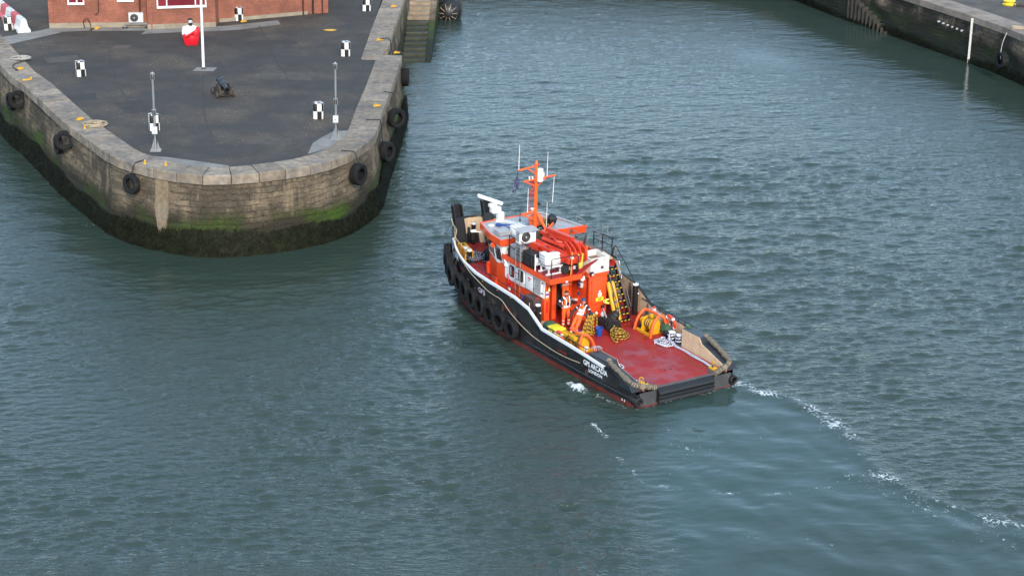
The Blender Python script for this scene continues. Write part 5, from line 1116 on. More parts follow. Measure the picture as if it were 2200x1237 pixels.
cb_ = MB().box((8.52, 2.02, 1.42), (.82, .42, 1.12), b=.02).build('brown_locker', BROWNC, tug); MB().box((8.45, 2.235, 1.62), (.05, .01, .28)).build('label_strip', WHITE, cb_); MB().cyl((8.22, 1.98, 1.98), (8.22, 1.98, 1.99), .07, 12).build('red_disc', RED, cb_)
# ladder against the house
ld = MB()
for x in (9.96, 9.59): ld.tube([(x, 2.03, 1.35), (x, 2.03, 4.02)], .022, 6)
lo_ = ld.build('ladder', GALV, tug)
for k in range(9): MB().tube([(9.96, 2.03, 1.5+k*.29), (9.59, 2.03, 1.5+k*.29)], .016, 6).build('rung', BLACK, lo_)
# bell, notices by the doorway
bl = MB().lathe([(.001, .16), (.04, .15), (.06, .08), (.085, .01), (.09, 0)], (7.86, 1.62, 2.40), n=16).build('bell', BRASS, tug)
for z, m in ((2.30, WHITE), (2.20, mat('notice_blue', (.05, .1, .4), .5)), (2.10, WHITE), (2.02, mat('notice_orange', (.8, .25, .02), .5))): MB().box((7.924, 1.66, z), (.006, .14, .09)).build('notice', m, tug)
MB().box((7.92, 1.66, 1.60), (.02, .07, .5)).build('fire_hose_clip', RED, tug)
# engine casing tower with its door and signs
tw_ = MB().box((8.35, -.80, 1.72), (1.45, .92, 2.06), b=.015).build('casing_tower', ORANGE, tug)
dd = MB().box((7.60, -.82, 2.05), (.05, .74, 1.18), b=.012).build('casing_door', ORANGE2 if False else ORANGE, tw_)
for z in (1.6, 2.05, 2.5): MB().box((7.585, -.43, z), (.06, .05, .08)).build('hinge', ORANGE, dd)
sg = MB().box((7.568, -.86, 1.66), (.006, .40, .17)).build('warning_sign', YELP, dd)
for k in range(3): MB().box((7.563, -.86, 1.705-k*.045), (.004, .28-.05*k, .016)).build('sign_line', BLACK, sg)
s3 = MB().box((7.568, -.86, 1.86), (.006, .19, .18)).build('hazard_sign', WHITE, dd); MB().prism([(-.93, 1.79), (-.79, 1.79), (-.86, 1.93)], 7.561, 7.564, 'yz').build('hazard_triangle', YELP, s3); MB().box((7.559, -.86, 1.84), (.003, .018, .07)).build('hazard_bolt', BLACK, s3)
MB().box((7.568, -.86, 2.02), (.006, .09, .08)).build('small_notice', WHITE, dd)
MB().tube([(7.52, -.55, .85), (7.45, -.95, 1.30)], .022, 6).build('brush_pole', RED, tug); MB().box((7.45, -.97, 1.34), (.1, .14, .12), b=.02).build('brush_head', BLACKM, tug)
MB().box((8.36, -.80, 2.80), (1.55, 1.06, .14)).build('casing_top', ORANGE, tw_)
# inner corner: wall behind the men and its fittings
MB().box((8.9, -.33, 1.8), (.9, .04, 2.0)).build('side_panel', ORANGE, house)
MB().tube([(7.72, -.30, .75), (7.72, -.30, 2.85)], .02, 6).build('vent_pipe', BLACK, tug)
fl = MB().ball((7.86, -.12, 2.66), (.09, .13, .15), 14, 10).build('floodlight', WHITE, tug); MB().cyl((7.9, -.12, 2.8), (7.95, -.12, 2.95), .03, 8).build('bracket', BLACK, fl)
fl = MB().box((7.35, 1.10, 2.93), (.14, .16, .18), b=.02).build('floodlight', BLACK, tug); MB().box((7.27, 1.10, 2.90), (.02, .12, .10)).build('lens', LGREY, fl)
fl = MB().box((7.55, -.38, 2.92), (.16, .14, .2), b=.02).build('floodlight', BLACK, tug); MB().box((7.46, -.38, 2.9), (.02, .1, .1)).build('lens', LGREY, fl)
for x, y, z, m in ((8.50, -.30, 2.42, 'notice_blue'), (8.5, -.30, 2.2, 'notice_blue'), (8.40, -.30, 1.75, 'notice_blue')): MB().box((x, y, z), (.14, .012, .16)).build('notice', MATS[m], tug)
gg = MB().box((8.15, -.24, 2.25), (.2, .14, .24), b=.03).build('gauge_box', LGREY, tug); MB().cyl((8.15, -.17, 2.25), (8.15, -.15, 2.25), .07, 12).build('gauge_dial', BLUEP, gg)
MB().box((8.5, -.2, 1.35), (.16, .16, .3), b=.02).build('switch_box', LGREY, tug)
# deck hatch with handwheel
ht = MB().box((8.05, .18, 1.04), (.95, .72, .66), b=.015).build('deck_hatch', ORANGE, tug); MB().box((8.05, .18, 1.40), (1.05, .82, .06), b=.015).build('hatch_lid', ORANGE, ht)
MB().tube([(8.15+.17*math.cos(2*PI*k/20), .1+.17*math.sin(2*PI*k/20), 1.50) for k in range(20)], .016, 6, closed=True).build('handwheel', BLACK, ht)
for k in range(3): a = PI*k/3; MB().bar((8.15-.17*math.cos(a), .1-.17*math.sin(a), 1.50), (8.15+.17*math.cos(a), .1+.17*math.sin(a), 1.50), .018).build('handwheel_spoke', BLACK, ht)
MB().cyl((8.15, .1, 1.42), (8.15, .1, 1.51), .025, 8).build('spindle', BLACK, ht)
MB().box((8.75, 1.25, .90), (.5, .7, .34), b=.02).build('dark_step_box', BROWNC, tug)
MB().prism([(6.7, .55), (7.9, .6), (7.95, 1.5), (6.8, 1.45)], .722, .728).build('rubber_mat', mat('brown_mat', (.07, .045, .035), .9), tug, smooth=False)
# stairs to the upper deck
stp = MB()
for y in (-1.32, -1.92): stp.bar((6.72, y, .72), (8.02, y, 3.0), .03, .16)
stair = stp.build('stairway', BLACK, tug, smooth=False)
for k in range(9):
    f = (k+.35)/9; x = lerp(6.72, 8.02, f); z = lerp(.72, 3.0, f); MB().box((x, -1.62, z), (.22, .57, .03)).build('tread', BLACK, stair); 
    mb = MB(); mb.add([(x-.115, -1.90, z-.02), (x-.115, -1.34, z-.02), (x-.115, -1.34, z+.02), (x-.115, -1.90, z+.02)], [(0, 1, 2, 3)], [((0, 0), (.56, 0), (.56, .06), (0, .06))]); mb.build('nosing_stripe', HAZST, stair, smooth=False)
    if k > 3: MB().box((x+.1, -1.62, z-.1), (.02, .5, .12)).build('riser', ORANGE if k % 2 else BLACK, stair)
for y in (-1.30, -1.96):
    hr = MB(); hr.tube(smooth_path([(6.75, y, .9), (6.80, y, 1.5), (8.0, y, 3.45), (8.12, y, 3.66), (8.24, y, 3.5), (8.2, y, 3.05)], 5), .024, 8); hr.tube([(6.78, y, 1.15), (8.1, y, 3.2)], .018, 6); hr.build('handrail', BLACK, stair)
    for f in (.3, .65): MB().bar((lerp(6.72, 8.02, f), y, lerp(.72, 3., f)), (lerp(6.78, 8.0, f), y, lerp(1.45, 3.45, f)), .02).build('stanchion', BLACK, stair)
# ---- wheelhouse
sill = [(11.33, 1.77), (11.95, 1.77), (13.36, 1.30), (13.46, .6), (13.46, -.6), (13.36, -1.30), (11.95, -1.77), (11.33, -1.77)]
topw = [(11.36, 1.92), (12.12, 1.88), (13.62, 1.45), (13.70, .62), (13.70, -.62), (13.62, -1.45), (12.12, -1.88), (11.36, -1.92)]
def ring(poly, z): return [(x, y, z) for x, y in poly]
lw = MB(); lw.loft([ring(sill, 1.0), ring(sill, 2.52)]); wh = lw.build('wheelhouse', ORANGE, tug, smooth=False)
wb = MB(); wb.loft([ring(sill, 2.52), ring([(lerp(a[0], b[0], .02)+.0, a[1]*1.012) for a, b in zip(sill, topw)], 2.525), ring(topw, 3.49)]); wband = wb.build('window_band', WHITE, tug, smooth=False)
def quad_on(i, u0, u1, v0, v1, off):
    j = (i+1) % 8; A = Vector((*sill[i], 2.52)); B = Vector((*sill[j], 2.52)); C = Vector((*topw[j], 3.49)); D_ = Vector((*topw[i], 3.49)); n = (B-A).cross(D_-A).normalized(); cc = (A+B+C+D_)/4
    if n.dot(cc-Vector((12.5, 0, cc.z))) < 0: n = -n
    def P(u, v): return A.lerp(B, u).lerp(D_.lerp(C, u), v)+n*off
    return [P(u0, v0), P(u1, v0), P(u1, v1), P(u0, v1)], n
for i, cuts in ((0, ((.12, .88),)), (1, ((.04, .33), (.37, .64), (.68, .96))), (2, ((.1, .9),)), (3, ((.05, .48), (.52, .95))), (4, ((.1, .9),)), (5, ((.04, .33), (.37, .64), (.68, .96))), (6, ((.12, .88),)), (7, ((.05, .3), (.7, .95)))):
    for u0, u1 in cuts:
        q, n = quad_on(i, u0, u1, .14, .86, .004); q2 = [p+n*.02 for p in q]; fr = MB(); fr.loft([q, q2]); f_ = fr.build('window', WHITEP, wband, smooth=False)
        a, n = quad_on(i, u0+.04*(u1-u0)+.012, u1-.04*(u1-u0)-.012, .18, .83, .028); b_ = [p+n*.008 for p in a]; MB().loft([a, b_]).build('pane', GLASS, f_, smooth=False)
roofp = [(11.15, 2.10), (12.20, 2.02), (13.80, 1.58), (13.86, .66), (13.86, -.66), (13.80, -1.60), (12.20, -2.05), (11.15, -2.35)]
rin_ = [(x*1.0-(.04 if x > 12 else -.04), y*.97) for x, y in roofp]
ro = MB(); ro.loft([ring([(lerp(12.6, x, .96), y*.95) for x, y in roofp], 3.47), ring(roofp, 3.51), ring(roofp, 3.80), ring(rin_, 3.80), ring(rin_, 3.755)], cap=False); rfv = ro.build('roof_fascia', ORANGE, tug, smooth=False)
MB().add(ring([(lerp(12.6, x, .96), y*.95) for x, y in roofp], 3.475), [tuple(range(7, -1, -1))]).build('soffit', WHITE, rfv, smooth=False)
MB().add(ring(rin_, 3.76), [tuple(range(8))]).build('wheelhouse_roof', GREYROOF, tug, smooth=False)
for i in range(5): MB().bar((11.6+i*.5, 1.8-.13*max(0, i-1), 3.768), (11.6+i*.5, -1.8+.13*max(0, i-1), 3.768), .015).build('roof_seam', GREY, rfv)
MB().bar((11.2, -2.25, 3.79), (12.2, -1.98, 3.82), .10, .05).build('roof_edge', GREYROOF, rfv); MB().bar((12.2, -2.0, 3.82), (13.76, -1.56, 3.82), .10, .05).build('roof_edge', GREYROOF, rfv)
MB().box((11.10, .9, 3.58), (.10, .5, .22), b=.02).build('roof_step', ORANGE, rfv); MB().box((11.0, -.75, 3.72), (.06, .6, .36), ry=R(-12)).build('wind_plate', ORANGE, rfv); MB().box((10.95, -1.95, 3.70), (.06, .75, .34), ry=R(-12)).build('wind_plate', ORANGE, rfv)
# door and dark gap behind the wheelhouse, searchlight under the eave
MB().box((11.32, 1.2, 3.22), (.04, .7, .34)).build('aft_window', BLACKM, wh); MB().box((11.31, -.3, 3.2), (.04, 1.6, .36)).build('aft_window', GLASS, wh)
MB().box((12.28, 1.95, 3.38), (.34, .2, .12), b=.02).build('eave_lamp', BLACK, tug); MB().cyl((12.0, 1.98, 3.36), (11.85, 2.02, 3.34), .10, 12).build('loudhailer', ORANGE, tug)
mr_ = MB().tube(smooth_path([(13.45, 1.40, 3.38), (13.85, 1.75, 3.36), (13.95, 1.80, 3.32)]), .022, 6).build('mirror_arm', WHITE, tug); MB().box((13.97, 1.82, 3.14), (.05, .17, .42), b=.02).build('mirror', BLACK, mr_); MB().box((13.97, 1.82, 3.38), (.12, .26, .10), b=.03).build('mirror_hood', WHITE, mr_)
MB().box((12.1, 1.80, 1.55), (.36, .10, .36), b=.04).build('vent_cover', ORANGE, wh); MB().tube([(13.4, 1.32, 1.45), (13.4, 1.36, 1.9), (13.3, 1.36, 1.98)], .09, 12).build('mushroom_vent', ORANGE, wh)
# roof equipment
hz = MB(); hz.box((11.88, 1.55, 3.97), (.52, .56, .03), rz=R(-5)); 
eh = hz.build('escape_hatch', GREYROOF, tug); 
for a, b in (((11.62, 1.27), (12.14, 1.27)), ((11.62, 1.83), (12.14, 1.83)), ((11.62, 1.27), (11.62, 1.83)), ((12.14, 1.27), (12.14, 1.83))): MB().bar((*a, 3.88), (*b, 3.88), .03, .14).build('hatch_coaming', GREY, eh)
for sx, sy in ((11.66, 1.3), (12.1, 1.3), (11.66, 1.8), (12.1, 1.8)): MB().bar((sx, sy, 3.76), (sx, sy, 3.95), .025).build('hatch_leg', GALV, eh)
MB().lathe([(.15, 0), (.15, .03), (.11, .05), (.001, .05)], (13.2, 1.32, 3.77), n=20).build('deck_light', WHITE, tug)
MB().bar((13.5, .5, 3.79), (12.3, -.1, 3.79), .34, .03).build('cable_tray', LGREY, tug)
# radar
rd = MB().box((13.6, .62, 4.02), (.30, .30, .40), b=.06).build('radar_pedestal', WHITEP, tug); MB().lathe([(.22, 0), (.15, .10), (.12, .2)], (13.6, .62, 3.77), n=16).build('pedestal_foot', WHITEP, rd)
MB().box((13.66, .84, 4.33), (.36, .46, .28), b=.07).build('gearbox', WHITEP, rd); MB().box((13.66, 1.0, 4.56), (.28, .34, .18), b=.06).build('scanner_hub', WHITEP, rd)
MB().bar((13.72, 1.68, 5.08), (13.66, .52, 4.56), .15, .12).build('scanner_bar', WHITEP, rd); MB().tube([(13.73, 1.72, 5.13), (13.66, .48, 4.575)], .07, 12).build('scanner_tube', WHITEP, rd)
# mast
mz = MB().tube([(11.6, 0, 3.76), (11.6, 0, 5.6), (11.6, 0, 6.85)], [.085, .08, .065], 14).build('mast', ORANGE2, tug)
def stay(pts, r, m=ORANGE2, name='mast_strut', n=8): return MB().tube(pts, r, n).build(name, m, mz)
stay([(11.6, 0, 4.75), (11.0, -.22, 3.95)], .06); stay([(11.6, 0, 4.6), (12.0, .1, 3.78)], .05); stay([(11.0, -.25, 3.95), (11.0, .55, 3.92)], .06); stay([(11.05, -.22, 3.95), (11.05, -.62, 4.22)], .035); stay([(11.05, -.40, 3.93), (11.05, -.62, 4.22)], .025)
stay([(11.6, .05, 4.70), (11.62, .72, 4.66)], .045); stay([(11.62, .70, 4.66), (11.6, .05, 4.30)], .04)
stay([(11.6, .0, 6.82), (11.6, .96, 6.74)], .04); stay([(11.6, .0, 6.45), (11.6, .50, 6.76)], .03)
stay([(11.6, .0, 6.20), (11.62, .66, 6.18)], .04); stay([(11.62, .62, 6.18), (11.6, 0, 5.86)], .032)
stay([(11.6, 0, 6.22), (11.6, -1.02, 6.24)], .042); stay([(11.6, -.55, 6.23), (11.6, 0, 5.82)], .034)
stay([(11.72, .1, 6.3), (11.75, .28, 4.7)], .018, REDP, 'halyard', 5); stay([(11.72, .08, 6.3), (11.7, .18, 4.7)], .014, REDP, 'halyard', 5)
MB().lathe([(.001, .24), (.05, .2), (.09, .05), (.09, 0)], (11.6, 0, 6.85), n=12).build('mast_cap', ORANGE2, mz); MB().ball((11.55, -.10, 6.86), .05, 8, 6).build('masthead_lamp', RED, mz)
MB().cyl((11.42, -.10, 6.15), (11.42, -.10, 6.70), .135, 18).build('satellite_dome', WHITEP, mz); MB().ball((11.42, -.10, 6.70), (.135, .135, .04), 16, 6).build('dome_top', WHITEP, mz); MB().cyl((11.5, -.32, 6.3), (11.5, -.32, 6.5), .045, 10).build('gps_antenna', WHITEP, mz)
for y, z in ((.34, 6.30), (.18, 6.28)): MB().lathe([(.03, 0), (.03, .1), (.05, .12), (.03, .17), (.001, .18)], (11.62, y, z-.1), n=10).build('nav_light', WHITEP, mz)
MB().lathe([(.02, 0), (.02, .14), (.08, .16), (.08, .20), (.001, .22)], (11.62, .16, 4.66), n=12).build('satnav_mushroom', WHITEP, mz)
MB().box((11.5, -.12, 5.06), (.12, .1, .12), b=.02).build('deck_lamp', BLACK, mz)
for (x, y, z0, z1) in ((11.6, .92, 6.74, 7.91), (11.6, -.58, 6.25, 7.39), (11.6, .42, 4.70, 5.85), (11.6, -.60, 3.78, 5.04)): MB().tube([(x, y, z0), (x, y+.0, z0+.15), (x, y-.02, z1)], [.02, .017, .009], 6).build('whip_antenna', WHITEP, mz)
MB().tube([(11.6, -.96, 6.18), (11.6, -.90, 4.98)], [.012, .016], 6).build('whip_antenna', WHITEP, mz)
MB().tube([(13.2, -.2, 3.77), (13.2, -.2, 4.35)], .014, 6).build('whip_antenna', BLACK, mz); MB().cyl((13.2, -.2, 3.77), (13.2, -.2, 3.85), .04, 8).build('antenna_base', BLACK, mz)
MB().tube([(11.6, .9, 6.7), (11.65, .5, 6.55), (11.62, .1, 6.4)], .008, 4).build('cable', BLACK, mz)
# ---- upper deck fittings
def rail(pts, r, m, name='guard_rail', posts=(), z0=UD, mids=()):
    o = MB().tube(pts, r, 8).build(name, m, tug)
    for (x, y, zt) in posts: MB().tube([(x, y, z0), (x, y, zt)], r, 6).build('stanchion', m, o)
    for a, b in mids: MB().tube([a, b], r*.8, 6).build('mid_rail', m, o)
    return o
rail([(10.78, 1.86, UD), (10.78, 1.86, 4.08), (10.74, 1.86, 4.12), (8.98, 1.86, 4.06), (8.94, 1.86, 4.0), (8.94, 1.86, UD)], .022, BLACK, mids=[((10.78, 1.86, 3.6), (8.94, 1.86, 3.56))])
rail([(7.36, 1.84, UD), (7.36, 1.84, 3.96), (7.38, 1.80, 4.0), (7.38, .52, 4.0), (7.38, .46, 3.95), (7.38, .46, UD)], .022, BLACK, mids=[((7.37, 1.82, 3.54), (7.38, .46, 3.54))])
MB().tube([(8.66, 1.84, UD), (8.66, 1.84, 3.84)], .03, 8).build('white_post', WHITE, tug); MB().tube(smooth_path([(8.66, 1.84, 3.82), (8.2, 1.85, 3.62), (7.8, 1.85, 3.60), (7.37, 1.84, 3.70)]), .014, 5).build('chain_rail', DGREY, tug)
MB().tube([(11.0, 1.74, 4.0), (10.2, 1.86, 4.10)], .02, 6).build('guard_rail', BLACK, tug)
# starboard walkway of planks with its rails
for k in range(14): MB().box((9.0+k*.2+.1, -2.0, UD-.02), (.185, .78, .04)).build('walkway_plank', WOOD, ud, smooth=False)
MB().bar((8.6, -2.42, UD-.04), (11.9, -2.42, UD-.04), .05, .10).build('walkway_edge', DGREY, ud)
rail(smooth_path([(11.75, -1.58, UD), (11.75, -1.58, 3.66), (11.70, -1.58, 3.72), (9.82, -1.58, 3.76), (9.76, -1.58, 3.70), (9.76, -1.58, UD)], 2), .02, GALV, posts=[(11.1, -1.58, 3.73), (10.4, -1.58, 3.75)], mids=[((11.75, -1.58, 3.4), (9.76, -1.58, 3.4))])
rail(smooth_path([(11.9, -2.42, UD), (11.9, -2.42, 3.96), (11.85, -2.42, 4.02), (11.25, -2.42, 3.98), (11.22, -2.42, 3.9), (11.22, -2.42, UD)], 2), .02, GALV, mids=[((11.9, -2.42, 3.55), (11.22, -2.42, 3.5)), ((11.22, -2.42, 3.86), (9.95, -2.42, 3.72))], posts=[(9.95, -2.42, 3.74)])
rail(smooth_path([(10.5, -2.46, UD), (10.5, -2.46, 3.62), (10.48, -2.46, 3.68), (9.08, -2.46, 3.80), (9.04, -2.46, 3.76), (9.04, -2.46, UD)], 2), .026, BLACK, posts=[(9.8, -2.46, 3.74)], mids=[((10.5, -2.46, 3.35), (9.04, -2.46, 3.42))])
lf = MB()
for x in (9.92, 9.53): lf.tube([(x, -2.54, 2.2), (x, -2.54, 4.12)], .02, 6)
lf = lf.build('ladder', GALV, tug)
for k in range(6): MB().tube([(9.92, -2.54, 2.4+k*.32), (9.53, -2.54, 2.4+k*.32)], .015, 6).build('rung', GALV, lf)
rail(smooth_path([(8.3, -2.0, UD), (8.3, -2.0, 3.55), (8.2, -2.05, 3.72), (8.05, -2.1, 3.6), (7.3, -2.5, 2.3), (7.2, -2.6, 1.6)], 3), .022, BLACK)
# air conditioner, grey cabinet and black locker beside the crane
acr = bpy.data.objects.new('deck_air_conditioner', None); col.objects.link(acr); acr.parent = tug; acr.location = (10.0, 1.50, 3.98); acr.rotation_euler = (0, 0, R(-90))
ac_unit(acr, 0, 0, 0, .84, .56, .34, face=WHITEP); MB().box((0, -.03, .585), (.98, .55, .03), rx=R(6)).build('rain_cover', GREYROOF, acr); MB().box((0, 0, -.03), (.86, .36, .05)).build('frame', GALV, acr)
for sx in (-.38, .38):
    for sy in (-.14, .14): MB().box((sx, sy, -.48), (.05, .05, .90)).build('leg', GALV, acr)
for k in range(6):
    for j in range(2): MB().box((-.423, -.06+j*.12, .12+k*.065), (.006, .09, .04)).build('grille_slot', BLACK, acr)
MB().box((10.45, 1.60, 3.38), (.72, .40, .64), b=.02).build('grey_cabinet', GREY, tug)
bb = MB().box((9.40, 1.45, 3.35), (.80, .62, .58), b=.03).build('black_locker', BLACKM, tug); MB().box((9.40, 1.45, 3.66), (.84, .66, .06), b=.02).build('locker_lid', BLACKM, bb)
# knuckle boom crane, folded
cr_ = MB().lathe([(.34, 0), (.34, .12), (.27, .16), (.27, .5), (.001, .5)], (8.35, .10, UD), n=24).build('deck_crane', CRANE, tug)
MB().box((8.35, .12, UD+.62), (.62, .56, .34), b=.04).build('crane_head', CRANE, cr_)
def plate(poly, y0, y1, name, m=CRANE): return MB().prism(poly, y0, y1, 'xz').build(name, m, cr_, smooth=False)
MB().bar((10.25, 1.22, 3.86), (7.95, .80, 3.72), .34, .30).build('main_boom', CRANE, cr_); MB().bar((10.25, 1.05, 4.03), (8.0, .65, 3.90), .05, .06).build('boom_rib', CRANE, cr_)
MB().bar((10.3, -.05, 3.98), (8.2, -.20, 4.02), .26, .30).build('outer_boom', CRANE, cr_); MB().bar((10.45, .10, 4.22), (8.6, -.05, 4.26), .18, .16).build('extension_boom', CRANE, cr_); MB().bar((10.6, .35, 4.08), (8.7, .12, 4.14), .12, .12).build('extension_boom', CRANE, cr_)
MB().cyl((10.0, .62, 3.98), (8.75, .36, 3.96), .10, 14).build('lift_cylinder', CRANE, cr_); MB().cyl((8.9, .39, 3.96), (8.62, .33, 3.95), .125, 14).build('cylinder_end', CRANE, cr_); MB().cyl((8.63, .33, 3.95), (8.60, .325, 3.95), .075, 12).build('cylinder_bore', BLACK, cr_)
for y0, x0 in ((.34, 8.35), (.16, 8.25), (-.04, 8.15), (-.26, 8.05)):
    plate([(x0+.45, 4.12), (x0+.30, 4.22), (x0-.15, 4.0), (x0-.28, 3.75), (x0-.22, 3.45), (x0+.25, 3.40), (x0+.35, 3.6), (x0+.12, 3.75), (x0+.14, 3.92), (x0+.40, 3.98)], y0-.035, y0+.035, 'knuckle_plate')
MB().box((7.98, .45, 3.62), (.62, .66, .26), b=.03).build('crane_foot', CRANE, cr_)
for k in range(3): MB().tube(smooth_path([(9.25-k*.09, 1.22, 3.80), (9.20-k*.09, 1.30, 3.98), (9.10-k*.09, 1.10, 4.08), (9.05-k*.09, .9, 3.95)]), .022, 6).build('hydraulic_hose', CRANE, cr_)
for k in range(6): MB().tube(smooth_path([(10.0-k*.1, .35+.05*k, 4.16), (9.8-k*.12, .5, 4.24), (9.5-k*.1, .42+.03*k, 4.14), (9.2-k*.08, .30, 4.10)]), .018, 5).build('hydraulic_hose', BLACKM if k < 2 else CRANE, cr_)
for k in range(5): MB().box((9.0+k*.3, .02+.02*k, 4.16), (.10, .12, .09), b=.02).build('pipe_clamp', CRANE, cr_)
MB().box((10.72, .5, 3.88), (.14, .62, .5), b=.03).build('oil_tank', mat('khaki_tank', (.055, .055, .045), .5), cr_)
MB().box((7.92, .58, 3.24), (.35, .75, .32), b=.02).build('valve_box', BLACKM, tug); MB().box((7.735, .52, 3.30), (.008, .34, .15)).build('label_plate', DIRTYW, tug)
# red davit plate and posts aft
MB().prism([(.62, 3.10), (.42, 3.10), (-.55, 3.62), (-.52, 3.66), (.15, 3.46)], 7.33, 7.36, 'yz').build('davit_plate', mat('dark_red_steel', (.26, .015, .02), .45), tug, smooth=False)
MB().tube([(8.02, -.40, UD), (8.02, -.40, 4.05)], .05, 10).build('orange_post', ORANGE2, tug); MB().tube([(7.62, .62, UD), (7.62, .62, 3.75)], .055, 10).build('red_post', REDP, tug); MB().ball((7.62, .62, 3.8), .08, 10, 8).build('post_lamp', WHITEP, tug)
MB().tube([(7.5, .75, UD), (7.52, .68, 4.1)], .022, 6).build('boat_hook', YELLOW, tug)
MB().tube([(9.95, -1.35, UD), (9.6, -1.35, 3.6), (9.55, -1.38, 3.95)], .05, 6).build('brown_davit', BROWNC, tug)
# worn hose reel behind the stairs, pipes, tow gear
MB().box((8.15, -2.22, 2.62), (.34, .05, .80), b=.02, ry=R(18)).build('white_board', WHITE, tug)
MB().box((9.2, -2.15, 1.7), (1.6, .3, 1.5)).build('dark_locker', DGREY, tug)
# ---- deck winches
def winch(cx, cy, rz, lab, mirror=1):
    w = bpy.data.objects.new('towing_winch', None); col.objects.link(w); w.parent = tug; w.location = (cx, cy, .70); w.rotation_euler = (0, 0, rz); w.scale = (1, mirror, 1)
    for dx in (-.60, .60):
        pass
    arch = MB(); arch.tube(smooth_path([(.62, -.42, 0), (.60, -.30, .45), (.55, -.05, .82), (.50, .12, .86), (.0, .16, .88), (-.42, .12, .88), (-.52, -.02, .86), (-.56, -.28, .55), (-.60, -.42, 0)], 5), .062, 12); arch.build('arch_frame', ORANGE2, w)
    arch = MB(); arch.tube(smooth_path([(-.42, .12, .88), (-.54, .28, .82), (-.60, .40, .45), (-.62, .45, 0)], 5), .055, 10); arch.build('arch_leg', ORANGE2, w)
    d = MB().lathe([(.30, -.30), (.30, -.26), (.15, -.24), (.17, -.1), (.15, .0), (.17, .12), (.15, .22), (.30, .24), (.30, .28)], (.0, .0, .40), 'X', 24).build('drum', YELLOW, w)
    MB().lathe([(.001, .28), (.17, .28), (.12, .36), (.10, .46), (.12, .56), (.14, .58), (.14, .60), (.09, .60), (.08, .5), (.001, .5)], (.0, 0, .40), 'X', 20).build('warping_head', YELLOW, w)
    for dx in (-.31, .27): MB().prism([(-.34, 0), (.34, 0), (.16, .66), (-.16, .66)], dx-.02, dx+.02, 'yz').build('side_frame', YELLOW, w, smooth=False)
    for k in range(6): MB().tube([(-.18+k*.07, .20*math.cos(2*PI*i/16), .40+.20*math.sin(2*PI*i/16)) for i in range(16)], .026, 6, closed=True).build('wire_turn', CHAIN if k % 2 else YELLOW, w)
    MB().lathe([(.001, -.11), (.13, -.11), (.14, 0), (.13, .11), (.001, .11)], (.52, -.1, .12), 'Z', 14).build('motor', BLACK, w)
    MB().box((.10, .28, .62), (.5, .16, .18), b=.03).build('gearbox', YELLOW, w); MB().box((-.1, -.05, .80), (.14, .14, .16), b=.02).build('valve', YELLOW, w)
    MB().bar((-.5, -.36, .06), (.5, -.36, .06), .08, .12).build('bed_rail', YELLOW, w); MB().bar((-.5, .36, .06), (.5, .36, .06), .08, .12).build('bed_rail', YELLOW, w)
    MB().tube(smooth_path([(.2, .3, .7), (.4, .42, .5), (.45, .45, .1)]), .025, 6).build('hose', BLACKM, w); MB().bar((-.2, -.1, .85), (-.45, -.28, .95), .03).build('brake_lever', YELLOW, w)
    return w
winch(5.2, -1.95, R(0), '', -1); winch(4.9, 1.95, R(0), '', 1)
# small boxes on the port side winch
MB().box((5.85, 1.95, .95), (.75, .34, .50), b=.03, rz=R(6)).build('winch_cover', YELLOW, tug)
# ------------------------------------------------------------------ loose things on the tug
def bthing(name, lab, cat, x, y, z, rz=0, group=None): return thing(name, lab, cat, onb(x, y, z), BH+rz, group)
def bobj(mb, name, m, lab, cat, x, y, z, rz=0, group=None, **k):
    o = mb.build(name, m, loc=onb(x, y, z), rot=(0, 0, BH+rz), **k); return tag(o, lab, cat, group)
TF = tyre_mesh(.47, .30); TFB = tyre_mesh(.52, .36)
tl = ['aftmost tyre in the row on the port side of the tug', 'second tyre from the stern end of the port row', 'third tyre from the stern end of the port row', 'fourth tyre from the stern end of the port row', 'fifth tyre from the stern end, below the hull logo', 'sixth tyre from the stern end, under the red freeing port', 'seventh tyre from the stern end where the hull starts to curve', 'tyre below the bow name, third from the stem', 'tyre low on the bow, second from the stem', 'foremost tyre at the stem of the tug']
for k, (x, z, mesh) in enumerate([(8.45, .70, TF), (9.45, .74, TF), (10.30, .80, TF), (11.15, .86, TF), (12.0, .95, TF), (12.85, 1.08, TF), (13.6, 1.12, TF), (14.45, 1.22, TFB), (15.2, 1.45, TFB), (15.85, 1.68, TFB)]):
    q = hull_y(x, z); q1 = hull_y(x+.25, z); q0 = hull_y(x-.25, z); a = math.atan2(q1[1]-q0[1], q1[0]-q0[0]); nx, ny = -math.sin(a), math.cos(a); off = .18 if k < 7 else .30
    t = bthing('tyre_fender', tl[k], 'tyre', q[0]+nx*off, q[1]+ny*off, z, a, 'tyres along the port side of the tug')
    ty_ = inst(mesh, 'tyre', t, rot=(R(random.uniform(-4, 4)), 0, R(random.uniform(-6, 6))))
    for dx in (-.05, .07): 
        mb = MB()
        for j in range(5): mb.ball((dx+.10*(j % 2)*.25, -.13-.015*j, .36+j*.085), (.022, .022, .045), 6, 4)
        mb.build('chain', CHAIN, t)
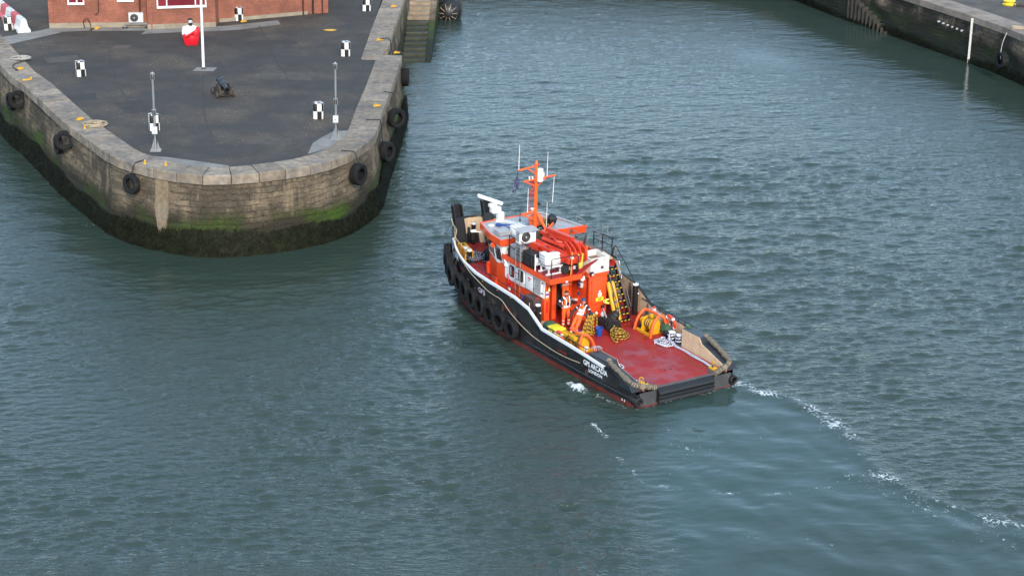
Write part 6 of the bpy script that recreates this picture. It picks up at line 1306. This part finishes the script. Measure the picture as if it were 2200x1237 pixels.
# line slung along the port side
pts = [(15.25, 2.10, 2.55), (14.6, 2.38, 2.40), (13.6, 2.68, 2.32), (12.43, 2.93, 2.10), (11.6, 2.98, 1.93), (10.85, 3.0, 1.76), (10.2, 3.0, 1.70), (9.52, 3.0, 1.67), (8.76, 3.02, 1.35), (7.9, 3.02, 1.08), (7.17, 3.02, .92), (6.58, 3.0, .83), (5.39, 2.97, .75), (4.4, 2.95, .77), (3.45, 2.88, .84)]
o = MB().tube(smooth_path(pts, 5), .02, 6).build('slung_line', ROPEBG); o.matrix_world = BM; tag(o, 'thin tan line slung along the black port side of the tug', 'rope')
pts = [(15.3, 2.08, 2.52), (15.6, 1.75, 2.9), (16.6, 1.35, 2.85), (17.05, 1.18, 3.0), (16.6, 1.32, 2.70), (15.9, 1.62, 2.45), (15.5, 1.4, 2.0), (15.4, 1.35, 1.7)]
o = MB().tube(smooth_path(pts, 6), .026, 6).build('bow_line', ROPEBG); o.matrix_world = BM; tag(o, 'tan mooring line led over the bow to the bitts', 'rope')
pts = [(17.1, 1.1, 2.85), (17.2, 1.32, 2.35), (16.9, 1.68, 2.0), (16.6, 1.85, 1.9), (16.95, 1.6, 2.25), (17.15, 1.25, 2.75)]
o = MB().tube(smooth_path(pts, 6), .016, 5).build('bow_lashing', DGREY); o.matrix_world = BM; tag(o, 'dark lashing that holds the stem tyre', 'rope')
# coils and heaps
def bcoil(name, x, y, z, rx, ry, turns, rise, seed, r, m, lab, rz=0, jit=.08, r0=.5, n=24):
    return bobj(MB().tube(coil_pts(rx, ry, turns, rise, seed, n, jit, r0), r, 6), name, m, lab, 'rope', x, y, z, rz)
bcoil('coiled_rope', 15.3, .92, 1.46, .42, .42, 8, .22, 4, .034, ROPEGB, 'grey and navy rope coiled on the foredeck beside the bitts', jit=.16, r0=.3)
bcoil('coiled_rope', 3.75, -1.62, .72, .40, .26, 3, .06, 6, .035, ROPEWB, 'white and blue hawser lying by the starboard bitts', R(20), jit=.25)
o = MB()
pts = smooth_path([(3.95, -1.3, .75), (4.1, -1.5, .78), (4.05, -1.72, .80), (3.8, -1.70, .95), (3.7, -1.5, 1.05), (3.85, -1.4, .9), (4.0, -1.75, .8), (3.75, -2.0, .78), (3.6, -1.8, .9), (3.75, -1.9, 1.10)], 6)
o.tube(pts, .036, 7)
for bx_, by_ in ((3.87, -2.13), (3.42, -2.2)):
    o.tube([(bx_+.165*math.cos(a), by_+.165*math.sin(a), .82+.022*a) for a in [k*.35 for k in range(38)]], .034, 6)
pts = smooth_path([(3.6, -2.0, .80), (3.2, -1.90, .75), (2.6, -1.92, .745), (1.9, -1.90, .745), (1.3, -1.88, .745), (.75, -1.82, .76), (.62, -1.86, .80)], 6); o.tube(pts, .034, 6)
o.tube([Vector((p.x+.02, p.y+.075+.02*math.sin(p.x*4), p.z)) for p in pts], .034, 6)
o = o.build('mooring_hawser', ROPEWB); o.matrix_world = BM; tag(o, 'white and blue hawser belayed on the bitts and led to the starboard corner', 'rope')
bcoil('coiled_rope', 2.45, 1.80, .72, .30, .24, 6, .12, 9, .03, ROPEWB, 'small white and blue coil inside the port quarter', R(30), jit=.2, r0=.2)
o = MB().tube(smooth_path([(1.0, 1.88, .74), (.8, 1.72, .76), (.62, 1.72, .77), (.66, 1.86, .76)]), .025, 6).build('rope_end', ROPEWB); o.matrix_world = BM; tag(o, 'loose rope end under the port rope-wound fender', 'rope')
bcoil('rope_heap', 5.45, -.45, .72, .42, .36, 8, .22, 12, .028, ROPEYB, 'yellow and black rope heaped on the red deck behind the black gear', R(-20), jit=.34, r0=.2)
o = MB().tube(smooth_path([(5.9, -.55, 1.05), (5.55, -.10, .85), (5.0, .10, .74), (4.88, .0, .74), (5.2, -.15, .80), (5.7, -.45, .95)], 6), .03, 6).build('rope_bight', ROPEYB); o.matrix_world = BM; tag(o, 'yellow and black bight trailing from the black gear', 'rope')
# hanks of rope hung on the reel beside the man
t = bthing('rope_reel', 'reel draped with long hanks of yellow and black rope', 'rope reel', 6.25, .55, .70)
MB().cyl((0, -.25, .95), (0, .25, .95), .06, 10).build('spindle', DGREY, t); MB().bar((0, .0, 0), (0, 0, .95), .08).build('post', BLACK, t); MB().ball((-.05, -.32, .95), .06, 8, 6).build('spindle_end', WHITEP, t); MB().lathe([(.20, -.02), (.20, .02)], (0, 0, .45), 'X', 16).build('drum_flange', BLACK, t)
for k in range(9):
    f = k/8; y = -.22+.05*k; w = .15+.07*math.sin(k*2.1); h = .92+.06*math.sin(k*1.7)
    pts = [(-.12-.10*math.sin(a)*.6-.05*f, y+w*math.sin(a)*.9+.30*f*(.5-.5*math.cos(a)), .49+h/2*math.cos(a)*.98+.02*math.sin(3*a+k)) for a in [2*PI*i/26 for i in range(26)]]
    MB().tube(pts, .03, 6, closed=True).build('rope_hank', ROPEYB, t)
# black towing gear heap
t = bthing('towing_gear', 'black folded towing gear lying on deck beside the stairs', 'towing gear', 6.4, -.62, .70)
mb = MB().box((0, 0, .22), (1.15, .42, .40), b=.12, rz=R(10)); mb.jitter(.05, 4); mb.build('folded_cover', TARP, t)
for k in range(9): g = random.Random(k+40); MB().tube(smooth_path([(.5-g.uniform(0, 1.1), -.25+g.uniform(-.1, .1), .1), (.3-g.uniform(0, .8), g.uniform(-.2, .2), .46), (.1-g.uniform(0, .7), .22, .3), (-.3+g.uniform(-.3, .3), .30, .05)]), .022, 5).build('strop', BLACKM, t)
MB().tube(smooth_path([(.55, -.1, .1), (.5, 0, .62), (.46, .05, .78), (.1, .1, .5)]), .03, 6).build('lever', GREY, t); MB().ball((.52, .02, .50), (.09, .1, .14), 10, 8).build('shackle', LGREY, t)
t = bthing('mooring_line_bundle', 'black rubber bags under the stairs', 'bags', 6.95, -1.15, .70)
for k in range(4): g = random.Random(60+k); MB().ball((g.uniform(-.15, .2), g.uniform(-.25, .25), .2+.05*k), (.26, .2, .2), 12, 8).jitter(.02, k).build('bag', TARP, t)
o = bcoil('hose_coil', 7.35, -1.25, 1.55, .25, .12, 7, .02, 22, .022, YELPALE, 'pale yellow hose hung beneath the stairs'); o.rotation_euler = (R(90), 0, BH+R(70))
# yellow stretcher tubes leaning on the stairs
t = bthing('yellow_floats', 'two long yellow tubes leaning against the stairway', 'tubes', 6.82, -1.40, .72)
for dy in (-.08, .12): MB().tube([(.0, dy, .02), (.06, dy, .12), (.72, dy-.02, 1.55), (.76, dy-.02, 1.66)], [.05, .10, .10, .06], 14).build("float_tube", YELLOW, t)
for f in (.3, .7): MB().tube([(.06+.66*f+.12*math.cos(a)*.4, .02+.24*math.cos(a), .12+1.43*f+.13*math.sin(a)) for a in [2*PI*i/14 for i in range(14)]], .012, 5, closed=True).build('lashing', BLACK, t)
# buckets, bins, bags, rings
t = bthing('bucket', 'blue plastic bucket on the red deck', 'bucket', 5.92, .25, .715)
MB().lathe([(.001, 0), (.12, 0), (.125, .02), (.155, .34), (.17, .345), (.17, .37), (.15, .37), (.115, .04), (.001, .04)], n=20).build('pail', BLUEP, t); MB().tube([(.155*math.cos(a), .02, .35+.0*a-.09*math.sin(a)) for a in [PI*k/10 for k in range(11)]], .007, 5).build('handle', GREY, t)
t = bthing('fish_box', 'lime yellow lidded bin by the port rail', 'bin', 6.42, 2.12, .70, R(3)); MB().box((0, 0, .26), (.62, .46, .52), b=.04).build('bin_body', YELP, t); MB().box((0, 0, .56), (.68, .52, .09), b=.03).build('bin_lid', YELP, t)
for sx in (-1, 1): MB().box((sx*.18, .265, .54), (.10, .03, .10), b=.01).build('latch', YELPALE, t)
t = bthing('kit_bag', 'green canvas bundle beside the lime yellow bin', 'bag', 7.12, 1.98, .70, R(8)); MB().ball((0, 0, .36), (.38, .30, .24), 16, 10).jitter(.025, 3).build('canvas', GREENC, t); MB().ball((.34, .12, .40), (.14, .14, .14), 10, 8).jitter(.015, 5).build('tan_roll', mat('tan_foam', (.35, .25, .17), .9), t); MB().box((-.08, 0, .12), (.6, .5, .22), b=.06).build('green_box', GREENC, t)
def lifebuoy(x, y, z, rot, lab, group='lifebuoys on the tug'):
    t = bthing('lifebuoy', lab, 'lifebuoy', x, y, z, 0, group); r_ = bpy.data.objects.new('buoy_ring', MB().lathe([(.29+.075*math.cos(a), .055*math.sin(a)) for a in [2*PI*k/12 for k in range(12)]], axis='Y', n=28, closed=True).mesh('buoy_ring', BUOY)); col.objects.link(r_); r_.parent = t; r_.rotation_euler = rot
    for k in range(4):
        a = PI/4+k*PI/2; b = MB().tube([(.29*math.cos(a+d), 0, .29*math.sin(a+d)) for d in (-.14, -.07, 0, .07, .14)], .078, 10); o = b.build('white_band', REFL, r_)
    return t
lifebuoy(4.55, -2.56, 1.25, (R(-12), 0, 0), 'orange lifebuoy hung inside the starboard bulwark'); lifebuoy(5.55, 2.62, 1.15, (R(14), 0, 0), 'orange lifebuoy behind the port rail next to the yellow winch'); 
t = bthing('net_bundle', 'dark green netting heaped behind the starboard winch', 'netting', 4.6, -2.35, .70); MB().ball((0, 0, .25), (.32, .22, .28), 14, 10).jitter(.03, 6).build('netting', GREENC, t); MB().ball((-.2, .1, .15), (.2, .16, .18), 10, 8).jitter(.02, 7).build('black_bag', TARP, t)
t = bthing('net_bundle', 'small tangle of green line at the starboard quarter box', 'netting', 3.15, -2.45, 1.42); MB().tube(coil_pts(.16, .12, 6, .12, 14, 16, .3, .2), .014, 5).build('green_line', mat('green_line', (.06, .16, .06), .8), t)
t = bthing('pump', 'small grey pump with red top by the starboard bulwark', 'pump', 5.55, -2.45, .70); MB().box((0, 0, .35), (.4, .3, .7), b=.03).build('pump_body', GREY, t); MB().cyl((.05, .05, .7), (.05, .05, .9), .09, 12).build('pump_head', LGREY, t); MB().ball((.05, .05, .92), .07, 10, 6).build('pump_cap', REDP, t)
t = bthing('mop_head', 'grey mop strands splayed on the port quarter box', 'mop', 3.25, 2.2, 1.39); 
for k in range(12): a = k*.5; MB().tube(smooth_path([(0, 0, .06), (.09*math.cos(a), .09*math.sin(a), .12), (.24*math.cos(a), .24*math.sin(a), .03)]), .012, 4).build('strand', GREY, t)
t = bthing('paint_pot', 'white pot beside the mop on the port quarter', 'pot', 3.55, 2.52, 1.30); MB().lathe([(.08, 0), (.09, .14), (.075, .15), (.001, .15)], n=14).build('pot', WHITEP, t); MB().tube([(.08*math.cos(a), 0, .14+.08*math.sin(a)) for a in [PI*k/8 for k in range(9)]], .006, 4).build('handle', GREY, t)
t = bthing('glove_pile', 'blue work gloves left on the port winch', 'gloves', 5.28, 1.72, 1.32); MB().ball((0, 0, .05), (.14, .09, .07), 10, 8).jitter(.012, 2).build('glove', BLUEP, t); MB().ball((.12, .1, .04), (.08, .07, .05), 10, 8).jitter(.01, 3).build('glove', BLUEP, t)
t = bthing('tarpaulin_cover', 'black tarpaulin over gear on the foredeck before the wheelhouse', 'tarpaulin', 15.0, .15, 1.42, R(10))
rings_ = [ell(0, 0, .0, .62, .48, 24, 2.4, 0, .05), ell(.0, 0, .2, .58, .44, 24, 2.4, 1, .06), ell(-.05, 0, .45, .44, .34, 24, 2.2, 2, .07), ell(-.1, .02, .66, .22, .2, 24, 2.2, 3, .08), ell(-.1, .02, .72, .05, .05, 24)]
MB().loft(rings_).jitter(.02, 8).build('cover', TARP, t); MB().tube(smooth_path([(.60, .3, .04), (.30, .56, .03), (-.3, .50, .04)]), .03, 6).build('hem_rope', ROPEGB, t)
# things on the upper decks
t = bthing('life_raft', 'white life raft canister in a white cradle on the upper deck', 'life raft', 8.28, 1.30, UD, 0)
MB().lathe([(.001, -.46), (.18, -.44), (.27, -.36), (.30, -.22), (.30, -.02), (.315, -.02), (.315, .02), (.30, .02), (.30, .22), (.27, .36), (.18, .44), (.001, .46)], (0, -.06, .60), 'Y', 26).build('canister', WHITEP, t)
for sx in (-.30, .30):
    for sy in (-.30, .28): MB().box((sx, sy, .20), (.06, .06, .40)).build('leg', WHITE, t)
    MB().bar((sx, -.42, .36), (sx, .42, .36), .06).build('cradle_rail', WHITE, t); MB().bar((sx, -.42, .04), (sx, .42, .04), .08, .05).build('cradle_foot', WHITE, t)
for sy in (-.30, .28): MB().bar((-.36, sy, .32), (.36, sy, .32), .06).build('cradle_rail', WHITE, t)
MB().box((.0, .40, .70), (.52, .05, .52), b=.03).build('end_frame', WHITE, t)
for k in range(3): MB().box((0, .431, .58+k*.13), (.38, .008, .03)).build('label_line', GREY, t)
for k in (-.2, .15): MB().tube([(.318*math.cos(a), k, .60+.318*math.sin(a)) for a in [2*PI*i/24 for i in range(24)]], .014, 5, closed=True).build('strap', LGREY, t)
MB().box((.06, .25, .90), (.40, .22, .08), b=.03).build('release_box', WHITE, t)
t = bthing('float_ball', 'white oval float hung on the upper deck rail', 'float', 8.85, 1.62, 3.42); MB().ball((0, 0, 0), (.10, .10, .20), 14, 10).build('float', WHITEP, t); MB().tube([(0, 0, .18), (0, .05, .4)], .01, 4).build('lanyard', DGREY, t)
t = bthing('freezer_box', 'open topped white box with rusty inside on the casing', 'box', 8.05, -.80, 2.90, 0)
for sx in (-1, 1): MB().box((sx*.47, 0, .34), (.08, .98, .68), b=.02).build('side', DIRTYW, t)
for sy in (-1, 1): MB().box((0, sy*.45, .34), (.88, .08, .68), b=.02).build('side', DIRTYW, t)
MB().box((0, 0, .45), (.86, .82, .04)).build('rusty_tray', mat('rusty_tray', (.22, .13, .09), .8, c2=(.4, .36, .32), c2scale=4), t); MB().box((-.515, -.12, .24), (.008, .14, .12)).build('vent', BROWNC, t)
for y in (-.25, .2): MB().tube([(-.52, y-.08, .60), (-.53, y-.03, .54), (-.53, y+.04, .54), (-.52, y+.08, .58)], .01, 4).build('rope_handle', GREY, t)
for a, b in (((-.51, -.49), (-.51, .49)), ((.51, -.49), (.51, .49)), ((-.51, -.49), (.51, -.49)), ((-.51, .49), (.51, .49))): MB().bar((*a, .69), (*b, .69), .06, .05).build('rim', DIRTYW, t)
t = bthing('wheelie_bin', 'yellow bin squeezed beside the open white box', 'bin', 8.18, -.12, UD); MB().loft([ell(0, 0, 0, .13, .13, 20, 6), ell(0, 0, .62, .17, .17, 20, 6)]).build('bin_body', YELPALE, t); MB().box((0, 0, .66), (.38, .38, .07), b=.03).build('bin_lid', YELPALE, t)
t = bthing('plank_pile', 'pale boards and scraps lying beside the white box', 'boards', 8.35, -1.62, UD); MB().box((0, 0, .28), (.7, .30, .05), rz=.2, ry=-.25).build('board', mat('pale_board', (.5, .38, .2), .8), t); MB().box((.1, -.05, .14), (.6, .35, .16), b=.03).build('rag_box', BLACKM, t)
for k in range(5): g = random.Random(80+k); MB().ball((g.uniform(-.3, .3), g.uniform(-.2, .2), .28), (.1, .08, .06), 8, 6).jitter(.012, k).build('rag', (RED, DIRTYW, BLACKM, ORANGE2, DIRTYW)[k], t)
t = bthing('buoy', 'salmon orange round buoy at the foot of the mast', 'buoy', 11.95, -.25, 3.78); MB().ball((0, 0, .36), .34, 22, 14).build('buoy', mat('salmon_buoy', (.75, .14, .06), .5), t); MB().cyl((0, 0, .68), (0, 0, .76), .05, 10).build('eye', BLUEP, t)
t = bthing('covered_lamp', 'black hooded searchlight cover on the wheelhouse roof', 'searchlight', 11.75, -1.0, 3.77); MB().cyl((0, 0, 0), (0, 0, .22), .05, 10).build('stem', GALV, t); MB().loft([ell(0, 0, .16, .15, .16, 14, 3), ell(0, 0, .42, .22, .22, 14, 3), ell(.02, 0, .56, .14, .14, 14, 3), ell(.02, 0, .60, .03, .03, 14)]).jitter(.012, 3).build('hood', TARP, t)
t = bthing('insulated_box', 'white lidded box on the wheelhouse roof', 'box', 11.55, .92, 3.77, R(4)); MB().box((0, 0, .17), (.56, .52, .34), b=.04).build('box_body', WHITEP, t); MB().box((0, 0, .37), (.60, .56, .07), b=.03).build('box_lid', WHITEP, t); MB().box((0, -.08, .41), (.60, .03, .01)).build('strap', GREY, t); MB().box((0, .12, .41), (.60, .03, .01)).build('strap', GREY, t)
bcoil('coiled_rope', 12.2, -.95, 3.78, .40, .32, 7, .14, 31, .026, ROPEYB, 'yellow and black rope flaked on the wheelhouse roof', jit=.2, r0=.3)
bcoil('coiled_rope', 11.75, -.35, 3.78, .44, .34, 7, .16, 33, .03, BLACKM, 'black hose heaped round the foot of the mast', jit=.25, r0=.3)
bcoil('coiled_line', 11.3, -.15, 3.80, .26, .22, 7, .06, 35, .018, mat('pale_green_line', (.28, .42, .30), .8), 'pale green line coiled on the roof by the mast strut', jit=.2, r0=.3)
o = MB().tube(smooth_path([(12.95, 1.05, 3.80), (12.75, .9, 3.84), (12.4, .75, 3.79), (12.9, .6, 3.79), (13.1, 1.0, 3.80), (12.6, .1, 3.80), (12.3, -.4, 3.82), (12.5, -.45, 3.9)], 6), .022, 5).build('roof_lashing', BLUEP); o.matrix_world = BM; tag(o, 'blue line lying across the grey wheelhouse roof', 'rope')
bcoil('coiled_line', 12.95, 1.10, 3.79, .14, .10, 5, .08, 36, .018, BLUEP, 'tangle of blue line at the front of the wheelhouse roof', jit=.2, r0=.3)
bcoil('coiled_line', 12.35, -.45, 3.79, .16, .10, 5, .08, 37, .018, BLUEP, 'tangle of blue line in the middle of the wheelhouse roof', jit=.2, r0=.3)
t = bthing('flag', 'tattered dark blue flag hanging from the mast arm', 'flag', 11.6, .94, 5.85)
vs = []; fs = []
for j in range(10):
    for i in range(6):
        u = i/5; v = j/9; vs.append((.05*math.sin(v*7+u*5)+.03*math.sin(u*9), (u*.34-.03)*(v**.8)+.02*math.sin(j), .82-v*.80-.12*u*v+(.05*math.sin(i*2.7) if j == 9 else 0)))
for j in range(9):
    for i in range(5): fs.append((j*6+i, j*6+i+1, (j+1)*6+i+1, (j+1)*6+i))
fl = MB().add(vs, fs).build('cloth', FLAGM, t); sm_ = fl.modifiers.new('thickness', 'SOLIDIFY'); sm_.thickness = .008; MB().tube([(0, 0, .78), (0, -.02, .9)], .008, 4).build('halyard', DGREY, t)
t = bthing('shore_hose', 'blue hoses hung on the deckhouse below the ladder', 'hose', 9.35, 1.92, 1.25)
for k in (0, .3): MB().tube(smooth_path([(.2-k, 0, .5), (.1-k, .06, .35), (.0-k, .05, .0), (-.05-k, .02, -.2)]), .035, 8).build('hose', BLUEP, t)
t = bthing('life_line_set', 'red and white throwing line hung under the first window', 'rescue line', 10.7, 1.86, 1.75); MB().tube(coil_pts(.14, .12, 6, .05, 41, 16, .2, .4), .02, 5).build('line', RED, t, rot=(R(90), 0, 0)); MB().tube([(.05, .03, .1), (.12, .03, .55)], .02, 6).build('handle', RED, t); MB().box((-.05, .05, -.1), (.16, .05, .12), b=.02).build('weight', WHITEP, t)

# hi-vis suit hung in the doorway
t = bthing('hanging_hi_vis_suit', 'orange hi-vis jacket and trousers hung under the upper deck', 'work clothes', 8.45, .38, 1.85, R(0))
jk = MB().loft([ell(0, 0, .28, .07, .19, 18, 2.5, 0, .05), ell(0, 0, .5, .08, .20, 18, 2.5, 1, .05), ell(0, 0, .82, .08, .23, 18, 2.5, 2, .04), ell(0, 0, .92, .06, .13, 18), ell(0, 0, .97, .03, .05, 18)]).build('jacket', HIVIS, t)
for z in (.42, .60): MB().loft([ell(0, 0, z, .088, .212, 18, 2.5), ell(0, 0, z+.06, .089, .214, 18, 2.5)]).build('reflective_band', REFL, jk)
for sy in (-1, 1): MB().tube([(0, sy*.20, .85), (-.02, sy*.27, .6), (-.03, sy*.27, .35)], [.07, .065, .05], 10).build('sleeve', HIVIS if sy < 0 else NAVY, jk); MB().tube([(0, sy*.08, .3), (-.02, sy*.09, .0), (-.02, sy*.10, -.22)], [.085, .075, .06], 10).build('trouser_leg', HIVIS, t)
MB().tube([(0, 0, .95), (0, 0, 1.1)], .012, 5).build('hook', GALV, t)

# ------------------------------------------------------------------ people
def person(name, lab, J, bones, root, extras):
    """J: joint -> (x, y, z, radius) in boat coordinates; bones: (a, b, cloth, bands)"""
    base = J['__base']; t = thing(name, lab, 'person', onb(*base), BH)
    names = [k for k in J if not k.startswith('__')]; idx = {k: i for i, k in enumerate(names)}
    me = bpy.data.meshes.new('body'); me.from_pydata([tuple(np.array(J[k][:3])-np.array(base)) for k in names], [(idx[a], idx[b]) for a, b, _, _ in bones], [])
    o = bpy.data.objects.new('body', me); col.objects.link(o); sk = o.modifiers.new('skin', 'SKIN'); sk.use_smooth_shade = True; sk.branch_smoothing = .35
    for k in names:
        sv = me.skin_vertices[0].data[idx[k]]; r = J[k][3]; sv.radius = (r, r) if not isinstance(r, tuple) else r; sv.use_root = (k == root)
    ss = o.modifiers.new('sub', 'SUBSURF'); ss.levels = 2; ss.render_levels = 2
    bpy.context.view_layer.update(); ev = bpy.data.meshes.new_from_object(o.evaluated_get(bpy.context.evaluated_depsgraph_get())); ev.name = 'body'
    bpy.data.objects.remove(o); b = bpy.data.objects.new('body', ev); col.objects.link(b); b.parent = t
    mats = [SKIN, HIVIS, NAVY, REFL, BLACK]; ev.materials.clear()
    for m in mats: ev.materials.append(m)
    P = {k: np.array(J[k][:3])-np.array(base) for k in names}
    for p in ev.polygons:
        c = np.array(p.center); best = None
        for a, bb, cloth, bands in bones:
            A, B = P[a], P[bb]; d = B-A; tt = float(np.clip(((c-A)@d)/(d@d), 0, 1)); ra = J[a][3] if not isinstance(J[a][3], tuple) else J[a][3][0]; rb = J[bb][3] if not isinstance(J[bb][3], tuple) else J[bb][3][0]
            q = np.linalg.norm(c-A-d*tt)-.8*lerp(ra, rb, tt)
            if best is None or q < best[0]: best = (q, cloth, bands, tt)
        mi = best[1]
        for lo, hi in best[2]:
            if lo <= best[3] <= hi: mi = 3
        p.material_index = mi; p.use_smooth = True
    # hands
    for wr, tip in extras['hands']:
        w = P[wr]; d = np.array(tip)-np.array(base)-w; d = d/np.linalg.norm(d); D = Vector(d); u = D.orthogonal().normalized(); v = D.cross(u)
        mb = MB(); W_ = Vector(w); mb.tube([W_-D*.02, W_+D*.03, W_+D*.085], [.028, .042, .040], 10, flat=.6)
        for q, (o_, L) in enumerate(((-.03, .062), (-.011, .075), (.010, .070), (.029, .055))): a0 = W_+D*.08+v*o_; mb.tube([a0, a0+D*L*.5+u*.006, a0+D*L*.85+u*.025], [.0095, .009, .007], 6)
        a0 = W_+D*.03+v*.035; mb.tube([a0, a0+D*.035+v*.025, a0+D*.06+v*.028+u*.012], [.011, .010, .008], 6)
        mb.build('hand', extras.get('glove', SKIN), t)
    hd = Vector(P['head']); fdir = Vector(extras['face']).normalized(); side = Vector((0, 0, 1)).cross(fdir).normalized(); up = fdir.cross(side)
    for s_ in (-1, 1): MB().ball(hd+fdir*.092+side*.033*s_+up*.008, .008, 8, 6).build('eye', BLACK, t); MB().ball(hd+side*.088*s_+up*-.005, (.02, .02, .032), 8, 6).build('ear', SKIN, t)
    MB().ball(hd+fdir*.105-up*.018, (.018, .016, .024), 8, 6).build('nose', SKIN, t); MB().ball(hd+fdir*.088-up*.055, (.016, .024, .007), 8, 6).build('mouth', mat('lips', (.3, .1, .08), .5) if 'lips' not in MATS else MATS['lips'], t)
    cap = MB(); n_ = 18
    prof = [(.001, .125), (.05, .118), (.085, .085), (.102, .05), (.106, .01 if extras['cap'] is CAPB else .045)]
    M_ = Matrix.Translation(hd - fdir*(.008 if extras['cap'] is CAPB else .022))
    cap.lathe(prof[::-1], n=n_, M=M_); cap.build('cap' if extras['cap'] is CAPB else 'hair', extras['cap'], t)
    if extras['cap'] is CAPB: MB().tube([hd+fdir*.09+up*.02-side*.06, hd+fdir*.155+up*.01, hd+fdir*.09+up*.02+side*.06], [.012, .014, .012], 6).build('cap_peak', CAPB, t)
    for a, d in extras['shoes']:
        w = Vector(P[a]); D = Vector(d).normalized(); MB().tube([w-D*.07-Vector((0, 0, .02)), w+D*.02-Vector((0, 0, .025)), w+D*.13-Vector((0, 0, .045)), w+D*.19-Vector((0, 0, .05))], [.045, .055, .05, .03], 10).build('boot', BLACK, t)
    return t
# man standing with hands on his hips, facing the camera side
bx0, by0, bz0 = 7.35, 1.06, .725
def jm(x, y, z, r): return (bx0+x, by0+y, bz0+z, r)
J = {'__base': (bx0, by0, bz0), 'pelvis': jm(0, 0, .93, .135), 'waist': jm(0, 0, 1.08, .135), 'chest': jm(.0, 0, 1.30, (.165, .135)), 'collar': jm(.0, 0, 1.43, .10), 'neck': jm(-.01, 0, 1.50, .055), 'head': jm(-.03, .01, 1.62, .098), 'crown': jm(-.02, .01, 1.69, .075),
     'shl': jm(.0, .19, 1.40, .075), 'ell': jm(.10, .36, 1.16, .055), 'wrl': jm(.02, .19, 1.00, .042), 'shr': jm(.0, -.19, 1.40, .075), 'elr': jm(.08, -.38, 1.17, .055), 'wrr': jm(-.02, -.20, 1.01, .042),
     'hpl': jm(0, .10, .88, .105), 'knl': jm(-.02, .12, .48, .075), 'anl': jm(.02, .11, .09, .06), 'hpr': jm(0, -.10, .88, .105), 'knr': jm(-.05, -.13, .48, .075), 'anr': jm(-.01, -.15, .09, .06)}
BN = [('pelvis', 'waist', 1, [(.4, .9)]), ('waist', 'chest', 1, []), ('chest', 'collar', 1, []), ('collar', 'neck', 2, []), ('neck', 'head', 0, []), ('head', 'crown', 0, []), ('collar', 'shl', 2, [(.55, .8)]), ('shl', 'ell', 2, [(.35, .5)]), ('ell', 'wrl', 2, []), ('collar', 'shr', 2, [(.55, .8)]), ('shr', 'elr', 2, [(.35, .5)]), ('elr', 'wrr', 2, []),
      ('pelvis', 'hpl', 1, []), ('hpl', 'knl', 1, []), ('knl', 'anl', 1, [(.15, .30), (.55, .70)]), ('pelvis', 'hpr', 1, []), ('hpr', 'knr', 1, []), ('knr', 'anr', 1, [(.15, .30), (.55, .70)])]
pa = person('person', 'man in orange hi-vis standing with elbows out by the doorway', J, BN, 'pelvis', {'hands': [('wrl', (bx0-.05, by0+.10, bz0+.93)), ('wrr', (bx0-.08, by0-.12, bz0+.93))], 'face': (-.75, .65, -.05), 'cap': HAIR, 'shoes': [('anl', (-.9, .35, 0)), ('anr', (-.95, -.2, 0))]})
for y in (.09, -.09): MB().tube(smooth_path([(-.13, y, 1.02), (-.165, y, 1.2), (-.13, y*1.1, 1.40), (.0, y*1.2, 1.47), (.13, y*1.1, 1.38), (.14, y, 1.05)]), .022, 6, flat=.5).build('reflective_brace', REFL, pa)
MB().box((-.165, .0, 1.18), (.05, .09, .12), b=.02).build('radio', BLACK, pa)
# man bending over the port winch
bx0, by0, bz0 = 6.42, .98, .715
J = {'__base': (bx0, by0, bz0), 'pelvis': jm(-.05, .06, .86, .14), 'waist': jm(.0, -.04, 1.0, .135), 'chest': jm(.02, -.18, 1.20, (.17, .14)), 'collar': jm(.0, -.24, 1.33, .10), 'neck': jm(.0, -.25, 1.41, .055), 'head': jm(.02, -.22, 1.53, .098), 'crown': jm(.03, -.21, 1.60, .075),
     'shl': jm(.14, -.12, 1.28, .075), 'ell': jm(.26, .12, 1.06, .055), 'wrl': jm(.16, .36, .86, .042), 'shr': jm(-.15, -.32, 1.28, .075), 'elr': jm(-.30, -.40, 1.04, .055), 'wrr': jm(-.22, -.34, .82, .042),
     'hpl': jm(.05, .10, .80, .11), 'knl': jm(-.05, .36, .50, .078), 'anl': jm(.02, .42, .09, .06), 'hpr': jm(-.14, .02, .80, .11), 'knr': jm(-.24, .30, .46, .078), 'anr': jm(-.20, .26, .09, .06)}
BN2 = [(a, b, c, ([(.2, .55)] if (a, b) == ('waist', 'chest') else d)) for a, b, c, d in BN]
pb = person('person', 'man in blue cap and orange hi-vis leaning over the port winch', J, BN2, 'pelvis', {'hands': [('wrl', (bx0+.10, by0+.46, bz0+.78)), ('wrr', (bx0-.18, by0-.30, bz0+.74))], 'face': (.35, .75, -.35), 'cap': CAPB, 'glove': NAVY, 'shoes': [('anl', (-.2, .9, 0)), ('anr', (-.3, .9, 0))]})
for s_ in (.07, -.11): MB().tube(smooth_path([(-.10+s_*.3, -.22+s_*.1, 1.30), (-.14+s_*.4, -.13, 1.18), (-.15+s_, -.02, 1.02)]), .024, 6, flat=.6).build('reflective_brace', REFL, pb)
